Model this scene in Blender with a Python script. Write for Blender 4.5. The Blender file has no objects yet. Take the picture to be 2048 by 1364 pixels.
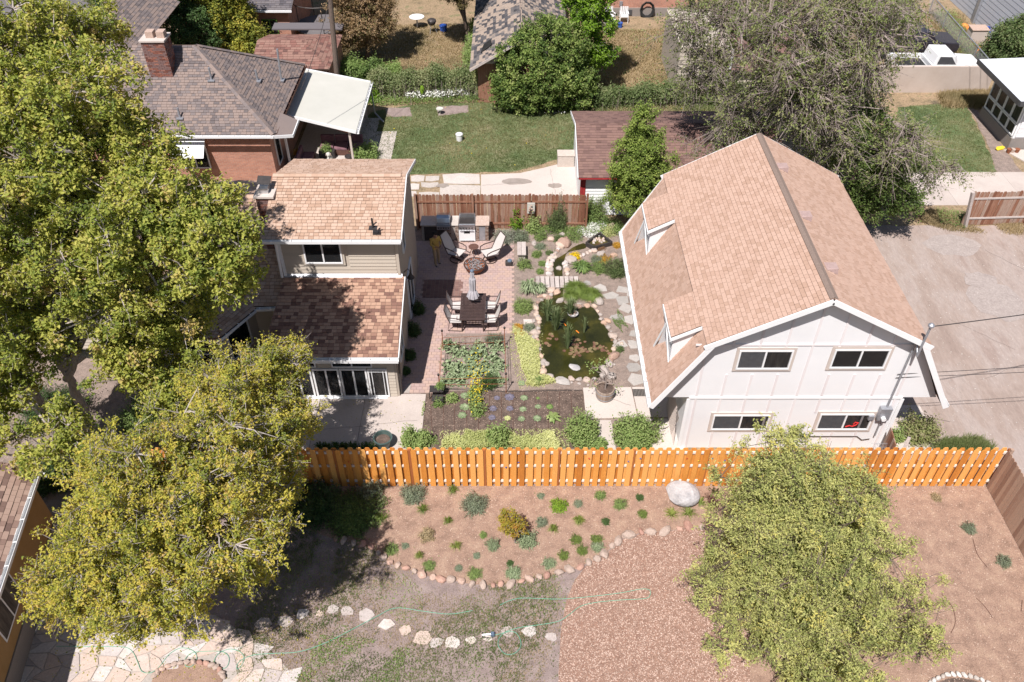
import bpy, math, random
import numpy as np
from mathutils import Vector, Matrix
R = math.radians
rnd = random.Random(7)
NR = np.random.default_rng(11)
sc = bpy.context.scene
COL = sc.collection
# ------------------------------------------------------------------ camera
CH, FPX, TH = 21.6, 1650.0, R(42.3)
cd = bpy.data.cameras.new('camera'); cam = bpy.data.objects.new('camera', cd); COL.objects.link(cam)
cam.location = (0, 0, CH); cam.rotation_euler = (math.pi/2 - TH, 0, 0)
cd.sensor_width = 36; cd.lens = 36*FPX/2048; cd.clip_end = 600; cd.clip_start = .5
sc.camera = cam
# ------------------------------------------------------------------ light
SUN = Vector((-.25, -.55, 1)).normalized()
w = bpy.data.worlds.new('World'); sc.world = w; w.use_nodes = True
nt = w.node_tree; nt.nodes.clear()
sky = nt.nodes.new('ShaderNodeTexSky'); sky.sky_type = 'NISHITA'; sky.sun_disc = False
sky.sun_elevation = math.asin(SUN.z); sky.sun_rotation = math.atan2(SUN.x, SUN.y)
bg = nt.nodes.new('ShaderNodeBackground'); bg.inputs[1].default_value = .06
wo = nt.nodes.new('ShaderNodeOutputWorld')
nt.links.new(sky.outputs[0], bg.inputs[0]); nt.links.new(bg.outputs[0], wo.inputs[0])
ld = bpy.data.lights.new('sun', 'SUN'); ld.energy = 5.0; ld.angle = R(.53); ld.color = (1, .95, .915)
so = bpy.data.objects.new('sun', ld); COL.objects.link(so); so.location = SUN*60
so.rotation_euler = SUN.to_track_quat('Z', 'Y').to_euler()
sc.view_settings.view_transform = 'Standard'; sc.view_settings.look = 'None'
sc.view_settings.gamma = 1; sc.view_settings.exposure = .48
sc.cycles.max_bounces = 6; sc.cycles.diffuse_bounces = 3; sc.cycles.transmission_bounces = 4; sc.cycles.glossy_bounces = 3
# ------------------------------------------------------------------ pixel helpers (photo pixels, 2048 x 1364, to places)
CT, ST = math.cos(TH), math.sin(TH)
def ray(px, py):
    u, v = px-1024, py-682
    return u, FPX*CT - v*ST, -(FPX*ST + v*CT)
def P(px, py, z=0.):
    u, y, d = ray(px, py); s = (z-CH)/d
    return Vector((u*s, y*s, z))
def PY(px, py, Y):
    u, y, d = ray(px, py); s = Y/y
    return Vector((u*s, Y, CH+d*s))
def PX(px, py, X):
    u, y, d = ray(px, py); s = X/u
    return Vector((X, y*s, CH+d*s))
# ------------------------------------------------------------------ materials
MATS = {}
def nd(t, k, **kw):
    n = t.nodes.new(k)
    for a, b in kw.items():
        if a[0] == 'i' and a[1:].isdigit(): n.inputs[int(a[1:])].default_value = b
        else: setattr(n, a, b)
    return n
def ramp(t, fac, cols):
    n = t.nodes.new('ShaderNodeValToRGB'); e = n.color_ramp.elements
    while len(e) < len(cols): e.new(.5)
    for k, (p, c) in enumerate(cols):
        e[k].position = p; e[k].color = (*c, 1)
    t.links.new(fac, n.inputs[0]); return n.outputs[0]
def mixc(t, fac, a, b, mode='MIX'):
    n = t.nodes.new('ShaderNodeMix'); n.data_type = 'RGBA'; n.blend_type = mode
    for sock, v in ((n.inputs[0], fac), (n.inputs[6], a), (n.inputs[7], b)):
        if hasattr(v, 'is_linked'): t.links.new(v, sock)
        elif isinstance(v, (int, float)): sock.default_value = v
        else: sock.default_value = (*v, 1)
    return n.outputs[2]
def noise(t, scale, detail=4, rough=.6, vec=None, dist=0.):
    n = nd(t, 'ShaderNodeTexNoise'); n.inputs['Scale'].default_value = scale; n.inputs['Detail'].default_value = detail
    n.inputs['Roughness'].default_value = rough; n.inputs['Distortion'].default_value = dist
    if vec is not None: t.links.new(vec, n.inputs[0])
    return n.outputs[0]
def geo(t): return nd(t, 'ShaderNodeNewGeometry').outputs['Position']
def objc(t): return nd(t, 'ShaderNodeTexCoord').outputs['Object']
def scaled(t, vec, s):
    m = nd(t, 'ShaderNodeMapping'); m.inputs['Scale'].default_value = s; t.links.new(vec, m.inputs[0]); return m.outputs[0]
def base(name):
    m = bpy.data.materials.new(name); m.use_nodes = True; t = m.node_tree
    return m, t, t.nodes['Principled BSDF']
def mat(name, cols, rough=.85, nscale=6., bump=.0, bscale=None, metal=0., spec=.3, tint=True, fine=.25, fscale=60., stretch=None, tvar=.5):
    """cols: ramp colours over a broad noise and the per-piece tint attribute"""
    if name in MATS: return MATS[name]
    m, t, b = base(name); g = geo(t)
    if stretch: g = scaled(t, g, stretch)
    n = noise(t, nscale, 5, .62, g)
    if tint:
        a = nd(t, 'ShaderNodeAttribute'); a.attribute_name = 'tint'
        mx = nd(t, 'ShaderNodeMath', operation='MULTIPLY_ADD', i1=tvar*1.6, i2=0.)
        t.links.new(a.outputs['Fac'], mx.inputs[0])
        ad = nd(t, 'ShaderNodeMath', operation='MULTIPLY_ADD', i1=1-tvar); t.links.new(n, ad.inputs[0]); t.links.new(mx.outputs[0], ad.inputs[2])
        f = ad.outputs[0]
    else: f = n
    k = len(cols)
    lo, hi = (.3, .7) if not tint else (.18, .82)
    c = ramp(t, f, [(lo+(hi-lo)*i/(max(1, k-1)), cc) for i, cc in enumerate(cols)])
    if fine:
        n2 = noise(t, fscale, 3, .7, g)
        v = ramp(t, n2, [(.3, (1-fine,)*3), (.7, (1+fine*.6,)*3)])
        c = mixc(t, 1., c, v, 'MULTIPLY')
    t.links.new(c, b.inputs['Base Color'])
    b.inputs['Roughness'].default_value = rough; b.inputs['Metallic'].default_value = metal
    b.inputs['Specular IOR Level'].default_value = spec
    if bump:
        bp = nd(t, 'ShaderNodeBump'); bp.inputs['Strength'].default_value = bump; bp.inputs['Distance'].default_value = .03
        t.links.new(noise(t, bscale or nscale*6, 5, .7, g), bp.inputs['Height']); t.links.new(bp.outputs[0], b.inputs['Normal'])
    MATS[name] = m; return m
def leafmat(name, cols, trans=.35, rough=.6):
    m, t, b = base(name)
    a = nd(t, 'ShaderNodeAttribute'); a.attribute_name = 'tint'
    k = len(cols)
    c = ramp(t, a.outputs['Fac'], [(i/max(1, k-1), cc) for i, cc in enumerate(cols)])
    t.links.new(c, b.inputs['Base Color']); b.inputs['Roughness'].default_value = rough; b.inputs['Specular IOR Level'].default_value = .25
    tr = nd(t, 'ShaderNodeBsdfTranslucent')
    cc = mixc(t, 1., c, (1.35, 1.4, .6), 'MULTIPLY'); t.links.new(cc, tr.inputs[0])
    mx = nd(t, 'ShaderNodeMixShader', i0=trans); t.links.new(b.outputs[0], mx.inputs[1]); t.links.new(tr.outputs[0], mx.inputs[2])
    t.links.new(mx.outputs[0], t.nodes['Material Output'].inputs[0])
    MATS[name] = m; return m
# ------------------------------------------------------------------ mesh building
def set_tint(me, tint):
    if tint is None: return
    a = me.attributes.new('tint', 'FLOAT', 'FACE')
    a.data.foreach_set('value', np.asarray(tint, dtype=np.float32))
def np_mesh(name, verts, faces, tint=None):
    """verts (N,3), faces (M,k) all of one size"""
    me = bpy.data.meshes.new(name); k = faces.shape[1]; M = len(faces)
    me.vertices.add(len(verts)); me.vertices.foreach_set('co', np.asarray(verts, dtype=np.float32).ravel())
    me.loops.add(M*k); me.loops.foreach_set('vertex_index', faces.astype(np.int32).ravel())
    me.polygons.add(M); me.polygons.foreach_set('loop_start', np.arange(0, M*k, k, dtype=np.int32))
    me.polygons.foreach_set('use_smooth', [False]*M)
    me.update(calc_edges=True)
    set_tint(me, tint); return me
def link(name, me, mat_=None, parent=None, kind=None):
    o = bpy.data.objects.new(name, me)
    if mat_ is not None and not me.materials: me.materials.append(mat_)
    COL.objects.link(o)
    if parent is not None: o.parent = parent
    if kind: o['kind'] = kind
    return o
def thing(name, label, cat, loc=(0, 0, 0), rot=0., group=None):
    o = bpy.data.objects.new(name, None); COL.objects.link(o); o.location = loc; o.rotation_euler = (0, 0, rot)
    o.empty_display_size = .2
    tag(o, label, cat, group); return o
def tag(o, label, cat, group=None):
    o['label'] = label; o['category'] = cat
    if group: o['group'] = group
    return o
def rootloc(o):
    v = Vector((0, 0, 0))
    while o is not None: v += o.location; o = o.parent
    return v
def kids(o): return [c for c in ALLKIDS.get(o.name, [])]
def copy_tree(o, loc=None, rot=None, label=None, group=None, parent=None, scale=None):
    c = o.copy(); COL.objects.link(c)
    if parent is not None: c.parent = parent
    for ch in o.children: copy_tree(ch, parent=c)
    if loc is not None: c.location = loc
    if rot is not None: c.rotation_euler = (0, 0, rot)
    if scale is not None: c.scale = (scale,)*3
    if label: c['label'] = label
    if group: c['group'] = group
    return c
class MB:
    def __init__(s): s.v = []; s.f = []; s.t = []
    def add(s, vs, fs, tint=.5):
        o = len(s.v); s.v += [tuple(v) for v in vs]; s.f += [tuple(i+o for i in f) for f in fs]; s.t += [tint]*len(fs); return s
    def box(s, c, size, rot=0., tint=.5, M=None):
        x, y, z = (a/2 for a in size)
        vs = [Vector((sx*x, sy*y, sz*z)) for sz in (-1, 1) for sy in (-1, 1) for sx in (-1, 1)]
        if M is None: M = Matrix.Rotation(rot, 3, 'Z')
        c = Vector(c); vs = [M @ v + c for v in vs]
        return s.add(vs, [(0, 2, 3, 1), (4, 5, 7, 6), (0, 1, 5, 4), (2, 6, 7, 3), (0, 4, 6, 2), (1, 3, 7, 5)], tint)
    def bx(s, a, b, tint=.5):
        a = Vector(a); b = Vector(b); return s.box((a+b)/2, [abs(q) for q in (b-a)], tint=tint)
    def beam(s, a, b, wd, h, tint=.5, up=(0, 0, 1)):
        a = Vector(a); b = Vector(b); d = b-a; L = d.length; d.normalize(); up = Vector(up)
        x = d.cross(up)
        if x.length < 1e-4: x = d.cross(Vector((0, 1, 0)))
        x.normalize(); z = x.cross(d)
        M = Matrix((x, d, z)).transposed()
        return s.box((a+b)/2, (wd, L, h), M=M, tint=tint)
    def prism(s, poly, z0, z1, tint=.5, bev=0.):
        """flat polygon (x,y) lifted from z0 to z1"""
        n = len(poly); 
        ar = sum(poly[i][0]*poly[(i+1) % n][1]-poly[(i+1) % n][0]*poly[i][1] for i in range(n))
        if ar < 0: poly = poly[::-1]
        vs = [(p[0], p[1], z0) for p in poly]+[(p[0], p[1], z1-bev) for p in poly]
        fs = [(i, (i+1) % n, n+(i+1) % n, n+i) for i in range(n)]
        if bev:
            cx = sum(p[0] for p in poly)/n; cy = sum(p[1] for p in poly)/n
            vs += [(cx+(p[0]-cx)*(1-bev*2.2), cy+(p[1]-cy)*(1-bev*2.2), z1) for p in poly]
            fs += [(n+i, n+(i+1) % n, 2*n+(i+1) % n, 2*n+i) for i in range(n)]+[tuple(range(2*n, 3*n))]
        else: fs += [tuple(range(n, 2*n))]
        return s.add(vs, fs, tint)
    def slab(s, poly3, th, tint=.5):
        """planar polygon in 3D thickened downward along its normal"""
        poly3 = [Vector(p) for p in poly3]; n = len(poly3)
        nn = (poly3[1]-poly3[0]).cross(poly3[2]-poly3[1]).normalized()
        if nn.z < -1e-6: poly3 = poly3[::-1]; nn = -nn
        vs = poly3+[p-nn*th for p in poly3]
        return s.add(vs, [tuple(range(n)), tuple(range(2*n-1, n-1, -1))]+[((i+1) % n, i, n+i, n+(i+1) % n) for i in range(n)], tint)
    def tube(s, pts, r, n=8, tint=.5, cap=True):
        pts = [Vector(p) for p in pts]; m = len(pts)
        if not hasattr(r, '__len__'): r = [r]*m
        o = len(s.v); vs = []; fs = []; x = None
        for k, p in enumerate(pts):
            d = (pts[min(k+1, m-1)]-pts[max(k-1, 0)]).normalized()
            if x is None:
                x = d.cross(Vector((0, 0, 1)))
                if x.length < .05: x = d.cross(Vector((0, 1, 0)))
            x = (x-d*x.dot(d)).normalized(); y = d.cross(x)
            for j in range(n):
                a = 2*math.pi*j/n; vs.append(p+(x*math.cos(a)+y*math.sin(a))*r[k])
        for k in range(m-1):
            for j in range(n):
                a, b = k*n+j, k*n+(j+1) % n; fs.append((a, b, b+n, a+n))
        if cap: fs += [tuple(range(n-1, -1, -1)), tuple(range((m-1)*n, m*n))]
        return s.add(vs, fs, tint)
    def lathe(s, c, prof, n=20, tint=.5, axis=None):
        """prof: list of (r,z) bottom to top"""
        c = Vector(c); vs = []; fs = []; m = len(prof)
        for r_, z in prof:
            for j in range(n):
                a = 2*math.pi*j/n; vs.append(c+Vector((r_*math.cos(a), r_*math.sin(a), z)))
        for k in range(m-1):
            for j in range(n):
                a, b = k*n+j, k*n+(j+1) % n; fs.append((a, b, b+n, a+n))
        fs += [tuple(range(n-1, -1, -1)), tuple(range((m-1)*n, m*n))]
        return s.add(vs, fs, tint)
    def rock(s, c, size, seed=0, sub=2, tint=.5, rough=.22, flat=.0):
        import bmesh
        bm = bmesh.new(); bmesh.ops.create_icosphere(bm, subdivisions=sub, radius=1)
        r_ = random.Random(seed); dirs = [Vector((r_.gauss(0, 1), r_.gauss(0, 1), r_.gauss(0, 1))).normalized() for _ in range(9)]
        offs = [r_.uniform(.62, .95) for _ in range(9)]
        vs = []; M = Matrix.Rotation(r_.uniform(0, 6.28), 3, 'Z')
        for v in bm.verts:
            p = v.co.copy()
            for d, q in zip(dirs, offs):
                e = p.dot(d)
                if e > q: p -= d*(e-q)*.9
            p *= 1+rough*.3*(math.sin(p.x*5+seed)*math.cos(p.y*4+seed*2)+.5*math.sin(p.z*9+seed))
            p = Vector((p.x*size[0], p.y*size[1], p.z*size[2]))
            vs.append(M @ p + Vector(c))
        fs = [tuple(v.index for v in f.verts) for f in bm.faces]; bm.free()
        return s.add(vs, fs, tint)
    def mesh(s, name):
        me = bpy.data.meshes.new(name); me.from_pydata(s.v, [], s.f); me.update(); set_tint(me, s.t); return me
    def build(s, name, mat_, parent=None, world=True, kind=None, smooth=False, bevel=0.):
        if parent is not None and world:
            q = rootloc(parent); s.v = [(v[0]-q.x, v[1]-q.y, v[2]-q.z) for v in s.v]
        me = s.mesh(name)
        if smooth:
            me.polygons.foreach_set('use_smooth', [True]*len(me.polygons)); me.set_sharp_from_angle(angle=R(40))
        o = link(name, me, mat_, parent, kind)
        if bevel:
            b = o.modifiers.new('bevel', 'BEVEL'); b.width = bevel; b.segments = 2; b.limit_method = 'ANGLE'
        return o
UNIT = {}
def unit_variants(key, maker, n=8):
    """n meshes of a unit piece that differ only in their tint"""
    if key not in UNIT: UNIT[key] = [maker((i+.5)/n).mesh(key[0]) for i in range(n)]
    return UNIT[key]
CAMP = Vector((0, 0, CH))
def pieces(parent, name, key, maker, mat_, items, limit=300, rest=None, keyf=None):
    """items: (Matrix world, tint). The nearest become objects that share mesh data, the rest one joined part."""
    q = rootloc(parent) if parent is not None else Vector((0, 0, 0))
    items.sort(key=keyf or (lambda it: (it[0].translation-CAMP).length))
    near, far = items[:limit], items[limit:]
    uv = unit_variants((name, key, mat_.name), maker); n = len(uv)
    T = Matrix.Translation(-q)
    for M, t in near:
        me = uv[min(n-1, max(0, int(t*n)))]
        o = link(name, me, mat_, parent); o.matrix_local = T @ M
    if far:
        u = maker(.5); uvs = np.array(u.v); k = len(uvs)
        A = np.array([np.array(T @ M) for M, t in far])
        vv = np.einsum('nij,kj->nki', A[:, :3, :3], uvs)+A[:, None, :3, 3]
        flen = {len(f) for f in u.f}
        assert len(flen) == 1
        F = np.array(u.f); FF = (F[None]+(np.arange(len(far))*k)[:, None, None]).reshape(-1, F.shape[1])
        me = np_mesh(rest or name+'s', vv.reshape(-1, 3), FF, np.repeat([t for M, t in far], len(F)))
        link(rest or name+'s', me, mat_, parent, 'stuff')
def frame(o, x, y, z):
    M = Matrix.Identity(4)
    for i, a in enumerate((x, y, z)):
        for j in range(3): M[j][i] = a[j]
    M.translation = o; return M
def unit_box(t):
    return MB().box((.5, .5, .5), (1, 1, 1), tint=t)
def unit_tab(t):   # a shingle tab: thick at the butt (y=0), thin at the top
    m = MB(); m.add([(0, 0, 0), (1, 0, 0), (1, 1, -.6), (0, 1, -.6), (0, 0, 1), (1, 0, 1), (1, 1, .1), (0, 1, .1)],
        [(4, 5, 6, 7), (0, 1, 5, 4), (1, 2, 6, 5), (3, 0, 4, 7), (0, 3, 2, 1), (2, 3, 7, 6)], t); return m
def shingles(poly, tabw=.23, exp=.145, th=.014, seed=0, lam=False):
    """tabs over a planar polygon whose first edge is the eave; returns piece items"""
    r_ = random.Random(seed); poly = [Vector(p) for p in poly]
    a = (poly[1]-poly[0]).normalized(); n = a.cross(poly[2]-poly[1]).normalized()
    if n.z < 0: n = -n
    b = n.cross(a)
    if b.z < 0: a, b = -a, -b; 
    b = n.cross(a)
    if b.z < 0: a = -a; b = n.cross(a)
    o = poly[0]; q = [((p-o).dot(a), (p-o).dot(b)) for p in poly]
    t0 = min(y for x, y in q); t1 = max(y for x, y in q); out = []; row = 0; t = t0
    while t < t1-.02:
        h = min(exp, t1-t); ym = t+h*.5; xs = []
        for i in range(len(q)):
            (xa, ya), (xb, yb) = q[i], q[(i+1) % len(q)]
            if (ya-ym)*(yb-ym) < 0: xs.append(xa+(xb-xa)*(ym-ya)/(yb-ya))
        if len(xs) >= 2:
            x0, x1 = min(xs), max(xs); x = x0-r_.random()*tabw
            while x < x1-.01:
                wd = tabw*r_.uniform(.75, 1.3); xa, xb = max(x, x0), min(x+wd, x1)
                if xb-xa > .02:
                    tt = r_.random(); hh = th*r_.choice((.6, 1., 1.5))
                    pos = o+a*xa+b*t+n*.006
                    out.append((frame(pos, a*(xb-xa-.011), b*(h-.009), n*hh), tt))
                x += wd
        t += exp; row += 1
    return out
def ridge_caps(p0, p1, nrm0, nrm1, w_=.14, step=.2, seed=0, lift=.02):
    """overlapping cap shingles along a ridge or hip"""
    r_ = random.Random(seed); p0 = Vector(p0); p1 = Vector(p1); d = p1-p0; L = d.length; d.normalize(); out = []
    k = int(L/step)
    for side in (nrm0, nrm1):
        side = Vector(side); side = (side-d*side.dot(d)).normalized(); n = d.cross(side)
        if n.z < 0: n = -n
        for i in range(k):
            out.append((frame(p0+d*(i*step)+n*lift, side*w_, d*step*1.02, n*.02), r_.uniform(.1, .7)))
    return out
# ---- flat ground sheets
LEVEL = {}
def sheet(name, pts, z, mat_, kind='structure', parent=None, sub=0):
    from mathutils.geometry import tessellate_polygon
    vs = [Vector((p[0], p[1], z)) for p in pts]; tr = tessellate_polygon([vs])
    fs = []
    for t in tr:
        n = (vs[t[1]]-vs[t[0]]).cross(vs[t[2]]-vs[t[0]])
        if n.length > 1e-9: fs.append(t if n.z > 0 else t[::-1])
    me = bpy.data.meshes.new(name); me.from_pydata([tuple(v) for v in vs], [], [tuple(t) for t in fs]); me.update()
    return link(name, me, mat_, parent, kind)
def wob(pts, amp=.08, step=.35, seed=0, closed=True):
    """irregular edge along a polyline"""
    r_ = random.Random(seed); out = []; n = len(pts)
    for i in range(n if closed else n-1):
        a = Vector(pts[i][:2]); b = Vector(pts[(i+1) % n][:2]); k = max(1, int((b-a).length/step))
        for j in range(k):
            p = a+(b-a)*(j/k); out.append((p.x+r_.uniform(-amp, amp), p.y+r_.uniform(-amp, amp)))
    return out
def smooth_line(pts, k=6, closed=False):
    pts = [Vector(p) for p in pts]; n = len(pts); out = []
    rng = range(n if closed else n-1)
    for i in rng:
        p0 = pts[(i-1) % n] if closed or i > 0 else pts[0]; p1 = pts[i]; p2 = pts[(i+1) % n]
        p3 = pts[(i+2) % n] if closed or i+2 < n else pts[-1]
        for j in range(k):
            t = j/k
            out.append(.5*((2*p1)+(p2-p0)*t+(2*p0-5*p1+4*p2-p3)*t*t+(3*p1-p0-3*p2+p3)*t**3))
    if not closed: out.append(pts[-1])
    return out
def pp(lst, z=0.): return [P(a, b, z) for a, b in lst]
def inside(poly, x, y):
    c = False; n = len(poly); j = n-1
    for i in range(n):
        xi, yi = poly[i][0], poly[i][1]; xj, yj = poly[j][0], poly[j][1]
        if (yi > y) != (yj > y) and x < (xj-xi)*(y-yi)/(yj-yi)+xi: c = not c
        j = i
    return c
def inside_np(poly, X, Y):
    c = np.zeros(len(X), bool); n = len(poly); j = n-1
    for i in range(n):
        xi, yi = poly[i][0], poly[i][1]; xj, yj = poly[j][0], poly[j][1]
        if yi != yj:
            c ^= ((yi > Y) != (yj > Y)) & (X < (xj-xi)*(Y-yi)/(yj-yi)+xi)
        j = i
    return c
def scatter(poly, n, seed=0, dens=None):
    g = np.random.default_rng(seed); xs = [p[0] for p in poly]; ys = [p[1] for p in poly]
    X = g.uniform(min(xs), max(xs), n); Y = g.uniform(min(ys), max(ys), n); k = inside_np(poly, X, Y)
    if dens is not None: k &= g.random(n) < dens(X, Y)
    return X[k], Y[k], g
def lf_noise(X, Y, s, seed=0):
    g = np.random.default_rng(seed); o = np.zeros_like(X)
    for k in range(6):
        a = g.uniform(0, 6.28); f = s*g.uniform(.6, 2.2); ph = g.uniform(0, 6.28)
        o += np.sin((X*math.cos(a)+Y*math.sin(a))*f+ph)
    return .5+o/7
# ---- foliage
def leaf_cloud(C, size, g, tint, up=.8, outd=None, aspect=1.8, curl=.25, sv=.35):
    """C (N,3) leaf centres -> diamond leaves, two faces each folded on the midrib"""
    N = len(C); nrm = g.normal(size=(N, 3)); nrm /= np.linalg.norm(nrm, axis=1)[:, None]
    nrm[:, 2] += up
    if outd is not None: nrm += outd*.5
    nrm /= np.linalg.norm(nrm, axis=1)[:, None]
    a = g.normal(size=(N, 3)); a -= nrm*(a*nrm).sum(1)[:, None]; a /= np.linalg.norm(a, axis=1)[:, None]
    b = np.cross(nrm, a); s = size*(1+g.uniform(-sv, sv, N))[:, None]
    L = a*s*.5; W = b*s*.5/aspect
    v = np.stack([C-L, C+W+nrm*s*curl*.5, C+L, C-W+nrm*s*curl*.5], 1).reshape(-1, 3)
    i = np.arange(N)*4
    F = np.stack([np.stack([i, i+2, i+1], 1), np.stack([i, i+3, i+2], 1)], 1).reshape(-1, 3)
    return v, F, np.repeat(np.clip(tint, 0, .999), 2)
def sticks(A, B, r0, r1):
    """thin three-sided sticks from A to B"""
    N = len(A); d = B-A; d /= np.linalg.norm(d, axis=1)[:, None]+1e-9
    h = np.where(np.abs(d[:, 2:3]) > .9, np.array([[1., 0, 0]]), np.array([[0, 0, 1.]]))
    x = np.cross(d, h); x /= np.linalg.norm(x, axis=1)[:, None]+1e-9; y = np.cross(d, x); V_ = []
    r0 = np.broadcast_to(r0, (N,))[:, None]; r1 = np.broadcast_to(r1, (N,))[:, None]
    for base_, r_ in ((A, r0), (B, r1)):
        for j in range(3):
            an = 2*math.pi*j/3; V_.append(base_+(x*math.cos(an)+y*math.sin(an))*r_)
    v = np.stack(V_, 1).reshape(-1, 3); i = np.arange(N)*6
    F = np.concatenate([np.stack([i+j, i+(j+1) % 3, i+3+(j+1) % 3, i+3+j], 1) for j in range(3)])
    return v, F
def blob_clumps(blobs, n, g, inner=.25, rough=.22):
    """clump centres in the outer shells of ellipsoids (cx,cy,cz,rx,ry,rz)"""
    vol = np.array([(b[3]*b[4]*b[5])**.667 for b in blobs]); k = g.choice(len(blobs), n, p=vol/vol.sum())
    B = np.array(blobs)[k]; d = g.normal(size=(n, 3)); d /= np.linalg.norm(d, axis=1)[:, None]
    r = 1-inner*g.random(n)**.8*2.2; r = np.clip(r, .15, 1)
    bump = 1+rough*(np.sin(d[:, 0]*5+k)*np.cos(d[:, 1]*4+k*2)+.7*np.sin(d[:, 2]*6+d[:, 0]*3+k*3))
    C = B[:, :3]+d*B[:, 3:6]*(r*bump)[:, None]
    # drop clumps buried inside another blob
    keep = np.ones(n, bool)
    for j, b in enumerate(blobs):
        q = (((C-np.array(b[:3]))/np.array(b[3:6]))**2).sum(1); keep &= ~((q < .3) & (k != j))
    return C[keep], d[keep]
def nearest(pts, C):
    P_ = np.array(pts); out = np.empty(len(C), int)
    for i in range(0, len(C), 2000):
        out[i:i+2000] = ((C[i:i+2000, None]-P_[None])**2).sum(2).argmin(1)
    return out
def tree(name, label, cat, base_, limbs, blobs, leafm, barkm, seed=0, n_clumps=600, shoots=8, leaves=14, size=.09, clump_r=.45,
         twigs=True, up=.8, group=None, trunk_r=.16, droop=0., inner=.3, bare=0., tint_mid=.5, aspect=1.8, twig_r=.006, rough=.22, minz=.25, align=.7, limb_r=.55):
    """limbs: list of point lists (first = trunk) in world coordinates"""
    g = np.random.default_rng(seed); base_ = Vector(base_)
    t = thing(name, label, cat, base_, 0, group); m = MB(); nodes = []; rs = []
    for li, L in enumerate(limbs):
        pts = smooth_line(L, 5); k = len(pts); r0 = trunk_r*(1 if li == 0 else limb_r)
        r_ = [r0*(1.25 if i == 0 and li == 0 else 1)*(1-(.78 if li == 0 else .93)*i/(k-1)) for i in range(k)]
        jit = [p+Vector(g.normal(size=3)*r0*.25) if i and i < k-1 else p for i, p in enumerate(pts)]
        m.tube(jit, r_, 8 if trunk_r > .08 else 6, tint=float(g.random())); nodes += [tuple(p) for p in jit[k//4:]]; rs += r_[k//4:]
    C, D = blob_clumps(blobs, n_clumps, g, inner, rough)
    ok = C[:, 2] > minz; C, D = C[ok], D[ok]; N = len(C)
    # branches from the skeleton to each clump, in two generations
    idx = nearest(nodes, C); A = np.array(nodes)[idx]
    hub_n = max(3, N//9); hub = C[g.choice(N, hub_n, replace=False)]; hidx = nearest(nodes, hub)
    hubp = hub*.72+np.array(nodes)[hidx]*.28; hub_r = np.minimum(np.array(rs)[hidx]*.6, trunk_r*.28)
    mid = hubp*.5+np.array(nodes)[hidx]*.5+g.normal(size=hubp.shape)*.12; mid[:, 2] += .12
    V1, F1 = sticks(np.array(nodes)[hidx], mid, hub_r, hub_r*.7); V2, F2 = sticks(mid, hubp, hub_r*.7, hub_r*.45)
    ci = nearest(hubp, C); m2 = C*.5+hubp[ci]*.5+g.normal(size=C.shape)*.06
    cr = max(.008, trunk_r*.07)
    V3, F3 = sticks(hubp[ci], m2, cr*1.4, cr); V4, F4 = sticks(m2, C, cr, cr*.6)
    # shoots out of each clump
    S = N*shoots; ck = np.repeat(np.arange(N), shoots)
    sd = D[ck]*align+g.normal(size=(S, 3))*.75; sd[:, 2] += .25-droop; sd /= np.linalg.norm(sd, axis=1)[:, None]
    cs = clump_r*g.uniform(.6, 1.35, N)[ck]
    S0 = C[ck]+g.normal(size=(S, 3))*clump_r*.15; S1 = S0+sd*(cs*g.uniform(.5, 1.1, S))[:, None]; S1[:, 2] -= droop*cs*.6
    V5, F5 = sticks(S0, S1, twig_r, twig_r*.5)
    vs, fs, o = [], [], 0
    for v, f in ((V1, F1), (V2, F2), (V3, F3), (V4, F4), (V5, F5)):
        vs.append(v); fs.append(f+o); o += len(v)
    vs = np.concatenate(vs); fs = np.concatenate(fs); q = np.array(base_)
    m.build('trunk', barkm, t, smooth=True)
    me = np_mesh('branches', vs-q, fs, np.full(len(fs), .6)); link('branches', me, barkm, t)
    # leaves
    live = g.random(S) >= bare; k = np.nonzero(live)[0]; LI = np.repeat(k, leaves); tt = g.uniform(.15, 1.08, len(LI))[:, None]
    LC = S0[LI]+(S1[LI]-S0[LI])*tt+g.normal(size=(len(LI), 3))*size*.55
    ct = g.normal(size=N)*.16; st = g.normal(size=S)*.1
    tint = tint_mid+ct[ck[LI]]+st[LI]+g.normal(size=len(LI))*.12
    v, F, ti = leaf_cloud(LC, size, g, tint, up=up, outd=sd[LI], aspect=aspect)
    me = np_mesh('crown', v-q, F, ti); link('crown', me, leafm, t)
    return t
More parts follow.
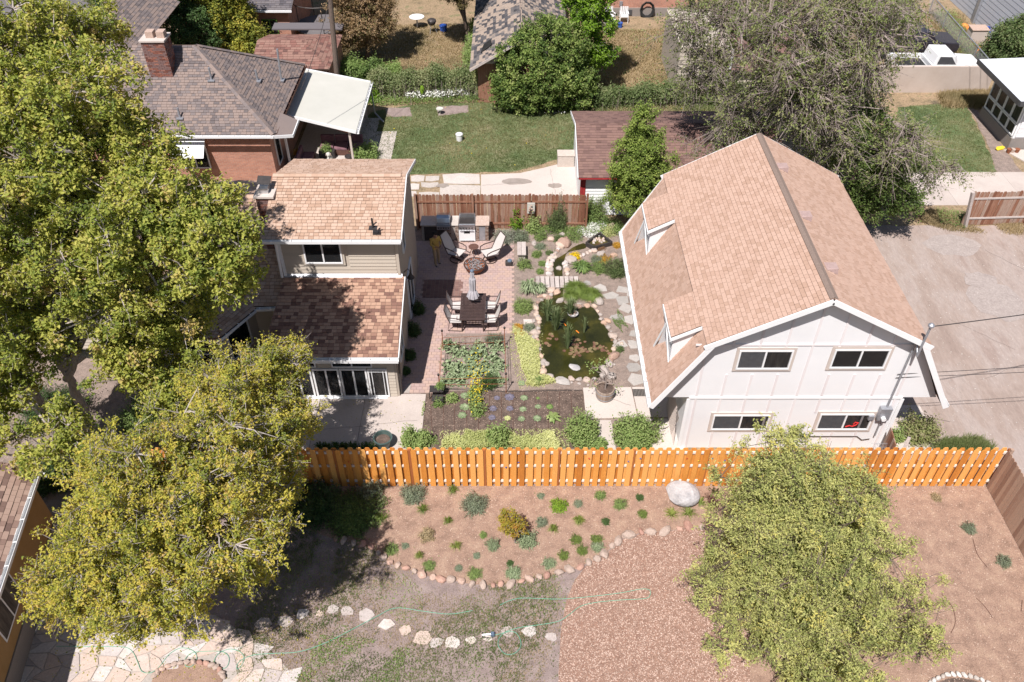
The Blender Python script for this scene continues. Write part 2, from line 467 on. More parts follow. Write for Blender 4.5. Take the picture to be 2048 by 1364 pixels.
def shrub(name, label, cat, c, r, h, leafm, seed=0, n=260, leaves=10, size=.05, group=None, stemm=None, spiky=0., tint_mid=.5, aspect=1.8, up=.7):
    """low plant: stems from one foot, leaves along their outer part, as one rounded mass. c on the ground"""
    g = np.random.default_rng(seed); c = Vector(c); t = thing(name, label, cat, c, 0, group)
    d = g.normal(size=(n, 3)); d[:, 2] = np.abs(d[:, 2])*1.0+.08; d /= np.linalg.norm(d, axis=1)[:, None]
    rr = g.uniform(.6, 1.08, n)[:, None]*(1+.24*np.sin(d[:, :1]*5+seed)*np.cos(d[:, 1:2]*4+seed)+.12*np.sin(d[:, :1]*11+seed*2+d[:, 2:]*6))
    B = d*np.array([r, r, h])*rr; A = B*.25*np.array([1, 1, .4]); A[:, 2] = np.maximum(A[:, 2], .0)
    v, f = sticks(A, B, .008, .003); link('stems', np_mesh('stems', v, f, np.full(len(f), .4)), stemm or MATS['bark_brown'], t)
    li = np.repeat(np.arange(n), leaves); tt = g.uniform(.45, 1.05, len(li))[:, None]
    C = A[li]+(B[li]-A[li])*tt+g.normal(size=(len(li), 3))*size*.8; C[:, 2] = np.maximum(C[:, 2], size*.3)
    tint = tint_mid+(g.normal(size=n)*.15)[li]+g.normal(size=len(li))*.12
    v, F, ti = leaf_cloud(C, size, g, tint, up=up, outd=d[li], aspect=aspect)
    link('foliage', np_mesh('foliage', v, F, ti), leafm, t); return t
def blades(C, h, lean, g, width=.012, tint=None):
    """grass blades: triangles from C (N,3) on the ground, bent outward"""
    N = len(C); an = g.uniform(0, 6.283, N); hh = h*g.uniform(.6, 1.2, N); ln = lean*g.uniform(.2, 1.2, N)*hh
    d = np.stack([np.cos(an), np.sin(an), np.zeros(N)], 1); s = np.stack([-np.sin(an), np.cos(an), np.zeros(N)], 1)*width*.5
    tip = C+d*ln[:, None]+np.array([0, 0, 1.])*hh[:, None]
    v = np.stack([C-s, C+s, tip], 1).reshape(-1, 3); F = np.arange(N*3).reshape(-1, 3)
    return v, F, (g.uniform(0, 1, N) if tint is None else tint)
def tuft(name, label, cat, c, r, h, leafm, seed=0, n=120, lean=.9, width=.02, group=None, tint_mid=.5, tipk=.62):
    """grassy or strappy clump whose blades arch outward"""
    g = np.random.default_rng(seed); c = Vector(c); t = thing(name, label, cat, c, 0, group)
    an = g.uniform(0, 6.283, n); ln = r*g.uniform(.25, 1.1, n); hh = h*g.uniform(.5, 1.1, n)*(1-.35*ln/r/1.1)
    d = np.stack([np.cos(an), np.sin(an), 0*an], 1); s = np.stack([-np.sin(an), np.cos(an), 0*an], 1)*width*.5
    A = d*(.15*r*g.random(n))[:, None]; M_ = A+d*(ln*.5)[:, None]+np.array([0, 0, 1.])*hh[:, None]; T_ = A+d*ln[:, None]+np.array([0, 0, 1.])*(hh*tipk)[:, None]
    v = np.stack([A-s, A+s, M_+s*.9, M_-s*.9, T_], 1).reshape(-1, 3); i = np.arange(n)*5
    F = np.stack([np.stack([i, i+1, i+2], 1), np.stack([i, i+2, i+3], 1), np.stack([i+3, i+2, i+4], 1)], 1).reshape(-1, 3)
    link('foliage', np_mesh('foliage', v, F, np.repeat(np.clip(tint_mid+g.normal(size=n)*.2, 0, .999), 3)), leafm, t); return t
# ------------------------------------------------------------------ material library
mat('dry_grass', [(.13, .105, .07), (.27, .2, .12), (.33, .235, .15), (.19, .18, .09)], nscale=.9, fine=.45, fscale=9, bump=.6, bscale=14, tint=False)
mat('yard_dirt', [(.215, .165, .15), (.275, .212, .195), (.325, .258, .235)], nscale=3.2, fine=.3, fscale=30, bump=.6, bscale=34, tint=False)
mat('bed_mulch', [(.24, .155, .115), (.33, .215, .16), (.4, .275, .2)], nscale=2.6, fine=.35, fscale=34, bump=.7, bscale=36, tint=False)
mat('wood_chip_ground', [(.26, .15, .11), (.36, .23, .175)], nscale=5, fine=.4, fscale=36, bump=.9, bscale=44, tint=False)
mat('soil_dark', [(.085, .06, .048), (.13, .092, .074), (.19, .135, .108)], nscale=3.5, fine=.45, fscale=22, bump=.9, bscale=24, tint=False)
mat('garden_mulch', [(.2, .155, .13), (.27, .21, .18), (.34, .26, .22)], nscale=3.6, fine=.4, fscale=30, bump=.8, bscale=30, tint=False)
mat('lawn_green', [(.085, .12, .05), (.115, .16, .065), (.17, .185, .09), (.27, .23, .14)], nscale=.55, fine=.45, fscale=13, bump=.8, bscale=18, tint=False)
mat('alley_gravel', [(.27, .205, .175), (.32, .25, .215), (.36, .295, .265), (.3, .23, .2)], nscale=.9, fine=.12, fscale=10, bump=.6, bscale=26, stretch=(1, .3, 1), tint=False)
mat('asphalt', [(.12, .11, .115), (.17, .155, .155)], nscale=1, fine=.2, tint=False)
mat('concrete', [(.4, .34, .31), (.5, .435, .395), (.55, .49, .45)], nscale=.8, fine=.1, fscale=24, bump=.15, tint=True, tvar=.3)
mat('concrete_worn', [(.32, .28, .25), (.46, .41, .37), (.54, .48, .44)], nscale=1.4, fine=.16, fscale=14, bump=.3, tint=True, tvar=.3)
mat('paver_clay', [(.37, .26, .235), (.395, .28, .255), (.415, .3, .275), (.44, .31, .26)], nscale=1.2, fine=.1, fscale=40, tvar=.6, bump=.2)
mat('paver_dark', [(.16, .09, .08), (.22, .13, .11)], nscale=1.2, fine=.12, tvar=.6)
mat('joint_sand', [(.26, .2, .18), (.3, .235, .21)], tint=False)
mat('flag_cream', [(.4, .335, .31), (.49, .44, .42), (.58, .53, .5), (.52, .41, .35)], nscale=2.2, fine=.16, fscale=18, tvar=.65, bump=.4, bscale=12)
mat('flag_grey', [(.27, .25, .24), (.36, .335, .31), (.42, .385, .36)], nscale=2.2, fine=.14, fscale=18, tvar=.5, bump=.3, bscale=12)
mat('rock_pink', [(.34, .19, .15), (.44, .27, .21), (.5, .35, .28), (.4, .31, .26)], nscale=4, fine=.2, fscale=22, tvar=.7, bump=.5, bscale=14)
mat('rock_pond', [(.36, .24, .19), (.5, .34, .25), (.54, .42, .34), (.5, .38, .31), (.38, .33, .3)], nscale=4, fine=.2, fscale=22, tvar=.8, bump=.5, bscale=14)
mat('rock_grey', [(.3, .29, .3), (.42, .4, .4), (.5, .48, .48)], nscale=3, fine=.15, fscale=14, bump=.7, bscale=7, tint=False)
mat('pebble_white', [(.4, .35, .31), (.56, .52, .48)], nscale=5, tvar=.7)
mat('roof_pink', [(.385, .25, .185), (.415, .272, .205), (.44, .292, .225), (.465, .315, .245)], nscale=.5, fine=.1, fscale=50, tvar=.6)
mat('roof_tan', [(.38, .245, .175), (.415, .275, .2), (.445, .305, .225), (.49, .345, .265)], nscale=.7, fine=.12, fscale=70, tvar=.7)
mat('roof_mix', [(.17, .09, .07), (.22, .12, .09), (.28, .16, .115), (.4, .25, .18)], nscale=.7, fine=.12, fscale=70, tvar=.85)
mat('roof_brown', [(.125, .105, .104), (.155, .13, .128), (.185, .153, .146), (.235, .18, .158)], nscale=.7, fine=.15, fscale=60, tvar=.7)
mat('roof_redbrown', [(.12, .07, .06), (.17, .1, .088), (.21, .125, .105)], nscale=.7, fine=.15, fscale=60, tvar=.6)
mat('roof_red', [(.13, .07, .06), (.22, .105, .085), (.26, .15, .12)], nscale=1.2, fine=.15, fscale=50, tvar=.7)
mat('roof_grey', [(.075, .07, .078), (.11, .1, .11), (.15, .135, .14)], nscale=1.2, fine=.15, fscale=50, tvar=.7)
mat('roof_worn', [(.06, .057, .062), (.085, .08, .085), (.12, .11, .11), (.15, .135, .13), (.34, .27, .22)], nscale=1.6, fine=.25, fscale=20, tvar=.8)
mat('underlay_shadow', [(.14, .09, .07), (.18, .12, .09)], tint=False)  # dark underlay colour paints butt shadow into the gaps between tabs
mat('ridge_dark', [(.17, .125, .105), (.24, .18, .15)], nscale=9, fine=.3, fscale=40, tvar=.5)
mat('paint_white', [(.66, .655, .665), (.73, .725, .735), (.77, .765, .775)], nscale=.9, fine=.06, tvar=.2, rough=.6)
mat('trim_white', [(.7, .7, .71), (.8, .8, .8)], nscale=2, fine=.06, tvar=.2, rough=.5)
mat('batten_pink', [(.66, .6, .6), (.74, .7, .7)], nscale=2, fine=.06, tvar=.3, rough=.6)
mat('trim_rose', [(.34, .24, .22), (.4, .29, .27)], tint=False); mat('trim_taupe', [(.47, .4, .36), (.55, .475, .43)], nscale=3, fine=.1, tvar=.3, rough=.7)
mat('siding_beige', [(.44, .385, .32), (.5, .44, .37)], nscale=.8, fine=.06, tvar=.3, rough=.7)
mat('stucco_beige', [(.36, .31, .26), (.42, .365, .31)], nscale=.8, fine=.1, tvar=.3, rough=.9)
mat('stucco_yellow', [(.3, .18, .07), (.37, .23, .1)], nscale=1.5, fine=.1, tint=False, rough=.9, bump=.3)
mat('block_grey', [(.2, .18, .165), (.27, .24, .22)], nscale=3, tvar=.5)
mat('block_beige', [(.44, .36, .31), (.5, .42, .37)], nscale=1.2, fine=.08, tint=False)
mat('brick_red', [(.15, .06, .045), (.26, .1, .07), (.33, .15, .11), (.2, .12, .11)], nscale=3, fine=.15, fscale=60, tvar=.9)
mat('mortar', [(.34, .29, .26), (.42, .37, .33)], tint=False)
mat('fence_orange', [(.46, .16, .03), (.62, .24, .045), (.72, .31, .07), (.78, .38, .11)], nscale=3.5, fine=.22, fscale=12, stretch=(6, 6, .9), tvar=.6, rough=.6)
mat('fence_orange_dark', [(.3, .09, .03), (.42, .15, .045)], nscale=5, fine=.15, tvar=.4, stretch=(6, 6, .8))
mat('rail_pale', [(.62, .52, .46), (.74, .66, .6)], nscale=5, fine=.1, tvar=.3)  # one pale tone over the whole rail, paler than the boards
mat('fence_brown', [(.11, .045, .03), (.2, .085, .05), (.28, .14, .09), (.34, .24, .19)], nscale=2.2, fine=.3, fscale=14, stretch=(7, 7, .7), tvar=.35)
mat('fence_tan', [(.25, .15, .11), (.34, .22, .165), (.42, .29, .22)], nscale=4, fine=.2, fscale=16, stretch=(6, 6, .7), tvar=.5)
mat('wood_weathered', [(.3, .25, .235), (.42, .36, .335), (.5, .44, .41)], nscale=5, fine=.2, fscale=20, tvar=.4)
mat('wood_barrel', [(.26, .19, .15), (.36, .28, .23)], nscale=5, fine=.2, tvar=.6)
mat('metal_grey', [(.3, .31, .34), (.4, .41, .44)], rough=.45, metal=.5, tint=False, fine=.05)
mat('metal_dark', [(.05, .045, .045), (.075, .065, .062)], rough=.5, metal=.3, tint=False, fine=.05)
mat('bronze_dark', [(.06, .04, .038), (.09, .058, .052)], rough=.45, metal=.2, tint=False, fine=.05)
mat('steel', [(.5, .51, .53), (.6, .61, .63)], rough=.28, metal=.9, tint=False, fine=.04)
mat('rust', [(.2, .07, .035), (.3, .115, .06)], nscale=12, rough=.8, tint=False)
mat('rust_dark', [(.09, .045, .035), (.15, .075, .055)], nscale=12, rough=.8, tint=False)
mat('sling', [(.5, .46, .44), (.58, .54, .51)], nscale=20, fine=.1, fscale=200, tint=False, rough=.8)
mat('umbrella_cloth', [(.36, .34, .37), (.46, .44, .46)], nscale=6, tint=False, rough=.85)
mat('blue_grey', [(.1, .14, .2), (.14, .19, .26)], tint=False, rough=.5)
mat('window_frame', [(.72, .72, .73), (.8, .8, .8)], tint=False, rough=.45, fine=.03)
mat('dark_frame', [(.06, .06, .065), (.08, .08, .085)], tint=False, rough=.5)
mat('green_frame', [(.16, .3, .06), (.2, .36, .08)], tint=False)
mat('screen_grey', [(.2, .2, .215), (.27, .27, .285)], tint=False, fine=.1); mat('curtain_dim', [(.03, .026, .024), (.08, .068, .06), (.17, .145, .12)], nscale=2.2, tint=False, fine=.2, stretch=(3, 3, .4))
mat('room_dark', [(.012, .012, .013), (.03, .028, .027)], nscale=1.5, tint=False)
mat('lava_rock', [(.07, .06, .062), (.17, .15, .15), (.27, .24, .24)], nscale=20, tvar=.8)
mat('white_plain', [(.7, .7, .7), (.8, .8, .8)], tint=False, rough=.45, fine=.03)
mat('stone_stack', [(.16, .1, .08), (.26, .17, .13), (.32, .25, .21)], nscale=5, tvar=.8)
mat('granite', [(.42, .3, .24), (.56, .46, .4)], nscale=14, tint=False, rough=.35, fine=.2)
mat('teal_glaze', [(.05, .08, .075), (.09, .13, .12)], tint=False, rough=.3)
mat('hose_green', [(.14, .34, .24), (.18, .4, .29)], tint=False, rough=.5, fine=.05)
mat('bark_brown', [(.1, .075, .06), (.18, .135, .11)], nscale=10, stretch=(4, 4, 1), tint=False, bump=.5)
mat('bark_grey', [(.25, .21, .19), (.41, .36, .335), (.5, .45, .42)], nscale=6, stretch=(4, 4, 1), tint=False, bump=.6)
mat('bark_light', [(.22, .175, .155), (.35, .29, .265)], nscale=8, stretch=(4, 4, 1), tint=False, bump=.4)
mat('car_white', [(.78, .78, .78), (.8, .8, .8)], tint=False, rough=.25, spec=.6, fine=.0)
mat('car_dark', [(.02, .02, .025), (.035, .03, .04)], tint=False, rough=.2, spec=.6, fine=.0)
mat('rubber', [(.02, .02, .02), (.03, .03, .03)], tint=False)
mat('red_plain', [(.5, .03, .03), (.6, .04, .04)], tint=False, rough=.5)
mat('red_trim', [(.3, .03, .035), (.38, .045, .045)], tint=False, rough=.6)
mat('blue_plain', [(.03, .09, .4), (.05, .13, .5)], tint=False, rough=.5)
mat('orange_plain', [(.8, .22, .05), (.9, .3, .07)], tint=False, rough=.5)
mat('yellow_plain', [(.8, .55, .03), (.9, .65, .05)], tint=False, rough=.6)
mat('membrane_white', [(.46, .455, .41), (.52, .51, .465)], nscale=.5, tint=False, fine=.05, rough=.6)
mat('roof_white', [(.66, .68, .72), (.72, .74, .78)], nscale=.5, tint=False, fine=.03)
mat('roof_chestnut', [(.15, .095, .08), (.21, .135, .11), (.28, .185, .15), (.34, .235, .19)], nscale=.7, fine=.15, fscale=60, tvar=.8)
mat('grey_shakes', [(.44, .455, .5), (.5, .515, .56)], nscale=3, tvar=.4, fine=.1)
mat('purple_cloth', [(.16, .08, .1), (.24, .13, .15)], tint=False)
mat('tan_plastic', [(.46, .4, .35), (.54, .47, .42)], tint=False, rough=.6)
mat('water_stain', [(.26, .22, .19), (.33, .28, .25)], nscale=3, tint=False)
mat('skin', [(.3, .17, .12), (.36, .21, .15)], tint=False); mat('khaki', [(.3, .22, .13), (.36, .27, .17)], tint=False, fine=.1)
mat('yellow_shirt', [(.42, .28, .07), (.5, .34, .1)], tint=False, fine=.1); mat('black_hair', [(.01, .01, .01), (.02, .018, .016)], tint=False)
mat('shoe_grey', [(.09, .09, .1), (.15, .15, .16)], tint=False)
mat('goldfish', [(.75, .17, .02), (.85, .26, .03)], tint=False, rough=.4)
def glass(name, tintc=(.02, .022, .025), rough=.04):
    m, t, b = base(name); b.inputs['Base Color'].default_value = (*tintc, 1); b.inputs['Roughness'].default_value = rough
    b.inputs['Specular IOR Level'].default_value = .5; b.inputs['Transmission Weight'].default_value = 0; b.inputs['Alpha'].default_value = .28
    MATS[name] = m; return m
glass('glass')
def water():
    m, t, b = base('water'); g = geo(t)
    n = noise(t, .9, 4, .6, g); c = ramp(t, n, [(.3, (.018, .02, .006)), (.5, (.035, .036, .009)), (.62, (.07, .062, .013)), (.75, (.1, .08, .018))])
    t.links.new(c, b.inputs['Base Color']); b.inputs['Roughness'].default_value = .06; b.inputs['Specular IOR Level'].default_value = .5
    bp = nd(t, 'ShaderNodeBump'); bp.inputs['Strength'].default_value = .08; t.links.new(noise(t, 6, 2, .5, g), bp.inputs['Height']); t.links.new(bp.outputs[0], b.inputs['Normal'])
    b.inputs['Alpha'].default_value = .82
    MATS['water'] = m
water()
mat('pond_bottom', [(.02, .02, .008), (.06, .05, .012), (.14, .11, .02)], nscale=1.3, tint=False)
leafm_cols = dict(
    maple=[(.11, .155, .03), (.21, .255, .045), (.34, .355, .07), (.46, .44, .1), (.47, .35, .14)],
    locust=[(.13, .17, .035), (.24, .265, .045), (.39, .365, .06), (.52, .44, .075), (.5, .35, .12)],
    elm=[(.09, .12, .035), (.15, .19, .06), (.22, .26, .09), (.29, .3, .13), (.31, .27, .17)],
    elm_dark=[(.05, .09, .025), (.09, .14, .035), (.14, .2, .05), (.2, .26, .07)],
    plum=[(.17, .2, .07), (.3, .325, .11), (.43, .44, .16), (.53, .52, .21), (.6, .53, .15)],
    pear=[(.1, .15, .03), (.18, .25, .05), (.27, .34, .08), (.36, .42, .1)],
    euonymus=[(.07, .12, .03), (.15, .22, .05), (.28, .34, .1), (.44, .46, .2)],
    lime=[(.1, .2, .015), (.2, .33, .03), (.3, .42, .06)],
    brown_conifer=[(.18, .13, .06), (.32, .22, .12), (.46, .32, .2), (.16, .17, .06)],
    olive_conifer=[(.09, .08, .03), (.16, .135, .055), (.26, .2, .09)],
    dark=[(.035, .075, .025), (.07, .125, .04), (.11, .18, .055)],
    mid=[(.09, .15, .045), (.16, .24, .07), (.25, .34, .11), (.34, .41, .16)],
    ivy=[(.055, .09, .03), (.1, .15, .05), (.17, .22, .09), (.28, .29, .15)],
    kale=[(.11, .155, .075), (.18, .235, .12), (.27, .33, .19), (.38, .43, .27)],
    silver=[(.2, .22, .17), (.3, .32, .25), (.4, .42, .34)],
    bluegrey=[(.15, .19, .12), (.23, .27, .185), (.32, .36, .26)],
    chartreuse=[(.34, .38, .13), (.56, .57, .27), (.72, .71, .42)],
    yellow=[(.6, .42, .01), (.8, .6, .02), (.85, .68, .04)],
    orange_leaf=[(.3, .2, .03), (.55, .3, .04), (.6, .4, .08)],
    white_fl=[(.7, .7, .68), (.82, .82, .8)], purple=[(.12, .11, .15), (.17, .155, .205), (.23, .21, .27)],
    burgundy=[(.2, .1, .07), (.3, .16, .1), (.2, .2, .06)],
    grass_y=[(.1, .16, .03), (.2, .26, .06), (.32, .36, .1)], grass_g=[(.1, .15, .04), (.16, .22, .05), (.23, .3, .08)],
    straw=[(.3, .22, .13), (.42, .33, .2), (.5, .42, .28)], reed=[(.09, .14, .06), (.17, .22, .1), (.28, .3, .17)],
    smoke=[(.2, .2, .03), (.36, .3, .04), (.45, .22, .05)], lily=[(.14, .07, .05), (.24, .13, .09), (.2, .17, .08)])
for k, v in leafm_cols.items(): leafmat('leaf_'+k, v, trans=.12 if k in ('kale', 'silver', 'white_fl', 'lily', 'purple') else .31)
M = MATS
# ------------------------------------------------------------------ setting: ground sheets
sheet('ground', [(-300, -60), (300, -60), (300, 400), (-300, 400)], 0, M['dry_grass'])
sheet('front_yard', [(-40, -20), (15.5, -20), (15.5, 16.8), (-13.2, 16.8), (-40, 16.8)], .004, M['yard_dirt'])
BORDER = [(672, 1080), (720, 1089), (754, 1103), (780, 1128), (812, 1137), (848, 1151), (882, 1158), (908, 1161), (926, 1166), (951, 1169), (981, 1170), (1002, 1169), (1040, 1166), (1061, 1160), (1079, 1155), (1093, 1153), (1132, 1144), (1155, 1137), (1174, 1127), (1194, 1118), (1212, 1105), (1231, 1088), (1245, 1076), (1282, 1066), (1336, 1062), (1382, 1055), (1422, 1056), (1460, 1062)]
bl = pp(BORDER)
mulch = [P(560, 972)]+[P(590, 1050)]+bl+[P(1490, 1100), P(1480, 1200), P(1440, 1364), P(1440, 1700), P(2300, 1700), Vector((15.45, 12, 0)), Vector((15.45, 16.8, 0))]
mulch = [(p.x, p.y) for p in mulch]; sheet('mulch_bed', mulch, .008, M['bed_mulch'])
chip = [(p.x, p.y) for p in pp([(1455, 1062), (1382, 1056), (1336, 1063), (1282, 1068), (1247, 1078), (1212, 1108), (1174, 1130), (1150, 1160), (1133, 1200), (1122, 1260), (1118, 1330), (1116, 1400), (1130, 1700), (1480, 1700), (1500, 1364), (1500, 1200), (1490, 1100)])]
sheet('wood_chip_circle', chip, .012, M['wood_chip_ground'])
yard = [(-24, 16.9), (5.7, 16.9), (5.7, 31.3), (-24, 31.3)]  # west end runs under the maples, its mulch colour standing for their shade
sheet('garden_ground_and_shade', yard, .004, M['garden_mulch'])
bed = [(p.x, p.y) for p in pp([(842, 783), (1166, 779), (1182, 897), (838, 897)])]
sheet('vegetable_bed', wob(bed, .03, .3, 3), .012, M['soil_dark'])
sheet('alley', wob([(12.4, 31.6), (60, 31.6), (60, 2), (15.6, 2), (15.6, 16.9), (12.4, 16.9)], .06, .6, 4), .008, M['alley_gravel'])
lawnp = wob([(p.x, p.y) for p in pp([(742, 226), (830, 208), (960, 204), (1150, 226), (1300, 222), (1480, 205), (1500, 240), (1160, 245), (1158, 318), (1120, 318), (1080, 330), (1030, 344), (830, 350), (700, 360), (700, 300)])], .12, .5, 5)
sheet('back_lawn', lawnp, .008, M['lawn_green'])
rl = wob([(p.x, p.y) for p in pp([(1795, 215), (1930, 205), (1945, 235), (1962, 270), (1985, 320), (1995, 352), (1850, 354), (1790, 340)])], .06, .4, 6)
sheet('side_lawn', rl, .008, M['lawn_green'])
sheet('bark_strip', wob([(p.x, p.y) for p in pp([(1925, 200), (1955, 222), (2048, 352), (2048, 356), (1996, 354), (1972, 280), (1945, 232)])], .05, .4, 6), .012, M['garden_mulch'])
sheet('road', [(-40, 56), (-18, 56), (-18, 70), (-40, 70)], .012, M['asphalt'])
# concrete slabs: real slabs a hand above the soil
def slabs(name, polys, m, z=.03, joints=True):
    """one setting piece, each poured panel a child"""
    root = bpy.data.objects.new(name, None); COL.objects.link(root); root['kind'] = 'structure'
    for i, p in enumerate(polys):
        b = MB(); b.prism([(q[0], q[1]) for q in p], -.05, z+rnd.uniform(-.002, .002), rnd.random()); b.build('panel', m, root, bevel=.006)
    return root
def sq(x0, y0, x1, y1): return [(x0, y0), (x1, y0), (x1, y1), (x0, y1)]
slabs('patio_slab', [sq(-6.9, 17.3, -5.305, 20.7), sq(-5.295, 17.3, -3.12, 20.85), sq(-9.4, 17.3, -6.91, 20.7)], M['concrete'])
slabs('side_slab', [pp([(1166, 776), (1262, 775), (1275, 835), (1172, 838)]), pp([(1264, 775), (1345, 773), (1375, 835), (1277, 835)]), pp([(1195, 841), (1222, 841), (1232, 900), (1200, 900)]), pp([(1290, 838), (1345, 838), (1372, 900), (1300, 900)])], M['concrete'])
slabs('garage_apron', [sq(12.3, 17.7, 14.6, 20.3), sq(12.3, 20.31, 13.85, 23.0)], M['concrete'])
slabs('back_driveway', [pp([(962, 350), (1040, 347), (1085, 337), (1120, 328), (1160, 326), (1166, 392), (962, 392)])], M['concrete'])
slabs('rear_driveway', [sq(17.9+i*3.3, 33.3, 17.9+i*3.3+3.29, 36.3) for i in range(6)], M['concrete'])
# broken old concrete west of the drive
root = bpy.data.objects.new('cracked_paving', None); COL.objects.link(root); root['kind'] = 'structure'
for a in [(822, 352, 848, 364), (852, 352, 878, 362), (885, 349, 960, 368), (815, 368, 838, 379), (880, 370, 960, 392), (842, 366, 878, 375), (838, 384, 878, 392), (812, 384, 834, 392)]:
    q = [P(a[0]+rnd.uniform(-3, 3), a[3]+rnd.uniform(-1, 1)), P((a[0]+a[2])/2, a[3]+rnd.uniform(0, 2)), P(a[2], a[3]+rnd.uniform(-2, 1)), P(a[2]+rnd.uniform(-2, 3), a[1]+rnd.uniform(-1, 2)), P((a[0]+a[2])/2, a[1]+rnd.uniform(-2, 1)), P(a[0], a[1]+rnd.uniform(-1, 2))]
    MB().prism([(v.x, v.y) for v in q], -.03, .028, rnd.random()).build('panel', M['concrete_worn'], root)
# paver patio
root = bpy.data.objects.new('paver_patio', None); COL.objects.link(root); root['kind'] = 'structure'
pat = [(-4.4, 20.9), (-2.55, 20.9), (-2.62, 21.5), (-2.62, 24.1), (.0, 24.1), (.06, 30.35), (-4.4, 30.35)]
MB().prism(pat, -.03, .016).build('bedding', M['joint_sand'], root)
items = []; row = 0; y = 20.92; PW, PH = .205, .155
while y < 30.3:
    x = -4.4-(row % 2)*PW/2
    while x < .05:
        if inside(pat, x+PW/2, y+PH/2) and not (-3.75 < x+PW/2 < -2.05 and 26.35 < y+PH/2 < 27.55):
            items.append((frame(Vector((x, y, 0)), Vector((PW-.012, 0, 0)), Vector((0, PH-.012, 0)), Vector((0, 0, .03+rnd.uniform(0, .003)))), rnd.random()))
        x += PW
    y += PH; row += 1
pieces(root, 'paver', ('box',), unit_box, M['paver_clay'], items, rest='pavers')
m = MB(); it = []
for i in range(10):
    for j in range(8): m.bx((-3.73+i*.168, 26.37+j*.147, 0), (-3.73+i*.168+.155, 26.37+j*.147+.135, .031), rnd.random())
m.build('paver_inlay', M['paver_dark'], root, kind='stuff')
# ------------------------------------------------------------------ windows and walls
def window(parent, p0, ux, w, h, name='window', frame_m='window_frame', cols=2, rows=1, fw=.05, depth=.06, sub=None, casing=None, cm='trim_taupe', cw=.1, grid=None, back='curtain_dim', tt=None):
    """p0 = lower left corner on the wall face, ux = unit vector to the right seen from outside; stands proud of the wall"""
    p0 = Vector(p0); ux = Vector(ux).normalized(); uz = Vector((0, 0, 1)); n = ux.cross(uz)   # outward
    def bar(m, a, b, w_, d0, d1, t=.5):   # a,b in window coords
        (ax, az), (bx_, bz) = a, b
        c = p0+ux*((ax+bx_)/2)+uz*((az+bz)/2)+n*((d0+d1)/2)
        Mx = Matrix((ux, n, uz)).transposed(); m.box(c, (abs(bx_-ax), d1-d0, abs(bz-az)), M=Mx, tint=t)
    f = MB(); 
    bar(f, (0, 0), (w, fw), 0, 0, depth); bar(f, (0, h-fw), (w, h), 0, 0, depth)
    bar(f, (0, fw), (fw, h-fw), 0, 0, depth); bar(f, (w-fw, fw), (w, h-fw), 0, 0, depth)
    for i in range(1, cols): bar(f, (w*i/cols-fw/2, fw), (w*i/cols+fw/2, h-fw), 0, 0, depth-.004)
    for i in range(1, rows): bar(f, (fw, h*i/rows-fw*.4), (w-fw, h*i/rows+fw*.4), 0, 0, depth-.008)
    if grid:
        for gx in grid[0]: bar(f, (gx-.012, fw), (gx+.012, h-fw), 0, 0, depth-.012)
        for gz in grid[1]: bar(f, (fw, gz-.012), (w-fw, gz+.012), 0, 0, depth-.016)
    wo_ = f.build(name, M[frame_m], parent)
    for i in range(cols):
        g = MB(); bar(g, (w*i/cols+fw*.5+.003, fw*.9), (w*(i+1)/cols-fw*.5-.003, h-fw*.9), 0, .022, .03); g.build('pane', M['glass'], wo_)
    if casing and cols == 2 and back == 'curtain_dim': b = MB(); bar(b, (fw, fw), (w/2-fw/2, h-fw), 0, .013, .02); b.build('insect_screen', M['screen_grey'], wo_)
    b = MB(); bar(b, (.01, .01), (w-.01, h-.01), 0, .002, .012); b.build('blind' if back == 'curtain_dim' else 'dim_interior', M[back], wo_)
    if casing:
        c = MB(); bar(c, (-cw, -cw), (w+cw, -.002), 0, 0, .035); bar(c, (-cw, h+.002), (w+cw, h+cw), 0, 0, .035)
        bar(c, (-cw, -.002), (-.002, h+.002), 0, 0, .033); bar(c, (w+.002, -.002), (w+cw, h+.002), 0, 0, .033); c.build('casing', M[cm], wo_)
    return wo_
def gutter(parent, a, b, m='trim_white', name='gutter', s=.11, hangers=True):
    a = Vector(a); b = Vector(b); d = (b-a).normalized(); sd = Vector((d.y, -d.x, 0)).normalized(); g = MB()
    g.beam(a+Vector((0, 0, -s)), b+Vector((0, 0, -s)), s, .012); g.beam(a+sd*s/2+Vector((0, 0, -s/2)), b+sd*s/2+Vector((0, 0, -s/2)), .012, s)
    g.beam(a-sd*s/2+Vector((0, 0, -s/2)), b-sd*s/2+Vector((0, 0, -s/2)), .012, s)
    L = (b-a).length; k = int(L/.75)
    if hangers:
        for i in range(k+1):
            p = a+d*(L*(i+.5)/(k+1)); g.beam(p-sd*s/2, p+sd*s/2, .03, .01)
    return g.build(name, M[m], parent)
def boards_wall(parent, x0, x1, Y, zf, pitch=.155, name='siding_board', m='siding_beige', holes=(), d=.02):
    """lapped boards on a wall that faces -Y; zf(x)->top; holes (x0,z0,x1,z1)"""
    z = zf[0]; k = 0
    while z < zf[1]-.02:
        h = min(pitch, zf[1]-z); segs = [(x0, x1)]
        for (a, c, b, e) in holes:
            if c < z+h*.5 < e: segs = [s for (u, v) in segs for s in ((u, min(v, a)), (max(u, b), v)) if s[1]-s[0] > .03]
        for (u, v) in segs:
            b_ = MB(); b_.add([(u, Y, z), (v, Y, z), (v, Y-d-.012, z), (u, Y-d-.012, z), (u, Y, z+h), (v, Y, z+h), (v, Y-.006, z+h), (u, Y-.006, z+h)],
                [(0, 1, 2, 3), (3, 2, 6, 7), (4, 7, 6, 5), (0, 3, 7, 4), (1, 5, 6, 2)], rnd.random())
            b_.build(name, M[m], parent)
        z += pitch
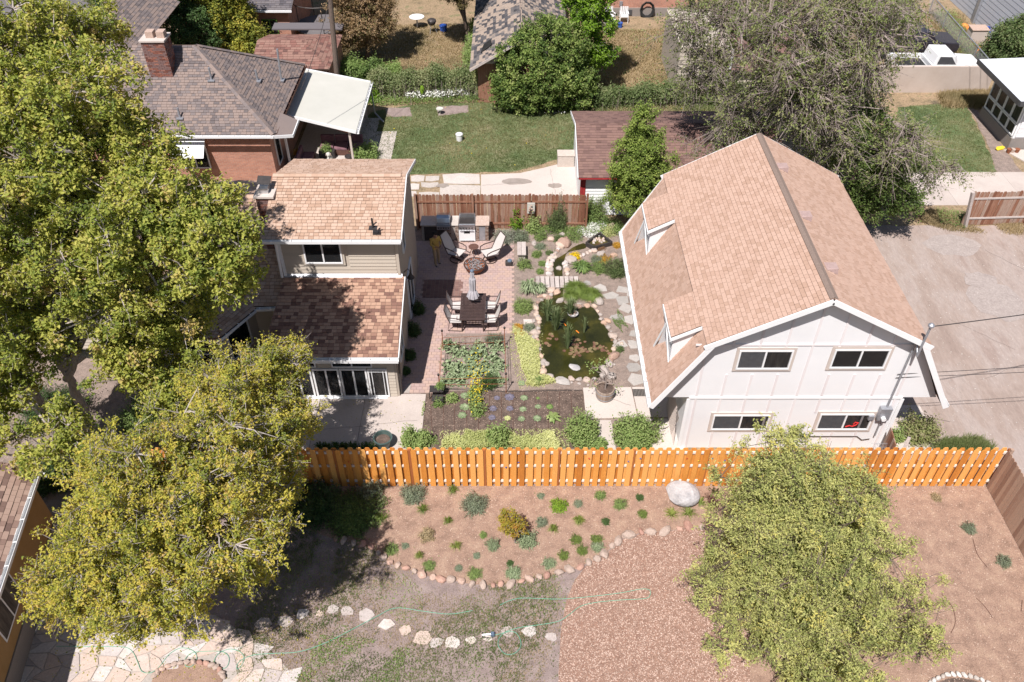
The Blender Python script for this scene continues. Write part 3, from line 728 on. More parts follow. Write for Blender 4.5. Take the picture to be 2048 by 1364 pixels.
def wall_prism(parent, pts, th, m, name='wall'):
    """pts: planar 3D outline, thickened inward by th along -normal given as vector th"""
    pts = [Vector(p) for p in pts]; th = Vector(th); n = len(pts); b = MB()
    b.add(pts+[p+th for p in pts], [tuple(range(n)), tuple(range(2*n-1, n-1, -1))]+[(i, (i+1) % n, n+(i+1) % n, n+i)[::-1] for i in range(n)])
    return b.build(name, M[m], parent)
# ------------------------------------------------------------------ gambrel house
X0, HB, HE = 9.1, 3.22, 4.66
YF, YB = 18.0, 27.6
ZR, ZK, ZE = 6.82, 5.12, 2.45
gh = thing('gambrel_house', 'white two storey house with pink gambrel shingle roof beside the dirt alley', 'house', (X0, 23, 0))
prof = lambda inset, y: [(X0-HE+inset*1.6, y, ZE+.02), (X0-HB+inset*.6, y, ZK-inset*.9), (X0, y, ZR-inset), (X0+HB-inset*.6, y, ZK-inset*.9), (X0+HE-inset*1.6, y, ZE+.02)]
YW = 18.35; YWB = 27.4
wall_prism(gh, prof(.1, YW), (0, .12, 0), 'paint_white', 'gable_wall')
wall_prism(gh, [(p[0], YWB, p[2]) for p in prof(.1, YW)][::-1], (0, -.12, 0), 'paint_white', 'gable_wall')
lw = MB(); lw.bx((X0-3.42, YW+.125, 0), (X0+3.42, YWB-.13, ZE)); lw.build('lower_wall', M['paint_white'], gh)
wf = MB(); wf.bx((X0-3.42, YW, 0), (X0+3.42, YW+.12, ZE+.01)); wf.build('front_wall', M['paint_white'], gh)
MB().bx((X0-HE+.12, YW+.13, ZE), (X0-3.43, YWB-.14, ZE+.04)).build('soffit', M['paint_white'], gh); MB().bx((X0+3.43, YW+.13, ZE), (X0+HE-.12, YWB-.14, ZE+.04)).build('soffit', M['paint_white'], gh)
# battens, each its own piece
for i in range(9):
    x = X0-3.2+i*.8
    for z0, z1 in ((.0, ZE-.05), (ZE+.1, None)):
        if z1 is None:
            dx = abs(x-X0); z1 = (ZR-.16-dx*(ZR-ZK)/HB) if dx < HB else ZK-.1
            z1 = min(z1, 6.6)
        segs = [(z0, z1)]
        for (a, c, b, e) in ((6.35, .95, 7.75, 1.75), (9.9, .95, 11.3, 1.75), (6.7, 3.5, 8.4, 4.65), (9.8, 3.5, 11.5, 4.65)):
            if a-.1 < x < b+.1: segs = [s for (u, v) in segs for s in ((u, min(v, c)), (max(u, e), v)) if s[1]-s[0] > .04]
        for u, v in segs: MB().bx((x-.035, YW-.022, u), (x+.035, YW-.001, v), rnd.random()).build('batten', M['batten_pink'], gh)
MB().bx((X0-3.42, YW-.03, ZE-.045), (X0+3.42, YW-.002, ZE+.05), .5).build('belly_band', M['trim_white'], gh)
MB().bx((X0-3.55, YW-.026, 4.72), (X0+3.5, YW-.002, 4.79), .5).build('batten', M['batten_pink'], gh)
MB().tube([PY(1700-20, 688, YW-.06), PY(1597, 690, YW-.06)], .01, 6)
for sx in (-1, 1): MB().bx((X0+sx*3.43-.06, YW-.03, 0), (X0+sx*3.43+.06, YW-.003, ZE-.05)).build('corner_board', M['trim_white'], gh)
def win_px(par, x0, y0, x1, y1, Y, **k):
    a = PY(x0, y1, Y); b = PY(x1, y1, Y); c = PY((x0+x1)/2, y0, Y)
    return window(par, a, (1, 0, 0), b.x-a.x, c.z-a.z, **k)
for i, (a, b, c, d) in enumerate(((1470, 699, 1576, 737), (1657, 697, 1766, 735), (1420, 828, 1532, 858), (1629, 826, 1734, 858))):
    wn = win_px(gh, a, b, c, d, YW-.001, casing=True, cw=.09, back='curtain_dim' if i != 1 else 'room_dark')
a = PY(1703, 852, YW-.03); mm = MB(); mm.tube([a+Vector((x, -.035, z)) for x, z in ((-.22, 0), (-.1, .06), (0, .02), (.1, .08), (.16, .2), (.05, .22), (.02, .12))], .022, 6); mm.build('red_toy', M['red_plain'], gh)
# roof planes
rf = thing('roof', '', '', (0, 0, 0)); del rf['label'], rf['category']; rf.parent = gh; rf.location = (0, 0, 0)
OV = .0
def up_plane(sx): return [(X0+sx*(HB+.1), YF, ZK-.05), (X0+sx*(HB+.1), YB, ZK-.05), (X0, YB, ZR), (X0, YF, ZR)]
def lo_plane(sx): return [(X0+sx*HE, YF, ZE), (X0+sx*HE, YB, ZE), (X0+sx*HB, YB, ZK-.07), (X0+sx*HB, YF, ZK-.07)]
its = []; b = MB()
for sx in (-1, 1):
    for pl, sd in ((up_plane(sx), 1), (lo_plane(sx), 2)):
        b.slab(pl, .09); its += shingles(pl, .19, .135, .014, sd+sx)
# shed dormers run the upper plane out over the steep slope
DORM = ((18.85, 20.5), (24.6, 26.35)); zd = lambda x: ZR-(X0-x)*(ZR-ZK)/HB
XD = 5.02
for (y0, y1) in DORM:
    pl = [(XD-.12, y0, zd(XD-.12)), (XD-.12, y1, zd(XD-.12)), (X0-HB-.1, y1, zd(X0-HB-.1)), (X0-HB-.1, y0, zd(X0-HB-.1))]
    b.slab(pl, .07); its += shingles(pl, .19, .135, .014, 9)
b.build('decking', M['underlay_shadow'], rf)
pieces(rf, 'shingle', ('tab',), unit_tab, M['roof_pink'], its)
zs = lambda x: ZE+(x-(X0-HE))*(ZK-.07-ZE)/(HE-HB)   # steep slope height
for k, (y0, y1) in enumerate(DORM):
    dm = bpy.data.objects.new('dormer', None); COL.objects.link(dm); dm.parent = gh
    xb = X0-HB-.05
    for yy, dy in ((y0+.09, .05), (y1-.12, .05)):
        wall_prism(dm, [(XD, yy, zs(XD)-.02), (xb, yy, zs(xb)-.05), (xb, yy, zd(xb)-.1), (XD, yy, zd(XD)-.1)], (0, dy, 0), 'paint_white', 'cheek')
    f = MB(); f.bx((XD-.02, y0+.1, zs(XD)-.1), (XD+.04, y1-.08, zd(XD)-.1)); f.build('front_wall', M['paint_white'], dm)
    f = MB(); f.beam((XD-.14, y0-.03, zd(XD-.14)-.08), (xb+.05, y0-.03, zd(xb+.05)-.06), .03, .11); f.build('fascia', M['trim_white'], dm)
    f = MB(); f.beam((XD-.14, y0-.03, zd(XD-.14)-.1), (XD-.14, y1, zd(XD-.14)-.1), .03, .13); f.build('fascia', M['trim_white'], dm)
    # open A-shaped gablet boards in front of the dormer window
    ym = (y0+y1)/2; xa = XD-.14; xl = XD-.3; ap = Vector((xa, ym, zd(XD)-.24)); pa = Vector((XD-.05, y0+.12, zs(XD-.05)+.02)); pb = Vector((xl, y1-.3, zs(xl)+.02))
    f = MB(); f.beam(ap, pa, .03, .07); f.build('rake_board', M['trim_white'], dm)
    f = MB(); f.beam(ap, pb, .03, .07); f.build('rake_board', M['trim_white'], dm)
    f = MB(); pc = Vector((XD-.02, ym+.25, zs(XD-.02))); f.slab([ap-Vector((0, 0, .1)), pb+Vector((.1, 0, 0)), pc], .03); f.build('louver_panel', M['paint_white'], dm)
# ridge strip and vents
rs = MB(); 
for sx in (-1, 1): rs.slab([(X0, YF+.02, ZR+.045), (X0, YB-.02, ZR+.045), (X0+sx*.12, YB-.02, ZR-.01), (X0+sx*.12, YF+.02, ZR-.01)], .02)
rs.build('ridge_vent', M['ridge_dark'], rf)
for (px, py) in ((1563, 334), (1609, 431), (1660, 535)):
    zz = 6.2; 
    for _ in range(4):
        p = P(px, py, zz); zz = ZR-abs(p.x-X0)*(ZR-ZK)/HB+.05
    v = MB(); x, y = p.x, p.y; z = lambda q: ZR-abs(q-X0)*(ZR-ZK)/HB+.02
    v.add([(x-.16, y-.2, z(x-.16)), (x+.2, y-.2, z(x+.2)), (x+.2, y+.2, z(x+.2)), (x-.16, y+.2, z(x-.16)), (x-.12, y-.14, z(x-.16)+.02), (x+.2, y-.16, z(x+.2)+.2), (x+.2, y+.16, z(x+.2)+.2), (x-.12, y+.14, z(x-.16)+.02)],
          [(0, 1, 5, 4), (1, 2, 6, 5), (2, 3, 7, 6), (3, 0, 4, 7), (4, 5, 6, 7)]); v.build('roof_vent', M['trim_rose'], rf)
# rake boards
pr = [(X0-HE-.02, ZE-.02), (X0-HB-.12, ZK-.1), (X0, ZR-.02), (X0+HB+.12, ZK-.1), (X0+HE+.02, ZE-.02)]
for yy in (YF-.02, YB+.02):
    for i, (a, b_) in enumerate((((X0-HE-.03, ZE-.08), (X0-HB+.06, ZK-.1)), ((X0-HB-.16, ZK-.18), (X0, ZR-.09)), ((X0, ZR-.09), (X0+HB+.16, ZK-.18)), ((X0+HB-.06, ZK-.1), (X0+HE+.03, ZE-.08)))):
        f = MB(); f.beam((a[0], yy-(.004 if i in (1, 2) else 0), a[1]), (b_[0], yy-(.004 if i in (1, 2) else 0), b_[1]), .035, .17, up=(0, 1, 0)) if False else f.beam((a[0], yy, a[1]), (b_[0], yy, b_[1]), .036+.008*(i in (1, 2)), .17)
        f.build('rake_board', M['trim_white'], gh)
gutter(gh, (X0-HE-.07, YF, ZE+.02), (X0-HE-.07, YB, ZE+.02), hangers=True)
gutter(gh, (X0+HE+.07, YF, ZE+.02), (X0+HE+.07, YB, ZE+.02))
# lattice screen by the near left corner, apron beam on the right
lt = MB()
for i in range(14):
    lt.beam((5.5, 18.42+i*.1, .05), (5.5, 18.42+i*.1+.5, 1.5), .02, .012); lt.beam((5.49, 18.9+i*.1, .05), (5.49, 18.9+i*.1-.5, 1.5), .02, .012)
lt.build('lattice', M['trim_taupe'], gh, kind='stuff')
MB().bx((X0+3.43, YW+.3, ZE-.14), (X0+HE-.1, YW+.4, ZE)).build('brace', M['trim_white'], gh)
MB().bx((13.35, 20.9, 0), (13.45, 21.0, ZE)).build('post', M['trim_white'], gh)
# electricity: mast, meter, conduit
em = thing('electric_meter', 'grey electric meter box with mast conduit on the white gable wall', 'electric meter', PY(1758, 852, YW)*1)
bx_ = PY(1768, 815, YW); m_ = MB(); m_.bx((bx_.x-.17, YW-.2, bx_.z-.42), (bx_.x+.2, YW-.025, bx_.z+.12)); m_.build('box', M['metal_grey'], em, bevel=.01)
q = PY(1766, 836, YW-.2); MB().tube([(q.x, YW-.2, q.z), (q.x, YW-.3, q.z)], .075, 14).build('dial', M['white_plain'], em)
MB().bx((bx_.x-.42, YW-.12, bx_.z-.5), (bx_.x-.24, YW-.025, bx_.z-.3)).build('junction_box', M['metal_grey'], em, bevel=.008)
q0 = Vector((bx_.x+.03, YW-.1, bx_.z+.1)); q1 = Vector((q0.x, YW-.1, ZK-.1)); tp = q1+Vector((0, -.06, 1.15))
cm_ = MB(); cm_.tube([q0, q1], .03, 8); cm_.tube([q1+Vector((0, -.32, -.35)), q1+Vector((0, -.34, .85))], .035, 8)
cm_.tube([q1, q1+Vector((0, -.32, -.3))], .03, 8); cm_.build('conduit', M['metal_grey'], em)
tp = q1+Vector((0, -.34, .85)); MB().lathe(tp, [(.04, -.05), (.09, 0), (.09, .06), (.03, .12)], 12).build('weatherhead', M['metal_grey'], em)
MB().tube([q0+Vector((0, 0, -.5)), q0+Vector((0, -.02, -1.35))], .022, 6).build('ground_pipe', M['metal_grey'], em)
MB().tube([(5.8+2.6, YW-.045, .62), (bx_.x-.5, YW-.045, .62), (bx_.x-.3, YW-.05, .45), (bx_.x-.05, YW-.05, .5)], .014, 6).build('cable', M['metal_dark'], em)
def wire(pts, r=.012, sag=.0, label='', group='overhead wires'):
    a, b = Vector(pts[0]), Vector(pts[1]); L = [a+(b-a)*(i/24)+Vector((0, 0, -sag*4*(i/24)*(1-i/24))) for i in range(25)]
    o = MB().tube(L, r, 5).build('overhead_wire', M['metal_dark']); tag(o, label, 'wire', group); return o
wire([tp+Vector((.05, 0, 0)), (45, 26, 5.6)], .016, .5, 'twisted service cable running right from the grey mast over the alley')
wire([(X0+2.9, YW-.05, 3.55), (45, 21.2, 4.6)], .01, .4, 'upper of two thin wires from the white gable wall over the alley')
wire([(X0+2.9, YW-.05, 3.4), (45, 20.7, 4.3)], .01, .4, 'lower of two thin wires from the white gable wall over the alley')
for i, d in enumerate((0, .35, .9)):
    wire([(22-d*1.2, 60, 8.5), (31-d, 12, 8.5)], .012, .5, ('first', 'second', 'third')[i]+' long wire crossing diagonally above the alley, counted from the right')
# ------------------------------------------------------------------ beige house with the paver patio
ha = thing('beige_house', 'beige house with tan shingle roofs and brick chimney beside the paver patio', 'house', (-6, 23, 0))
XR = -4.05
wall_prism(ha, [(XR, 20.75, 0), (XR, 28.6, 0), (XR, 28.6, 4.95), (XR, 26, 5.88), (XR, 23.6, 5.05), (XR, 23.6, 3.2), (XR, 20.75, 2.2)], (-.15, 0, 0), 'stucco_beige', 'side_wall')
MB().bx((-8.3, 20.76, 0), (XR-.152, 20.9, 2.28)).build('sunroom_wall', M['siding_beige'], ha)
MB().bx((-8.15, 23.62, 2.9), (XR-.152, 23.78, 5.08)).build('upper_wall', M['siding_beige'], ha)
wall_prism(ha, [(-8.15, 23.6, 2.0), (-8.15, 23.6, 5.05), (-8.15, 26, 5.88), (-8.15, 28.6, 4.95), (-8.15, 28.6, 2)], (.12, 0, 0), 'siding_beige', 'side_wall')
MB().bx((-8.2, 28.45, 0), (XR-.152, 28.6, 4.95)).build('back_wall', M['siding_beige'], ha)
boards_wall(ha, -8.15, XR-.08, 23.61, (3.3, 5.1), .15, holes=((-7.42, 3.8, -5.78, 5.2),))
boards_wall(ha, -4.42, XR-.08, 20.75, (.05, 2.2), .15)
boards_wall(ha, -8.3, -4.42, 20.75, (1.47, 2.2), .15, holes=((-7.6, 1.5, -6.82, 1.93), (-6.32, 1.5, -4.85, 1.93)))
for x in (-8.15, XR): MB().bx((x-.05, 23.54, 3.25), (x+.05, 23.6, 5.05)).build('corner_board', M['trim_white' if x < -6 else 'siding_beige'], ha)
win_px(ha, 612, 470, 687, 526, 23.59, casing=True, cm='siding_beige', cw=.08, back='room_dark')
YS = 20.74
window(ha, (-5.08, YS, .05), (1, 0, 0), .68, 1.38, fw=.05, cols=1, grid=((.14, .54), (1.24,)), back='curtain_dim')
window(ha, (-6.06, YS, .04), (1, 0, 0), .95, 1.4, fw=.06, cols=2, back='room_dark')
window(ha, (-7.02, YS, .04), (1, 0, 0), .93, 1.4, fw=.06, cols=2, back='room_dark')
window(ha, (-8.0, YS, .04), (1, 0, 0), .93, 1.4, fw=.06, cols=2, back='room_dark')
window(ha, (-6.3, YS, 1.52), (1, 0, 0), 1.42, .4, fw=.045, cols=2, back='room_dark')
window(ha, (-7.75, YS, 1.52), (1, 0, 0), .9, .4, fw=.045, cols=1, back='room_dark')
MB().bx((-8.2, 20.6, -.0), (-4.5, 20.735, .045)).build('door_sill', M['trim_white'], ha)
window(ha, (XR+.001, 24.9, .1), (0, 1, 0), 1.5, 2.0, fw=.07, cols=2, back='room_dark', name='patio_door')
window(ha, (XR+.001, 24.8, 3.4), (0, 1, 0), .6, 1.0, fw=.05, cols=1, back='room_dark')
window(ha, (XR+.001, 21.6, .9), (0, 1, 0), .9, .9, fw=.05, cols=2, back='room_dark')
MB().tube([(XR+.1, 20.85, 2.2), (XR+.05, 20.85, .1)], .04, 6).build('downspout', M['metal_dark'], ha)
MB().tube([(-8.2, 23.45, 4.95), (-8.25, 23.45, 3.35)], .05, 4).build('downspout', M['trim_white'], ha)
rf = bpy.data.objects.new('roof', None); COL.objects.link(rf); rf.parent = ha
planes = [([(-8.6, 23.28, 5.13), (-3.82, 23.28, 5.13), (-3.82, 26, 6.02), (-8.6, 26, 6.02)], 'roof_tan'), ([(-3.82, 28.8, 5.05), (-8.6, 28.8, 5.05), (-8.6, 26, 6.02), (-3.82, 26, 6.02)], 'roof_tan')]
low = [(-8.55, 20.38, 2.3), (-3.88, 20.38, 2.3), (-3.88, 23.58, 3.3), (-8.2, 23.58, 3.3)]
mainp = [(-24, 22.8, 2.55), (-8.5, 22.8, 2.55), (-8.17, 23.6, 2.93), (-8.17, 27, 4.5), (-24, 27, 4.5)]
rear = [(-8.3, 31, 2.75), (-21, 31, 2.75), (-21, 27, 4.5), (-8.3, 27, 4.5)]
bayp = [[(-12.6, 21.15, 2.5), (-10.1, 21.15, 2.5), (-10.9, 23.6, 2.98), (-11.8, 23.6, 2.98)], [(-10.1, 21.15, 2.5), (-9.2, 22.75, 2.5), (-10.2, 23.6, 2.98), (-10.9, 23.6, 2.98)], [(-13.5, 22.75, 2.5), (-12.6, 21.15, 2.5), (-11.8, 23.6, 2.98), (-12.5, 23.6, 2.98)]]
b = MB(); it1 = []; it2 = []
for p, _ in planes: b.slab(p, .08); it1 += shingles(p, .19, .14, .013, 3)
b.slab(low, .08); it2 += shingles(low, .19, .14, .013, 5)
for i, p in enumerate([mainp, rear]+bayp): b.slab(p, .08); it1 += shingles(p, .19, .14, .013, 6+i)
b.build('decking', M['underlay_shadow'], rf)
pieces(rf, 'shingle', ('tab',), unit_tab, M['roof_tan'], it1, limit=180, keyf=lambda it: (it[0].translation-Vector((-5.5, 23, 5))).length)
pieces(rf, 'shingle', ('tab',), unit_tab, M['roof_mix'], it2, limit=110, rest='sunroom_shingles', keyf=lambda it: (it[0].translation-Vector((-4.5, 20, 3))).length)
caps = ridge_caps((-8.6, 26, 6.04), (-3.82, 26, 6.04), (0, -1, -.33), (0, 1, -.33), .13)+ridge_caps((-21, 27, 4.52), (-8.6, 27, 4.52), (0, -1, -.45), (0, 1, -.45), .13)
m_ = MB()
for Mx, t_ in caps:
    u = unit_box(t_); m_.add([Mx @ Vector(v) for v in u.v], u.f, t_)
m_.build('ridge_cap', M['roof_tan'], rf, kind='stuff')
gutter(ha, (-8.62, 23.22, 5.12), (-3.82, 23.22, 5.12)); gutter(ha, (-8.5, 20.3, 2.3), (-3.86, 20.3, 2.3), s=.14)
gutter(ha, (-24, 22.72, 2.55), (-13.6, 22.72, 2.55)); gutter(ha, (-9.25, 22.7, 2.52), (-8.5, 22.72, 2.55)); gutter(ha, (-10.1, 21.1, 2.5), (-9.22, 22.7, 2.5))
for a, b_ in (((-3.8, 23.28, 5.08), (-3.8, 26, 5.97)), ((-3.8, 26, 5.97), (-3.8, 28.8, 5.0)), ((-3.86, 20.38, 2.24), (-3.86, 23.58, 3.24))):
    MB().beam(a, b_, .03, .13).build('rake_board', M['trim_white'], ha)
MB().slab([(-8.2, 23.5, 3.32), (-3.95, 23.5, 3.32), (-3.95, 23.6, 3.4), (-8.2, 23.6, 3.4)], .02).build('flashing', M['metal_grey'], ha)
MB().bx((-24, 23.1, 0), (-8.16, 23.3, 2.55)).build('front_wall', M['siding_beige'], ha)
MB().prism([(-9.45, 23.1), (-10.25, 21.45), (-12.4, 21.45), (-13.2, 23.1)], 0, 2.45).build('bay_wall', M['siding_beige'], ha)
boards_wall(ha, -20, -13.6, 23.09, (.1, 2.4), .15)
window(ha, (-12.2, 21.44, .9), (1, 0, 0), 1.7, 1.2, cols=3, rows=2, back='room_dark'); window(ha, (-10.13, 21.69, .9), (.436, .9, 0), 1.1, 1.2, cols=1, back='room_dark')
window(ha, (-15.5, 23.05, 1.0), (1, 0, 0), 1.2, 1.1, cols=2, back='room_dark')
# chimney: every brick
def chimney(parent, x0, y0, x1, y1, z0, z1, part='chimney', bh=.075, bw=.22, bd=.03, lim=300):
    c = bpy.data.objects.new(part, None); COL.objects.link(c); c.parent = parent
    MB().bx((x0+.02, y0+.02, z0), (x1-.02, y1-.02, z1), .3).build('mortar_core', M['mortar'], c)
    it = []; z = z0; r = 0
    while z < z1-.03:
        for side in range(4):
            a, e = ((x0, x1), (y0, y1), (x0, x1), (y0, y1))[side]; t = a-(r % 2)*bw*.5
            while t < e-.02:
                u0, u1 = max(t, a), min(t+bw, e)
                if u1-u0 > .03:
                    if side == 0: p, s_ = (u0, y0, z), (u1-u0-.012, .04, bh-.014)
                    elif side == 2: p, s_ = (u0, y1-.04, z), (u1-u0-.012, .04, bh-.014)
                    elif side == 1: p, s_ = (x0, u0+.004, z), (.04, u1-u0-.016, bh-.014)
                    else: p, s_ = (x1-.04, u0+.004, z), (.04, u1-u0-.016, bh-.014)
                    if side in (0, 2) : p = (p[0], p[1]+(-.003 if side == 0 else .003), p[2])
                    it.append((frame(Vector(p), Vector((s_[0], 0, 0)), Vector((0, s_[1], 0)), Vector((0, 0, s_[2]))), rnd.random()))
                t += bw
        z += bh; r += 1
    pieces(c, 'brick', ('box',), unit_box, M['brick_red'], it, limit=lim)
    MB().bx((x0-.06, y0-.06, z1), (x1+.06, y1+.06, z1+.09)).build('cap', M['concrete'], c, bevel=.01)
    return c
ch = chimney(ha, -9.05, 24.9, -8.45, 25.65, 3.4, 5.75)
MB().bx((-8.92, 25.05, 5.84), (-8.6, 25.45, 6.05)).build('flue', M['steel'], ch)
MB().slab([(-9.0, 25.2, 6.15), (-8.55, 25.2, 6.12), (-8.52, 25.55, 6.25), (-9.0, 25.55, 6.28)], .03).build('flue_lid', M['metal_dark'], ch)
vp = MB(); p = P(746, 455, 5.55); vp.tube([p, p+Vector((0, -.02, .38))], .035, 8); vp.tube([p+Vector((0, 0, .08)), p+Vector((.14, 0, .22))], .025, 6); vp.bx(p-Vector((.14, .12, .03)), p+Vector((.14, .12, -.0))); vp.build('vent_pipe', M['metal_dark'], rf)
ln = thing('wall_lantern', 'dark barn lantern on the beige wall above the patio', 'lamp', (XR, 24.6, 2.6)); MB().tube([(XR, 24.6, 2.7), (XR+.16, 24.6, 2.86), (XR+.24, 24.6, 2.7)], .015, 6).build('arm', M['metal_dark'], ln); MB().lathe((XR+.24, 24.6, 2.45), [(.15, 0), (.06, .14), (.03, .25)], 14).build('shade', M['metal_dark'], ln)
# ------------------------------------------------------------------ fences
def fence_run(name, label, a, b, H, pitch, bw, m, th=.02, group=None, posts=2.4, postm=None, railm=None, rails=(.25, .95, 1.6), shadowbox=False, dogear=True, pside=-1, ptop=.05, lean=0., postw=.09, railside=-1, seed=0, hvar=.0, cols=None):
    """boards, rails and posts from a to b; the finished side is left of a->b times pside"""
    r_ = random.Random(seed); a = Vector((a[0], a[1], 0)); b = Vector((b[0], b[1], 0)); d = (b-a); L = d.length; d.normalize(); n = Vector((d.y, -d.x, 0))
    t = thing(name, label, 'fence', (a+b)/2, 0, group); k = int(L/pitch); q = rootloc(t)
    def bm_(t_):
        u = MB(); 
        if dogear: o = [(0, 0), (1, 0), (1, .97), (.8, 1), (.2, 1), (0, .97)]
        else: o = [(0, 0), (1, 0), (1, 1), (0, 1)]
        nn = len(o); u.add([(x, 0, z) for x, z in o]+[(x, 1, z) for x, z in o], [tuple(range(nn)), tuple(range(2*nn-1, nn-1, -1))]+[(i, nn+i, nn+(i+1) % nn, (i+1) % nn) for i in range(nn)], t_)
        return u
    vs_ = [bm_((i+.5)/8).mesh('board') for i in range(8)]
    for i in range(k):
        rows = [(i*pitch, 1)]+([((i+.5)*pitch, -1)] if shadowbox else [])
        for s_, side in rows:
            hh = H+r_.uniform(-hvar, hvar); off = n*(side*(.045 if shadowbox else .03)*(-pside)-(th/2))
            tw = r_.uniform(-.006, .006)
            s_ += r_.uniform(-.008, .008); Mx = frame(a+d*s_+n*(.045*side*(-pside) if shadowbox else .03*railside*-1)+Vector((0, 0, .02)), d*bw+n*tw, n*th, Vector((d.x*r_.uniform(-lean, lean), d.y*r_.uniform(-lean, lean), hh)))
            o = link('board', vs_[r_.randrange(8)], m, t); o.matrix_local = Matrix.Translation(-q) @ Mx
    for z in rails:
        MB().beam(a+Vector((0, 0, z)), b+Vector((0, 0, z)), .05 if shadowbox else .045, .085, r_.random()).build('rail', railm or m, t)
    np_ = max(1, round(L/posts))
    for i in range(np_+1):
        p = a+d*(L*i/np_)+n*(railside*.06 if not shadowbox else 0)
        MB().box(p+Vector((0, 0, (H+ptop)/2)), (postw, postw, H+ptop), rot=math.atan2(d.y, d.x), tint=r_.random()).build('post', postm or m, t)
    return t
fence_run('picket_fence', 'long orange stained shadowbox fence with pale rails across the middle of the yard', (-12.6, 16.76), (15.55, 16.76), 1.8, .262, .168, M['fence_orange'], shadowbox=True, postm=M['fence_orange_dark'], railm=M['rail_pale'], rails=(.22, .98, 1.62), ptop=-.02, hvar=.012, lean=.012)
fence_run('board_fence', 'tan board fence running down the right edge of the mulch yard', (15.5, 16.7), (15.5, 6.0), 1.8, .145, .14, M['fence_tan'], seed=3, hvar=.01, railside=-1, postm=M['fence_tan'])
fence_run('board_fence', 'weathered brown board fence with posts behind the grill and garden', (-4.3, 31.35), (3.35, 31.35), 1.8, .152, .142, M['fence_brown'], seed=5, hvar=.03, lean=.02, railside=1, posts=2.2, ptop=.1, rails=(.3, 1.45))
fence_run('board_fence', 'short worn brown fence with two pale rails beyond the dirt alley', (20.6, 31.6), (26.5, 31.9), 1.75, .15, .142, M['fence_brown'], seed=6, hvar=.03, lean=.03, railside=1, posts=2.4, ptop=.1, railm=M['wood_weathered'], rails=(.4, 1.45))
MB().beam((20.75, 31.45, 0), (20.35, 31.35, 1.95), .13, .13).build('leaning_post', M['wood_weathered'], bpy.data.objects['board_fence.002'])
# little coloured glass marbles in the fence boards
for i in range(13):
    o = MB().lathe((-3.1+i*.78+rnd.uniform(-.1, .1), 16.66, 0), [(.012, -.0), (.03, .012), (.0, .02)], 8)
fb = bpy.data.objects['picket_fence']
for i, (px, py, c) in enumerate(((697, 924, 'red_plain'), (768, 930, 'yellow_plain'), (987, 918, 'blue_grey'), (1037, 925, 'blue_plain'), (1012, 935, 'blue_plain'), (1178, 917, 'red_plain'), (1203, 922, 'yellow_plain'), (1257, 923, 'blue_plain'), (1281, 917, 'blue_plain'), (1374, 917, 'red_plain'), (1397, 922, 'yellow_plain'), (1425, 917, 'blue_grey'), (1450, 921, 'blue_plain'))):
    p = PY(px, py, 16.655); MB().rock(p, (.035, .012, .035), i, 1).build('glass_gem', M[c], fb)
# remains of an old fence bay and wire by the meter
of = thing('old_fence_panel', 'small leaning weathered fence panel behind the orange fence near the meter', 'fence', (12.35, 17.6, 0))
for i in range(5): MB().box((12.25+i*.02, 17.3+i*.15, .75), (.03, .14, 1.4), tint=rnd.random()).build('board', M['fence_brown'], of)
MB().beam((12.5, 17.1, .1), (12.75, 17.5, 1.5), .1, .06).build('post', M['wood_weathered'], of)
tl = thing('fence_wire_roll', 'grey wire mesh panel beside the white wall behind the orange fence', 'wire mesh', (11.9, 17.5, 0)); m_ = MB()
for i in range(9): m_.tube([(11.7+i*.05, 17.2, .05), (11.8+i*.05, 17.6, 1.1)], .006, 4); m_.tube([(11.68, 17.2+i*.05, .05+i*.13), (12.2, 17.2+i*.05, .05+i*.13)], .006, 4)
m_.build('mesh', M['metal_grey'], tl)
# ------------------------------------------------------------------ neighbouring buildings
def brickmat():
    m, t, b = base('brick_small'); g = geo(t)
    cb = nd(t, 'ShaderNodeCombineXYZ'); sp = nd(t, 'ShaderNodeSeparateXYZ'); t.links.new(g, sp.inputs[0])
    ad = nd(t, 'ShaderNodeMath', operation='ADD'); t.links.new(sp.outputs[0], ad.inputs[0]); t.links.new(sp.outputs[1], ad.inputs[1])
    t.links.new(ad.outputs[0], cb.inputs[0]); t.links.new(sp.outputs[2], cb.inputs[1])
    br = nd(t, 'ShaderNodeTexBrick'); t.links.new(cb.outputs[0], br.inputs[0]); br.inputs['Scale'].default_value = 1
    br.inputs['Brick Width'].default_value = .22; br.inputs['Row Height'].default_value = .075; br.inputs['Mortar Size'].default_value = .006
    br.inputs['Color1'].default_value = (.5, .23, .155, 1); br.inputs['Color2'].default_value = (.4, .175, .12, 1); br.inputs['Mortar'].default_value = (.4, .32, .27, 1)
    v = ramp(t, noise(t, 2, 4, .6, g), [(.3, (.85, .85, .85)), (.7, (1.1, 1.1, 1.1))])
    t.links.new(mixc(t, 1., br.outputs[0], v, 'MULTIPLY'), b.inputs['Base Color']); b.inputs['Roughness'].default_value = .9
    bp = nd(t, 'ShaderNodeBump'); bp.inputs['Strength'].default_value = .5; bp.inputs['Distance'].default_value = .02; bp.invert = True
    t.links.new(br.outputs['Fac'], bp.inputs['Height']); t.links.new(bp.outputs[0], b.inputs['Normal']); MATS['brick_small'] = m
brickmat()
def roof_on(parent, planes, m, limit=0, tab=(.24, .16, .01), seed=0, th=.08, name='roof'):
    rf = bpy.data.objects.new(name, None); COL.objects.link(rf); rf.parent = parent; b = MB(); it = []
    for i, p in enumerate(planes): b.slab(p, th); it += shingles(p, *tab, seed+i)
    b.build('decking', M['underlay_shadow'], rf); pieces(rf, 'shingle', ('tab',), unit_tab, M[m], it, limit=limit); return rf
hc = thing('brick_house', 'red brick house with grey brown hip roof and brick chimney beyond the beige house', 'house', (-16, 38, 0))
MB().bx((-21, 35, 0), (-11.4, 41.9, 2.98)).build('wall', M['brick_small'], hc)
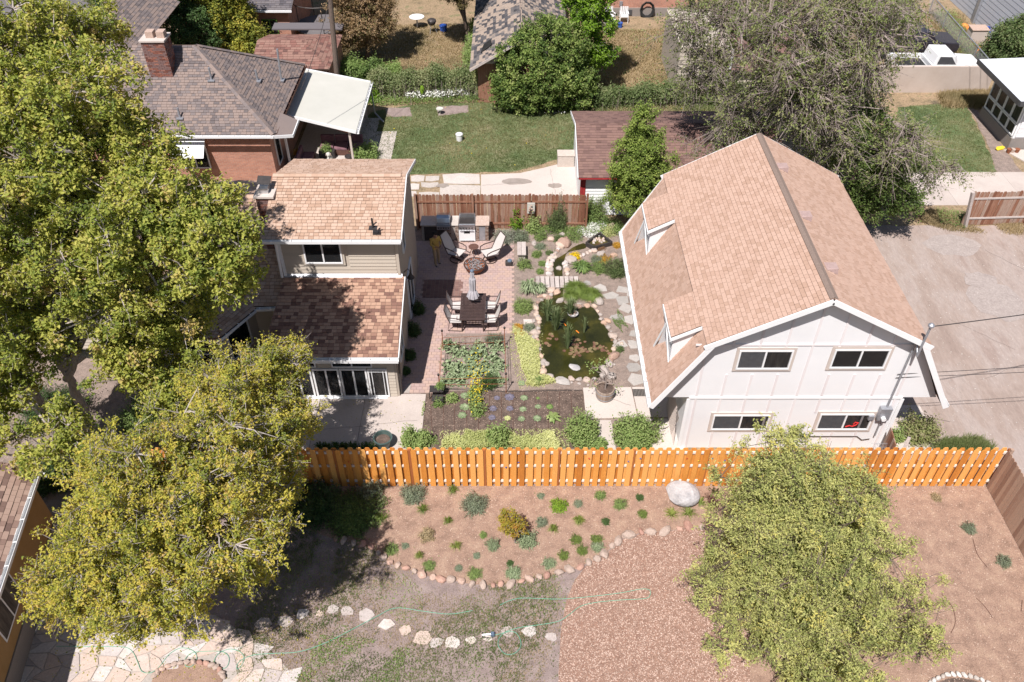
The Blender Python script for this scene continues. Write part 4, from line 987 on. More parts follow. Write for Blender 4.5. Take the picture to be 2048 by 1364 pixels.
pl = [[(-25, 34.6, 3), (-11, 34.6, 3), (-15.1, 38.4, 5.65), (-25, 38.4, 5.65)], [(-11, 34.6, 3), (-11, 42.2, 3), (-15.1, 38.4, 5.65)], [(-11, 42.2, 3), (-25, 42.2, 3), (-25, 38.4, 5.65), (-15.1, 38.4, 5.65)],
      [(-11.4, 34.2, 2.9), (-10.2, 35.0, 2.9), (-10.2, 36.4, 2.95), (-12.2, 36.6, 3.75)]]
rf = roof_on(hc, pl[:3], 'roof_brown', limit=0, tab=(.21, .14, .014))
pl2 = [[(-22.5, 38.4, 5.5), (-19.4, 38.4, 5.5), (-19.4, 44, 5.0), (-21, 44.4, 6.1)], [(-21, 38.4, 6.1), (-21, 44.4, 6.1), (-18.6, 43.6, 4.6), (-18.2, 38.6, 5.0)]]
roof_on(hc, [[(-18.2, 38.7, 4.9), (-18.2, 46, 4.9), (-20.6, 46, 6.2), (-20.6, 38.7, 6.2)]], 'roof_brown', seed=4)
m_ = MB()
for Mx, t_ in ridge_caps((-11, 34.6, 3.03), (-15.1, 38.4, 5.68), (-1, -1, -.6), (1, 1, -.6), .15, .24)+ridge_caps((-11, 42.2, 3.03), (-15.1, 38.4, 5.68), (-1, 1, -.6), (1, -1, -.6), .15, .24):
    u = unit_box(t_); m_.add([Mx @ Vector(v) for v in u.v], u.f, t_)
m_.build('hip_cap', M['roof_brown'], rf, kind='stuff')
gutter(hc, (-25, 34.5, 3.0), (-11, 34.5, 3.0)); gutter(hc, (-10.95, 34.7, 3.0), (-10.95, 42.2, 3.0), m='rust_dark')
MB().slab([(-11.1, 34.5, 3.0), (-10.2, 34.9, 2.85), (-10.2, 36.2, 2.9), (-11.1, 36.6, 3.1)], .06).build('porch_eave', M['roof_brown'], hc)
MB().beam((-11.1, 34.45, 2.95), (-10.2, 34.85, 2.8), .04, .14).build('fascia', M['trim_white'], hc); MB().beam((-10.2, 34.85, 2.8), (-10.2, 36.3, 2.85), .04, .14).build('fascia', M['trim_white'], hc)
p = P(328, 118, 4.5); cz = 4.3
ch = chimney(hc, -16.95, 37.0, -15.9, 37.9, 4.3, 6.35, lim=120)
for x in (-16.75, -16.25): MB().bx((x, 37.25, 6.44), (x+.35, 37.65, 6.72)).build('chimney_pot', M['rock_pink'], ch)
ch = chimney(hc, -21.3, 43.4, -20.3, 44.3, 4.6, 7.6, lim=60); MB().bx((-21.0, 43.6, 7.7), (-20.6, 44, 8.0)).build('chimney_pot', M['rock_pink'], ch)
for (x, y, hh, dx) in ((-14.1, 36.9, .6, 0), (-12.4, 38.3, .55, 0), (-11.6, 39.5, 1.6, .1), (-15.4, 35.3, .5, 0)):
    z = 3+(y-34.6)*.69 if x < -13.9 else 3+(-11-x)*.65
    v = MB(); v.tube([(x, y, z-.05), (x+dx, y, z+hh)], .05, 8); v.bx((x-.16, y-.16, z-.02), (x+.16, y+.16, z+.03)); v.build('vent_pipe', M['metal_grey'], rf)
z = 3+(38-34.6)*.6; MB().rock((-13.9, 38.6, 4.6), (.28, .25, .18), 3, 1).build('roof_vent', M['metal_dark'], rf)
aw = bpy.data.objects.new('window', None); COL.objects.link(aw); aw.parent = hc
a = PY(345, 322, 34.98); window(aw, (-15.75, 34.97, 1.05), (1, 0, 0), 1.3, 1.35, cols=2, name='frame', back='room_dark')
MB().slab([(-15.9, 34.2, 2.0), (-14.4, 34.2, 2.0), (-14.4, 34.95, 2.6), (-15.9, 34.95, 2.6)], .03).build('awning', M['white_plain'], aw)
window(hc, (-11.39, 35.6, .8), (0, 1, 0), .8, 1.6, cols=1, back='room_dark')
MB().bx((-11.0, 36.0, 0), (-10.9, 36.1, 2.9)).build('downspout', M['trim_white'], hc)
# patio cover
pc = thing('patio_cover', 'large off white flat patio cover on posts beside the brick house', 'patio cover', (-8, 38, 0))
C = [P(558, 226, 2.45), P(712, 263, 2.05), P(741, 163, 2.05), P(601, 136, 2.45)]
MB().slab(C, .1).build('roof_sheet', M['membrane_white'], pc)
for a, b_ in ((C[0], C[1]), (C[2], C[3])): MB().beam(a-Vector((0, .03, .03)), b_-Vector((0, .03, .03)), .05, .14).build('fascia', M['trim_white'], pc)
gutter(pc, C[1]+Vector((.08, 0, -.02)), C[2]+Vector((.08, 0, -.02)))
for p, q_ in ((C[1], (.95, .02)), (C[2], (.95, .95))): MB().bx((p.x-.45, p.y+.25 if p is C[1] else p.y-.35, 0), (p.x-.35, p.y+.35 if p is C[1] else p.y-.25, 1.95)).build('post', M['trim_taupe'], pc)
MB().beam((C[0].x+.2, C[0].y+.5, 2.2), (C[1].x-.4, C[1].y+.35, 1.86), .07, .2).build('beam', M['rust'], pc)
MB().tube([(C[2].x+.05, C[2].y-.4, 1.95), (C[2].x+.12, C[2].y-.5, .5), (C[2].x+.6, C[2].y-.9, .15)], .045, 6).build('downspout', M['metal_grey'], pc)
MB().prism([(-11.2, 34.2), (-7.3, 34.2), (-7.3, 42), (-11.2, 42)], -.03, .04).build('covered_patio_slab', M['concrete_worn']).__setitem__('kind', 'structure')
MB().prism([(-7.28, 33.6), (-6.2, 33.6), (-6.2, 40.5), (-7.28, 40.5)], -.03, .036).build('patio_border_slab', M['concrete_worn']).__setitem__('kind', 'structure')
def cushion_sofa(label, x0, y0, x1, y1, face, n):
    t = thing('outdoor_sofa', label, 'sofa', ((x0+x1)/2, (y0+y1)/2, 0)); dx, dy = face
    MB().bx((x0, y0, .05), (x1, y1, .34)).build('base', M['rust_dark'], t)
    for i in range(n):
        if abs(dy) > 0: a0, a1 = x0+(x1-x0)*i/n+.02, x0+(x1-x0)*(i+1)/n-.02; MB().bx((a0, y0, .345), (a1, y1-.15, .47)).build('seat_cushion', M['purple_cloth'], t, bevel=.03); MB().bx((a0, y1-.14, .345), (a1, y1, .85)).build('back_cushion', M['purple_cloth'], t, bevel=.03)
        else: a0, a1 = y0+(y1-y0)*i/n+.02, y0+(y1-y0)*(i+1)/n-.02; MB().bx((x0+.15, a0, .345), (x1, a1, .47)).build('seat_cushion', M['purple_cloth'], t, bevel=.03); MB().bx((x0, a0, .345), (x0+.14, a1, .85)).build('back_cushion', M['purple_cloth'], t, bevel=.03)
    return t
cushion_sofa('mauve cushioned sofa at the back under the patio cover', -9.9, 37.9, -7.7, 38.7, (0, -1), 3)
cushion_sofa('mauve cushioned sofa along the brick wall under the patio cover', -10.75, 35.2, -10.05, 37.6, (1, 0), 2)
# red brown garage
gg = thing('garage', 'low garage with red brown shingle roof and white siding behind the garden', 'garage', (7, 35, 0))
MB().bx((3.25, 32.5, 0), (12, 38.1, 2.15)).build('wall', M['paint_white'], gg)
for i in range(13):
    z = .05+i*.16; MB().add([(3.27, 32.499, z), (12, 32.499, z), (12, 32.45, z), (3.27, 32.45, z), (3.27, 32.499, z+.15), (12, 32.499, z+.15), (12, 32.48, z+.15), (3.27, 32.48, z+.15)], [(0, 1, 2, 3), (3, 2, 6, 7), (4, 7, 6, 5), (0, 3, 7, 4), (1, 5, 6, 2)], rnd.random()).build('siding_board', M['trim_white'], gg)
MB().bx((3.2, 32.42, 0), (3.34, 32.5, 2.1)).build('corner_board', M['red_trim'], gg); MB().bx((3.16, 32.6, 0), (3.24, 38, 2.1)).build('side_wall', M['trim_white'], gg); MB().bx((3.1, 32.4, 0), (3.2, 32.5, 2.1)).build('side_trim', M['red_trim'], gg)
roof_on(gg, [[(2.98, 32.15, 2.2), (12.4, 32.15, 2.2), (12.4, 35.3, 3.2), (2.98, 35.3, 3.2)], [(12.4, 38.4, 2.25), (2.98, 38.4, 2.25), (2.98, 35.3, 3.2), (12.4, 35.3, 3.2)]], 'roof_redbrown', seed=31, limit=0)
gutter(gg, (2.98, 32.1, 2.2), (12.4, 32.1, 2.2), m='red_trim', s=.05)
MB().beam((2.95, 32.15, 2.15), (2.95, 35.3, 3.15), .03, .15).build('rake_board', M['trim_white'], gg); MB().beam((2.95, 35.3, 3.15), (2.95, 38.4, 2.2), .03, .15).build('rake_board', M['trim_white'], gg)
sb = thing('storage_box', 'tan lidded storage box with open papers on top beside the garage', 'storage box', P(1131, 331)); p = P(1131, 331)
MB().bx((p.x-.42, p.y-.2, 0), (p.x+.42, p.y+.35, .62)).build('body', M['tan_plastic'], sb, bevel=.02); MB().bx((p.x-.44, p.y-.22, .625), (p.x+.44, p.y+.37, .7)).build('lid', M['tan_plastic'], sb, bevel=.02)
# sunroom at the right edge
sr = thing('sunroom_building', 'modern white flat roofed sunroom with tall grid windows at the right edge', 'building', (29, 41, 0))
MB().bx((25.85, 38.6, .0), (33, 42.2, .62)).build('foundation', M['block_grey'], sr)
MB().bx((25.9, 38.65, .62), (33, 42.15, 2.75)).build('wall', M['paint_white'], sr)
R0 = [P(1976, 127, 3.2), P(2140, 121, 3.5), P(2140, 215, 3.2), P(2050, 203, 2.9)]
R0 = [(25.1, 43.0, 2.95), (25.1, 38.0, 2.95), (34, 38.0, 3.3), (34, 43.0, 3.3)]
MB().slab(R0, .22).build('roof', M['roof_white'], sr); MB().beam((25.06, 43, 2.85), (25.06, 38, 2.85), .05, .26).build('fascia', M['dark_frame'], sr); MB().beam((25.06, 37.97, 2.85), (34, 37.97, 3.2), .05, .26).build('fascia', M['dark_frame'], sr)
for i in range(4):
    y = 42.0-i*.83
    window(sr, (25.89, y, .72), (0, -1, 0), .78, .62, cols=1, back='curtain_dim', fw=.05); window(sr, (25.89, y, 1.38), (0, -1, 0), .78, 1.2, cols=1, back='curtain_dim', fw=.05)
for i in range(8): MB().bx((26.0, 38.6, .7+i*.24), (33, 38.645, .7+i*.24+.225), rnd.random()).build('siding_board', M['paint_white'], sr)
window(sr, (26.7, 38.59, .9), (1, 0, 0), 1.2, .6, cols=2, frame_m='dark_frame', back='room_dark'); window(sr, (26.7, 38.59, 1.6), (1, 0, 0), 1.2, .6, cols=2, frame_m='dark_frame', back='room_dark')
MB().prism([(25.6, 38.5), (30, 38.5), (30, 36.4), (26.6, 36.4)], -.02, .05).build('entry_slab', M['concrete']).__setitem__('kind', 'structure')
MB().rock(P(2010, 301)+Vector((-.25, .1, .08)), (.35, .16, .1), 4, 1).build('yellow_bag', M['yellow_plain']); tag(bpy.data.objects['yellow_bag'], 'yellow bag lying by the sunroom foundation', 'bag')
for i, px in enumerate((2016, 2023, 2032)):
    o = MB().lathe(P(px, 306), [(.08, 0), (.12, .2), (.13, .24)], 12).build('flower_pot', M['rust' if i != 1 else 'granite']); tag(o, ['small rust pot nearest the yellow bag', 'small pale pot between two rust pots', 'small rust pot farthest from the yellow bag'][i], 'pot', 'pots by the sunroom')
# block wall, truck, dark car, grey house
bw_ = MB().bx((19.5, 45.2, 0), (27.6, 45.4, 1.55)).build('garden_wall', M['block_beige']); tag(bw_, 'low plain beige wall in front of the white pickup', 'wall')
def pickup(label, loc, m, rot=0.):
    t = thing('pickup_truck', label, 'pickup truck', loc, rot); L = 5.2; W = 1.85
    def sec(pts, y0, y1, nm, mm, bev=.03): b = MB(); n = len(pts); b.add([(x, y0, z) for x, z in pts]+[(x, y1, z) for x, z in pts], [tuple(range(n)), tuple(range(2*n-1, n-1, -1))]+[(i, n+i, n+(i+1) % n, (i+1) % n) for i in range(n)]); return b.build(nm, mm, t, world=False, bevel=bev)
    sec([(-2.6, .45), (2.5, .45), (2.6, .7), (2.5, .98), (1.2, 1.08), (-.55, 1.08), (-.55, .75), (-2.6, .75)], -W/2, W/2, 'body', m, .05)
    sec([(-2.6, .755), (-.56, .755), (-.56, 1.08), (-2.6, 1.08)], -W/2, -W/2+.09, 'bed_side', m); sec([(-2.6, .755), (-.56, .755), (-.56, 1.08), (-2.6, 1.08)], W/2-.09, W/2, 'bed_side', m)
    MB().bx((-2.54, -W/2+.1, .755), (-.6, W/2-.1, .79)).build('bed_liner', M['rubber'], t, world=False); MB().bx((-2.62, -W/2+.1, .76), (-2.55, W/2-.1, 1.08)).build('tailgate', m, t, world=False)
    sec([(-.5, 1.085), (1.15, 1.085), (.65, 1.62), (-.35, 1.64)], -W/2+.12, W/2-.12, 'cab', m, .04)
    sec([(-.3, 1.12), (.8, 1.12), (.45, 1.54), (-.22, 1.56)], -W/2+.09, -W/2+.115, 'side_window', M['dark_frame'], .0); sec([(-.3, 1.14), (.35, 1.14), (.3, 1.5), (-.25, 1.52)], W/2-.115, W/2-.09, 'side_window', M['dark_frame'], .0)
    MB().slab([(1.1, -.75, 1.13), (1.1, .75, 1.13), (.7, .68, 1.6), (.7, -.68, 1.6)], .01).build('windscreen', M['dark_frame'], t, world=False)
    for x in (-1.75, 1.7):
        for y in (-W/2+.1, W/2-.1): MB().tube([(x, y-.11, .36), (x, y+.11, .36)], .36, 18).build('wheel', M['rubber'], t, world=False)
    for y in (-.75, .75): MB().bx((2.52, y-.14, .72), (2.6, y+.14, .86)).build('headlight', M['steel'], t, world=False)
    return t
pickup('white pickup truck parked behind the beige wall', P(1868, 150)+Vector((-.3, -.2, 0)), M['car_white'])
pickup('dark pickup parked behind the white pickup', P(1820, 110)+Vector((0, .3, 0)), M['car_dark'])
gh2 = thing('grey_house', 'pale grey shingled house wall at the top right corner', 'house', (34, 52, 0))
MB().bx((31.2, 43, 0), (38, 62, 5.5)).build('wall', M['grey_shakes'], gh2)
for i in range(18): MB().add([(31.195, 43, i*.3+.02), (31.195, 62, i*.3+.02), (31.18, 62, i*.3+.02), (31.18, 43, i*.3+.02), (31.195, 43, i*.3+.29), (31.195, 62, i*.3+.29), (31.19, 62, i*.3+.29), (31.19, 43, i*.3+.29)], [(0, 1, 2, 3), (3, 2, 6, 7), (4, 5, 6, 7), (0, 3, 7, 4)], rnd.random()).build('shake_course', M['grey_shakes'], gh2)
for y in (44.5, 55.5): MB().bx((31.0, y, 0), (31.14, y+.35, 5.5)).build('downspout', M['metal_grey'], gh2)  # plain grey uprights, darker than the wall
# buildings along the top
gb = thing('brick_bungalow', 'dark brick bungalow with grey roof and green framed window at the top edge', 'house', (-16, 54, 0))
MB().bx((-21, 51.5, 0), (-13.9, 58, 2.6)).build('wall', M['brick_small'], gb)
roof_on(gb, [[(-21.5, 51, 2.6), (-13.5, 51, 2.6), (-13.5, 58, 4.8), (-21.5, 58, 4.8)]], 'roof_grey', seed=41, tab=(.3, .2, .012)); gutter(gb, (-21.5, 50.9, 2.6), (-13.5, 50.9, 2.6))
window(gb, (-15.6, 51.49, .9), (1, 0, 0), .95, .95, cols=2, rows=2, frame_m='green_frame'); window(gb, (-19.2, 51.49, .9), (1, 0, 0), 1.2, 1.1, cols=2, rows=2)
sh = thing('red_roof_shed', 'low shed with red brown hip roof beside the wooden power pole', 'shed', (-11.6, 45, 0))
MB().bx((-13.0, 43.3, 0), (-10.0, 47.5, 2.3)).build('wall', M['brick_small'], sh)
roof_on(sh, [[(-14.2, 43, 2.4), (-9.9, 43, 2.4), (-11.6, 45.3, 3.05), (-14.2, 45.3, 3.05)], [(-9.9, 43, 2.4), (-9.9, 47.7, 2.4), (-11.6, 45.3, 3.05)], [(-9.9, 47.7, 2.4), (-14.2, 47.7, 2.4), (-14.2, 45.3, 3.05), (-11.6, 45.3, 3.05)]], 'roof_red', seed=43, tab=(.3, .2, .012))
MB().slab([(-14, 47.8, 2.7), (-9.9, 47.8, 2.7), (-9.9, 48.6, 2.75), (-14, 48.6, 2.75)], .08).build('rear_roof', M['roof_grey'], sh)
og = thing('old_garage', 'old garage with worn grey curling shingles and a hole near the eave', 'garage', (.5, 50, 0))
MB().bx((-1.9, 43.9, 0), (3.0, 58, 2.3)).build('wall', M['fence_brown'], og)
wall_prism(og, [(-1.9, 43.9, 2.3), (3, 43.9, 2.3), (.5, 43.9, 3.7)], (0, .1, 0), 'wood_weathered', 'gable')
roof_on(og, [[(-2.3, 43.3, 2.2), (.5, 43.3, 3.85), (.5, 60, 3.85), (-2.3, 60, 2.2)][::-1], [(3.3, 43.3, 2.2), (3.3, 60, 2.2), (.5, 60, 3.85), (.5, 43.3, 3.85)]][::-1] and [[(-2.3, 60, 2.2), (-2.3, 43.3, 2.2), (.5, 43.3, 3.85), (.5, 60, 3.85)], [(3.3, 43.3, 2.2), (3.3, 60, 2.2), (.5, 60, 3.85), (.5, 43.3, 3.85)]], 'roof_worn', seed=45, tab=(.3, .2, .03))
MB().slab([(-1.75, 44.6, 2.62), (-1.1, 44.9, 3.0), (-1.2, 45.7, 2.96), (-1.6, 45.6, 2.7)], .005).build('roof_hole', M['room_dark'], og)
MB().beam((-2.3, 43.25, 2.2), (.5, 43.25, 3.85), .04, .12).build('rake_board', M['wood_weathered'], og)
bb = thing('far_brick_house', 'brick house wall with grey foundation at the top edge beyond the dry yard', 'house', (9, 58, 0))
MB().bx((5.6, 56.9, .55), (12, 63, 4)).build('wall', M['brick_small'], bb); MB().bx((5.6, 56.8, 0), (12, 56.895, .56)).build('foundation', M['block_grey'], bb)
MB().bx((7.6, 56.75, .1), (8.2, 56.79, .45)).build('vent', M['dark_frame'], bb); MB().bx((7.3, 56.8, .7), (7.5, 56.89, 1.0)).build('meter_box', M['metal_grey'], bb)
h_ = MB(); 
for k in range(3): h_.tube([(9.2+math.cos(a/10*6.283)*(.38+k*.05), 56.7-k*.05, .5+math.sin(a/10*6.283)*(.45+k*.05)) for a in range(11)], .045, 6, cap=False)
o = h_.build('hose_coil', M['rubber']); tag(o, 'dark coiled hose hanging on the far grey foundation', 'hose')
bs = thing('beige_shed', 'beige sided outbuilding with brown roof behind the bare twiggy tree', 'outbuilding', (12, 47, 0))
MB().bx((9.3, 44.5, 0), (12.2, 50, 3.0)).build('wall', M['siding_beige'], bs); boards_wall(bs, 9.3, 12.2, 44.5, (.05, 3.0), .22)
roof_on(bs, [[(12.2, 44.3, 1.6), (16.5, 44.3, 1.6), (16.5, 50, 3.2), (12.2, 50, 3.2)]], 'roof_redbrown', seed=51); MB().bx((12.3, 44.6, 0), (16.3, 50, 1.55)).build('low_wall', M['siding_beige'], bs); boards_wall(bs, 12.3, 16.3, 44.6, (.05, 1.5), .22)
MB().bx((12.15, 44.4, 0), (12.25, 44.5, 3.0)).build('corner_board', M['trim_white'], bs)
# corner of the yellow house lower left
yh = thing('yellow_house', 'mustard stucco house corner with brown shingle roof at the lower left', 'house', (-13.1, 11.2, 0))
MB().bx((-20, 4, .75), (-13.32, 15.0, 2.85)).build('wall', M['stucco_yellow'], yh); MB().bx((-20, 4, 0), (-13.28, 15.04, .745)).build('foundation', M['block_grey'], yh)
rf = roof_on(yh, [[(-13.1, 3.5, 2.8), (-13.1, 15.25, 2.8), (-17.5, 15.25, 5.0), (-17.5, 3.5, 5.0)]], 'roof_chestnut', limit=200, tab=(.21, .15, .014), seed=61)
gutter(yh, (-13.04, 15.25, 2.82), (-13.04, 3.5, 2.82)); window(yh, (-13.31, 12.2, 1.2), (0, -1, 0), 1.5, 1.1, cols=2); 
MB().rock((-12.95, 15.1, 2.62), (.1, .1, .13), 2, 1).build('eave_lamp', M['trim_white'], yh); yh.rotation_euler = (0, 0, R(9))
# ------------------------------------------------------------------ power pole, trampoline and far yard clutter
pp_ = thing('power_pole', 'brown wooden power pole rising past the red roof shed', 'pole', (-9.75, 43.5, 0)); tpp = PY(655, -60, 43.8)
MB().tube([(-9.75, 43.5, 0), tpp], [.16, .12], 10).build('pole', M['bark_brown'], pp_)
MB().bx((-9.62, 43.3, 1.0), (-9.5, 43.45, 1.3)).build('yellow_marker', M['orange_plain'], pp_)
def wpx(a, za, b, zb, label, sag=.6): wire([P(*a, za), P(*b, zb)], .014, sag, label)
wpx((601, 180), 4.6, (668, -40), 8.5, 'wire from the brick house roof mast up to the power pole', .3)
wire([(-9.6, 43.7, 8.3), (16, 52, 8.3)], .016, .7, 'long wire crossing above the far back yards from the power pole')
wire([(-9.6, 43.7, 7.6), (16, 51, 7.4)], .012, .7, 'thinner wire below the long wire crossing the far back yards')
tr = thing('trampoline', 'dark trampoline with tall net at the top edge beside the bungalow', 'trampoline', (-12.2, 54, 0)); c = P(630, 55)
c = Vector((-12.4, 53.5, 0)); MB().lathe(c+Vector((0, 0, .7)), [(1.7, 0), (1.7, .05)], 24).build('mat', M['asphalt'], tr)
MB().tube([c+Vector((1.7*math.cos(a/24*6.283), 1.7*math.sin(a/24*6.283), 2.4)) for a in range(25)], .03, 5, cap=False).build('net_ring', M['metal_dark'], tr)
for a in range(6): MB().tube([c+Vector((1.7*math.cos(a), 1.7*math.sin(a), 0)), c+Vector((1.7*math.cos(a), 1.7*math.sin(a), 2.4))], .03, 5).build('pole', M['metal_dark'], tr)
def lawn_chair(c, label, rot=0., m='white_plain'):
    t = thing('lawn_chair', label, 'chair', c, rot, 'white chairs by the far brick house')
    MB().bx((-.26, -.25, .4), (.26, .25, .44)).build('seat', M[m], t, world=False)
    for i in range(4): MB().bx((-.22+i*.12, .24, .46), (-.14+i*.12, .28, .95)).build('back_slat', M[m], t, world=False)
    for x in (-.26, .26):
        for y in (-.23, .23): MB().tube([(x, y, 0), (x, y, .62 if y < 0 else .95)], .022, 6).build('leg', M[m], t, world=False)
        MB().bx((x-.03, -.25, .62), (x+.03, .25, .65)).build('armrest', M[m], t, world=False)
    return t
lawn_chair(P(1247, 44), 'white metal lawn chair nearer the coiled hose'); lawn_chair(P(1219, 44), 'white metal lawn chair farther from the coiled hose', .3)
def bucket(c, label, m, r=.16, h=.34, rim=True, name='bucket', handle=False, cat='bucket'):
    t = thing(name, label, cat, c); MB().lathe(c, [(r*.8, 0), (r*.82, .01), (r, h), (r*.9, h), (r*.74, .03)], 18).build('body', M[m], t)
    MB().lathe(c+Vector((0, 0, h-.05)), [(r*1.0, 0), (r*1.06, .01), (r*1.06, .04), (r*.99, .05)], 18).build('rim', M[m], t); return t
bucket(P(919, 281), 'white bucket standing in the middle of the back lawn', 'white_plain', .19, .4)
bucket(P(1240, 55), 'blue bucket on the far yard near the lawn chairs', 'blue_plain'); bucket(P(887, 62), 'blue and white cooler sized tub in the far yard below the juniper', 'blue_plain', .25, .4)
bucket(P(1235, 50)+Vector((-.25, .1, 0)), 'white bucket beside the blue bucket near the lawn chairs', 'white_plain')
fd = thing('bird_bath', 'small white disc bird bath at the edge of the back lawn', 'bird bath', P(880, 228)); MB().lathe(P(880, 228), [(.06, 0), (.05, .25), (.2, .3), (.2, .34), (.05, .32)], 16).build('basin', M['membrane_white'], fd)
o = MB().tube([P(844, 195), P(844, 178, .9)], .02, 6).build('stake', M['metal_dark']); tag(o, 'thin stake holding the green feeder by the hedge', 'stake'); o = MB().rock(P(844, 180, .75), (.14, .14, .3), 2, 2).build('bird_feeder', M['leaf_lime'], smooth=True); tag(o, 'bright lime green feeder in front of the far hedge', 'bird feeder')
gr_ = thing('round_grill', 'dark kettle grill in the shaded far yard', 'grill', P(865, 66)); MB().rock(P(865, 66)+Vector((0, 0, .75)), (.32, .32, .25), 3, 2).build('bowl', M['metal_dark'], gr_, smooth=True)
for a in range(3): MB().tube([P(865, 66)+Vector((.3*math.cos(a*2.1), .3*math.sin(a*2.1), 0)), P(865, 66)+Vector((.1*math.cos(a*2.1), .1*math.sin(a*2.1), .6))], .02, 5).build('leg', M['metal_grey'], gr_)
o = thing('patio_table', 'white round table in the shaded far yard under the brown tree', 'table', P(835, 55)); MB().lathe(P(835, 55), [(.05, 0), (.05, .68), (.5, .7), (.5, .73)], 18).build('top', M['white_plain'], o)
# things by the grey house
o = thing('wheelie_bin', 'dark wheeled bin beside the grey house', 'bin', (29.6, 49.2, 0)); MB().bx((29.3, 48.9, .1), (29.9, 49.5, 1.05)).build('body', M['metal_dark'], o, bevel=.03); MB().bx((29.28, 48.88, 1.055), (29.92, 49.52, 1.12)).build('lid', M['rubber'], o, bevel=.02)
o = thing('brown_cabinet', 'small brown metal cabinet by the grey house wall', 'cabinet', (29.8, 52.4, 0)); MB().bx((29.3, 52, 0), (30.3, 52.7, .95)).build('body', M['trim_taupe'], o, bevel=.02); MB().slab([(29.25, 51.95, .96), (30.35, 51.95, .96), (30.35, 52.75, 1.02), (29.25, 52.75, 1.02)], .04).build('lid', M['rock_pink'], o)
for i, (px, py) in enumerate(((1928, 52), (1938, 57))):
    o = MB().rock(P(px, py, .2), (.32, .26, .2), i, 1).build('orange_ball', M['orange_plain']); tag(o, ['larger orange ball in the weeds by the wire fence', 'smaller orange ball in the weeds by the wire fence'][i], 'ball')
o = thing('blue_bicycle', 'blue folded bicycle frame leaning by the bin', 'bicycle', P(1962, 75)); q = P(1962, 75); m_ = MB()
for dx in (-.45, .45): m_.tube([q+Vector((dx+.3*math.cos(a/12*6.283), .05*math.sin(a/3), .33+.3*math.sin(a/12*6.283))) for a in range(13)], .03, 5, cap=False)
m_.build('wheel', M['rubber'], o); MB().tube([q+Vector((-.45, 0, .33)), q+Vector((-.15, 0, .75)), q+Vector((.3, 0, .7)), q+Vector((.45, 0, .33))], .035, 6).build('frame', M['blue_plain'], o); MB().tube([q+Vector((-.15, 0, .75)), q+Vector((0, 0, .3)), q+Vector((.3, 0, .7))], .03, 6).build('frame', M['blue_plain'], o)
o = MB().tube([P(1948, 118, .05), P(1960, 92, .5)], .05, 6).build('traffic_pole', M['orange_plain']); tag(o, 'slanting orange pole near the front of the white pickup', 'pole')
cf = thing('wire_fence', 'galvanised chain link fence along the weeds by the grey house', 'fence', (28.2, 50, 0)); m_ = MB()
A_, B_ = Vector((28.0, 46.2, 0)), Vector((28.6, 57, 0))
for i in range(90):
    p = A_+(B_-A_)*(i/90); q = A_+(B_-A_)*((i+8)/90)
    m_.beam(p, q+Vector((0, 0, 1.2)), .008, .008); m_.beam(p+Vector((0, 0, 1.2)), q, .008, .008)
m_.build('mesh', M['metal_grey'], cf, kind='stuff'); MB().tube([A_+Vector((0, 0, 1.22)), B_+Vector((0, 0, 1.22))], .03, 6).build('rail', M['metal_grey'], cf)
for i in range(5): p = A_+(B_-A_)*(i/4); MB().tube([p, p+Vector((0, 0, 1.3))], .035, 6).build('post', M['metal_grey'], cf)
dc = thing('parked_car', 'dark parked car at the top left edge on the road', 'car', P(275, 5)); q = P(268, 2); MB().bx((q.x-2.1, q.y-.8, .35), (q.x+2.1, q.y+.9, .95)).build('body', M['car_dark'], dc, bevel=.15); MB().bx((q.x-1.2, q.y-.7, .96), (q.x+1.0, q.y+.8, 1.45)).build('cabin', M['dark_frame'], dc, bevel=.18)
for x in (-1.3, 1.3): MB().tube([(q.x+x, q.y-.85, .33), (q.x+x, q.y-.65, .33)], .33, 16).build('wheel', M['rubber'], dc)
# ------------------------------------------------------------------ paver patio furniture
def dining_chair(label, c, rot):
    t = thing('dining_chair', label, 'chair', c, rot, 'sling chairs round the slatted table')   # faces +x
    s = MB(); s.slab([(.22, -.24, .43), (.22, .24, .43), (-.22, .24, .4), (-.22, -.24, .4)], .02); s.build('seat', M['sling'], t, world=False)
    b = MB(); b.slab([(-.22, -.24, .42), (-.22, .24, .42), (-.34, .24, .74), (-.34, -.24, .74)], .015); b.slab([(-.34, -.24, .74), (-.34, .24, .74), (-.42, .2, 1.0), (-.42, -.2, 1.0)], .015); b.build('backrest', M['sling'], t, world=False)
    for y in (-.27, .27):
        MB().tube([(-.43, y*.8, 1.02), (-.34, y, .74), (-.22, y, .42), (.24, y, .43)], .018, 6).build('side_frame', M['bronze_dark'], t, world=False)
        MB().tube([(-.32, y, .68), (.2, y*1.05, .64), (.27, y*1.05, .6), (.25, y*1.05, .02)], .018, 6).build('armrest', M['bronze_dark'], t, world=False)
        MB().tube([(-.24, y, .42), (-.3, y, .02), (.27, y*1.05, .02)], .018, 6).build('leg', M['bronze_dark'], t, world=False)
    MB().tube([(-.43, -.2, 1.02), (-.43, .2, 1.02)], .016, 6).build('top_rail', M['bronze_dark'], t, world=False)
    return t
TC = P(946, 613, .72); TC.z = 0
tb = thing('dining_table', 'dark slatted rectangular metal table with umbrella hole on the pavers', 'table', TC)
for x in (-.47, .47): MB().bx((TC.x+x-.03, TC.y-.76, .69), (TC.x+x+.03, TC.y+.76, .73)).build('side_rail', M['bronze_dark'], tb)
for y in (-.79, .79): MB().bx((TC.x-.5, TC.y+y-.03, .69), (TC.x+.5, TC.y+y+.03, .73)).build('end_rail', M['bronze_dark'], tb)
for i in range(17):
    y = TC.y-.72+i*.09; MB().bx((TC.x-.438, y-.03, .7), (TC.x+.438, y+.03, .722), .5).build('slat', M['bronze_dark'], tb)
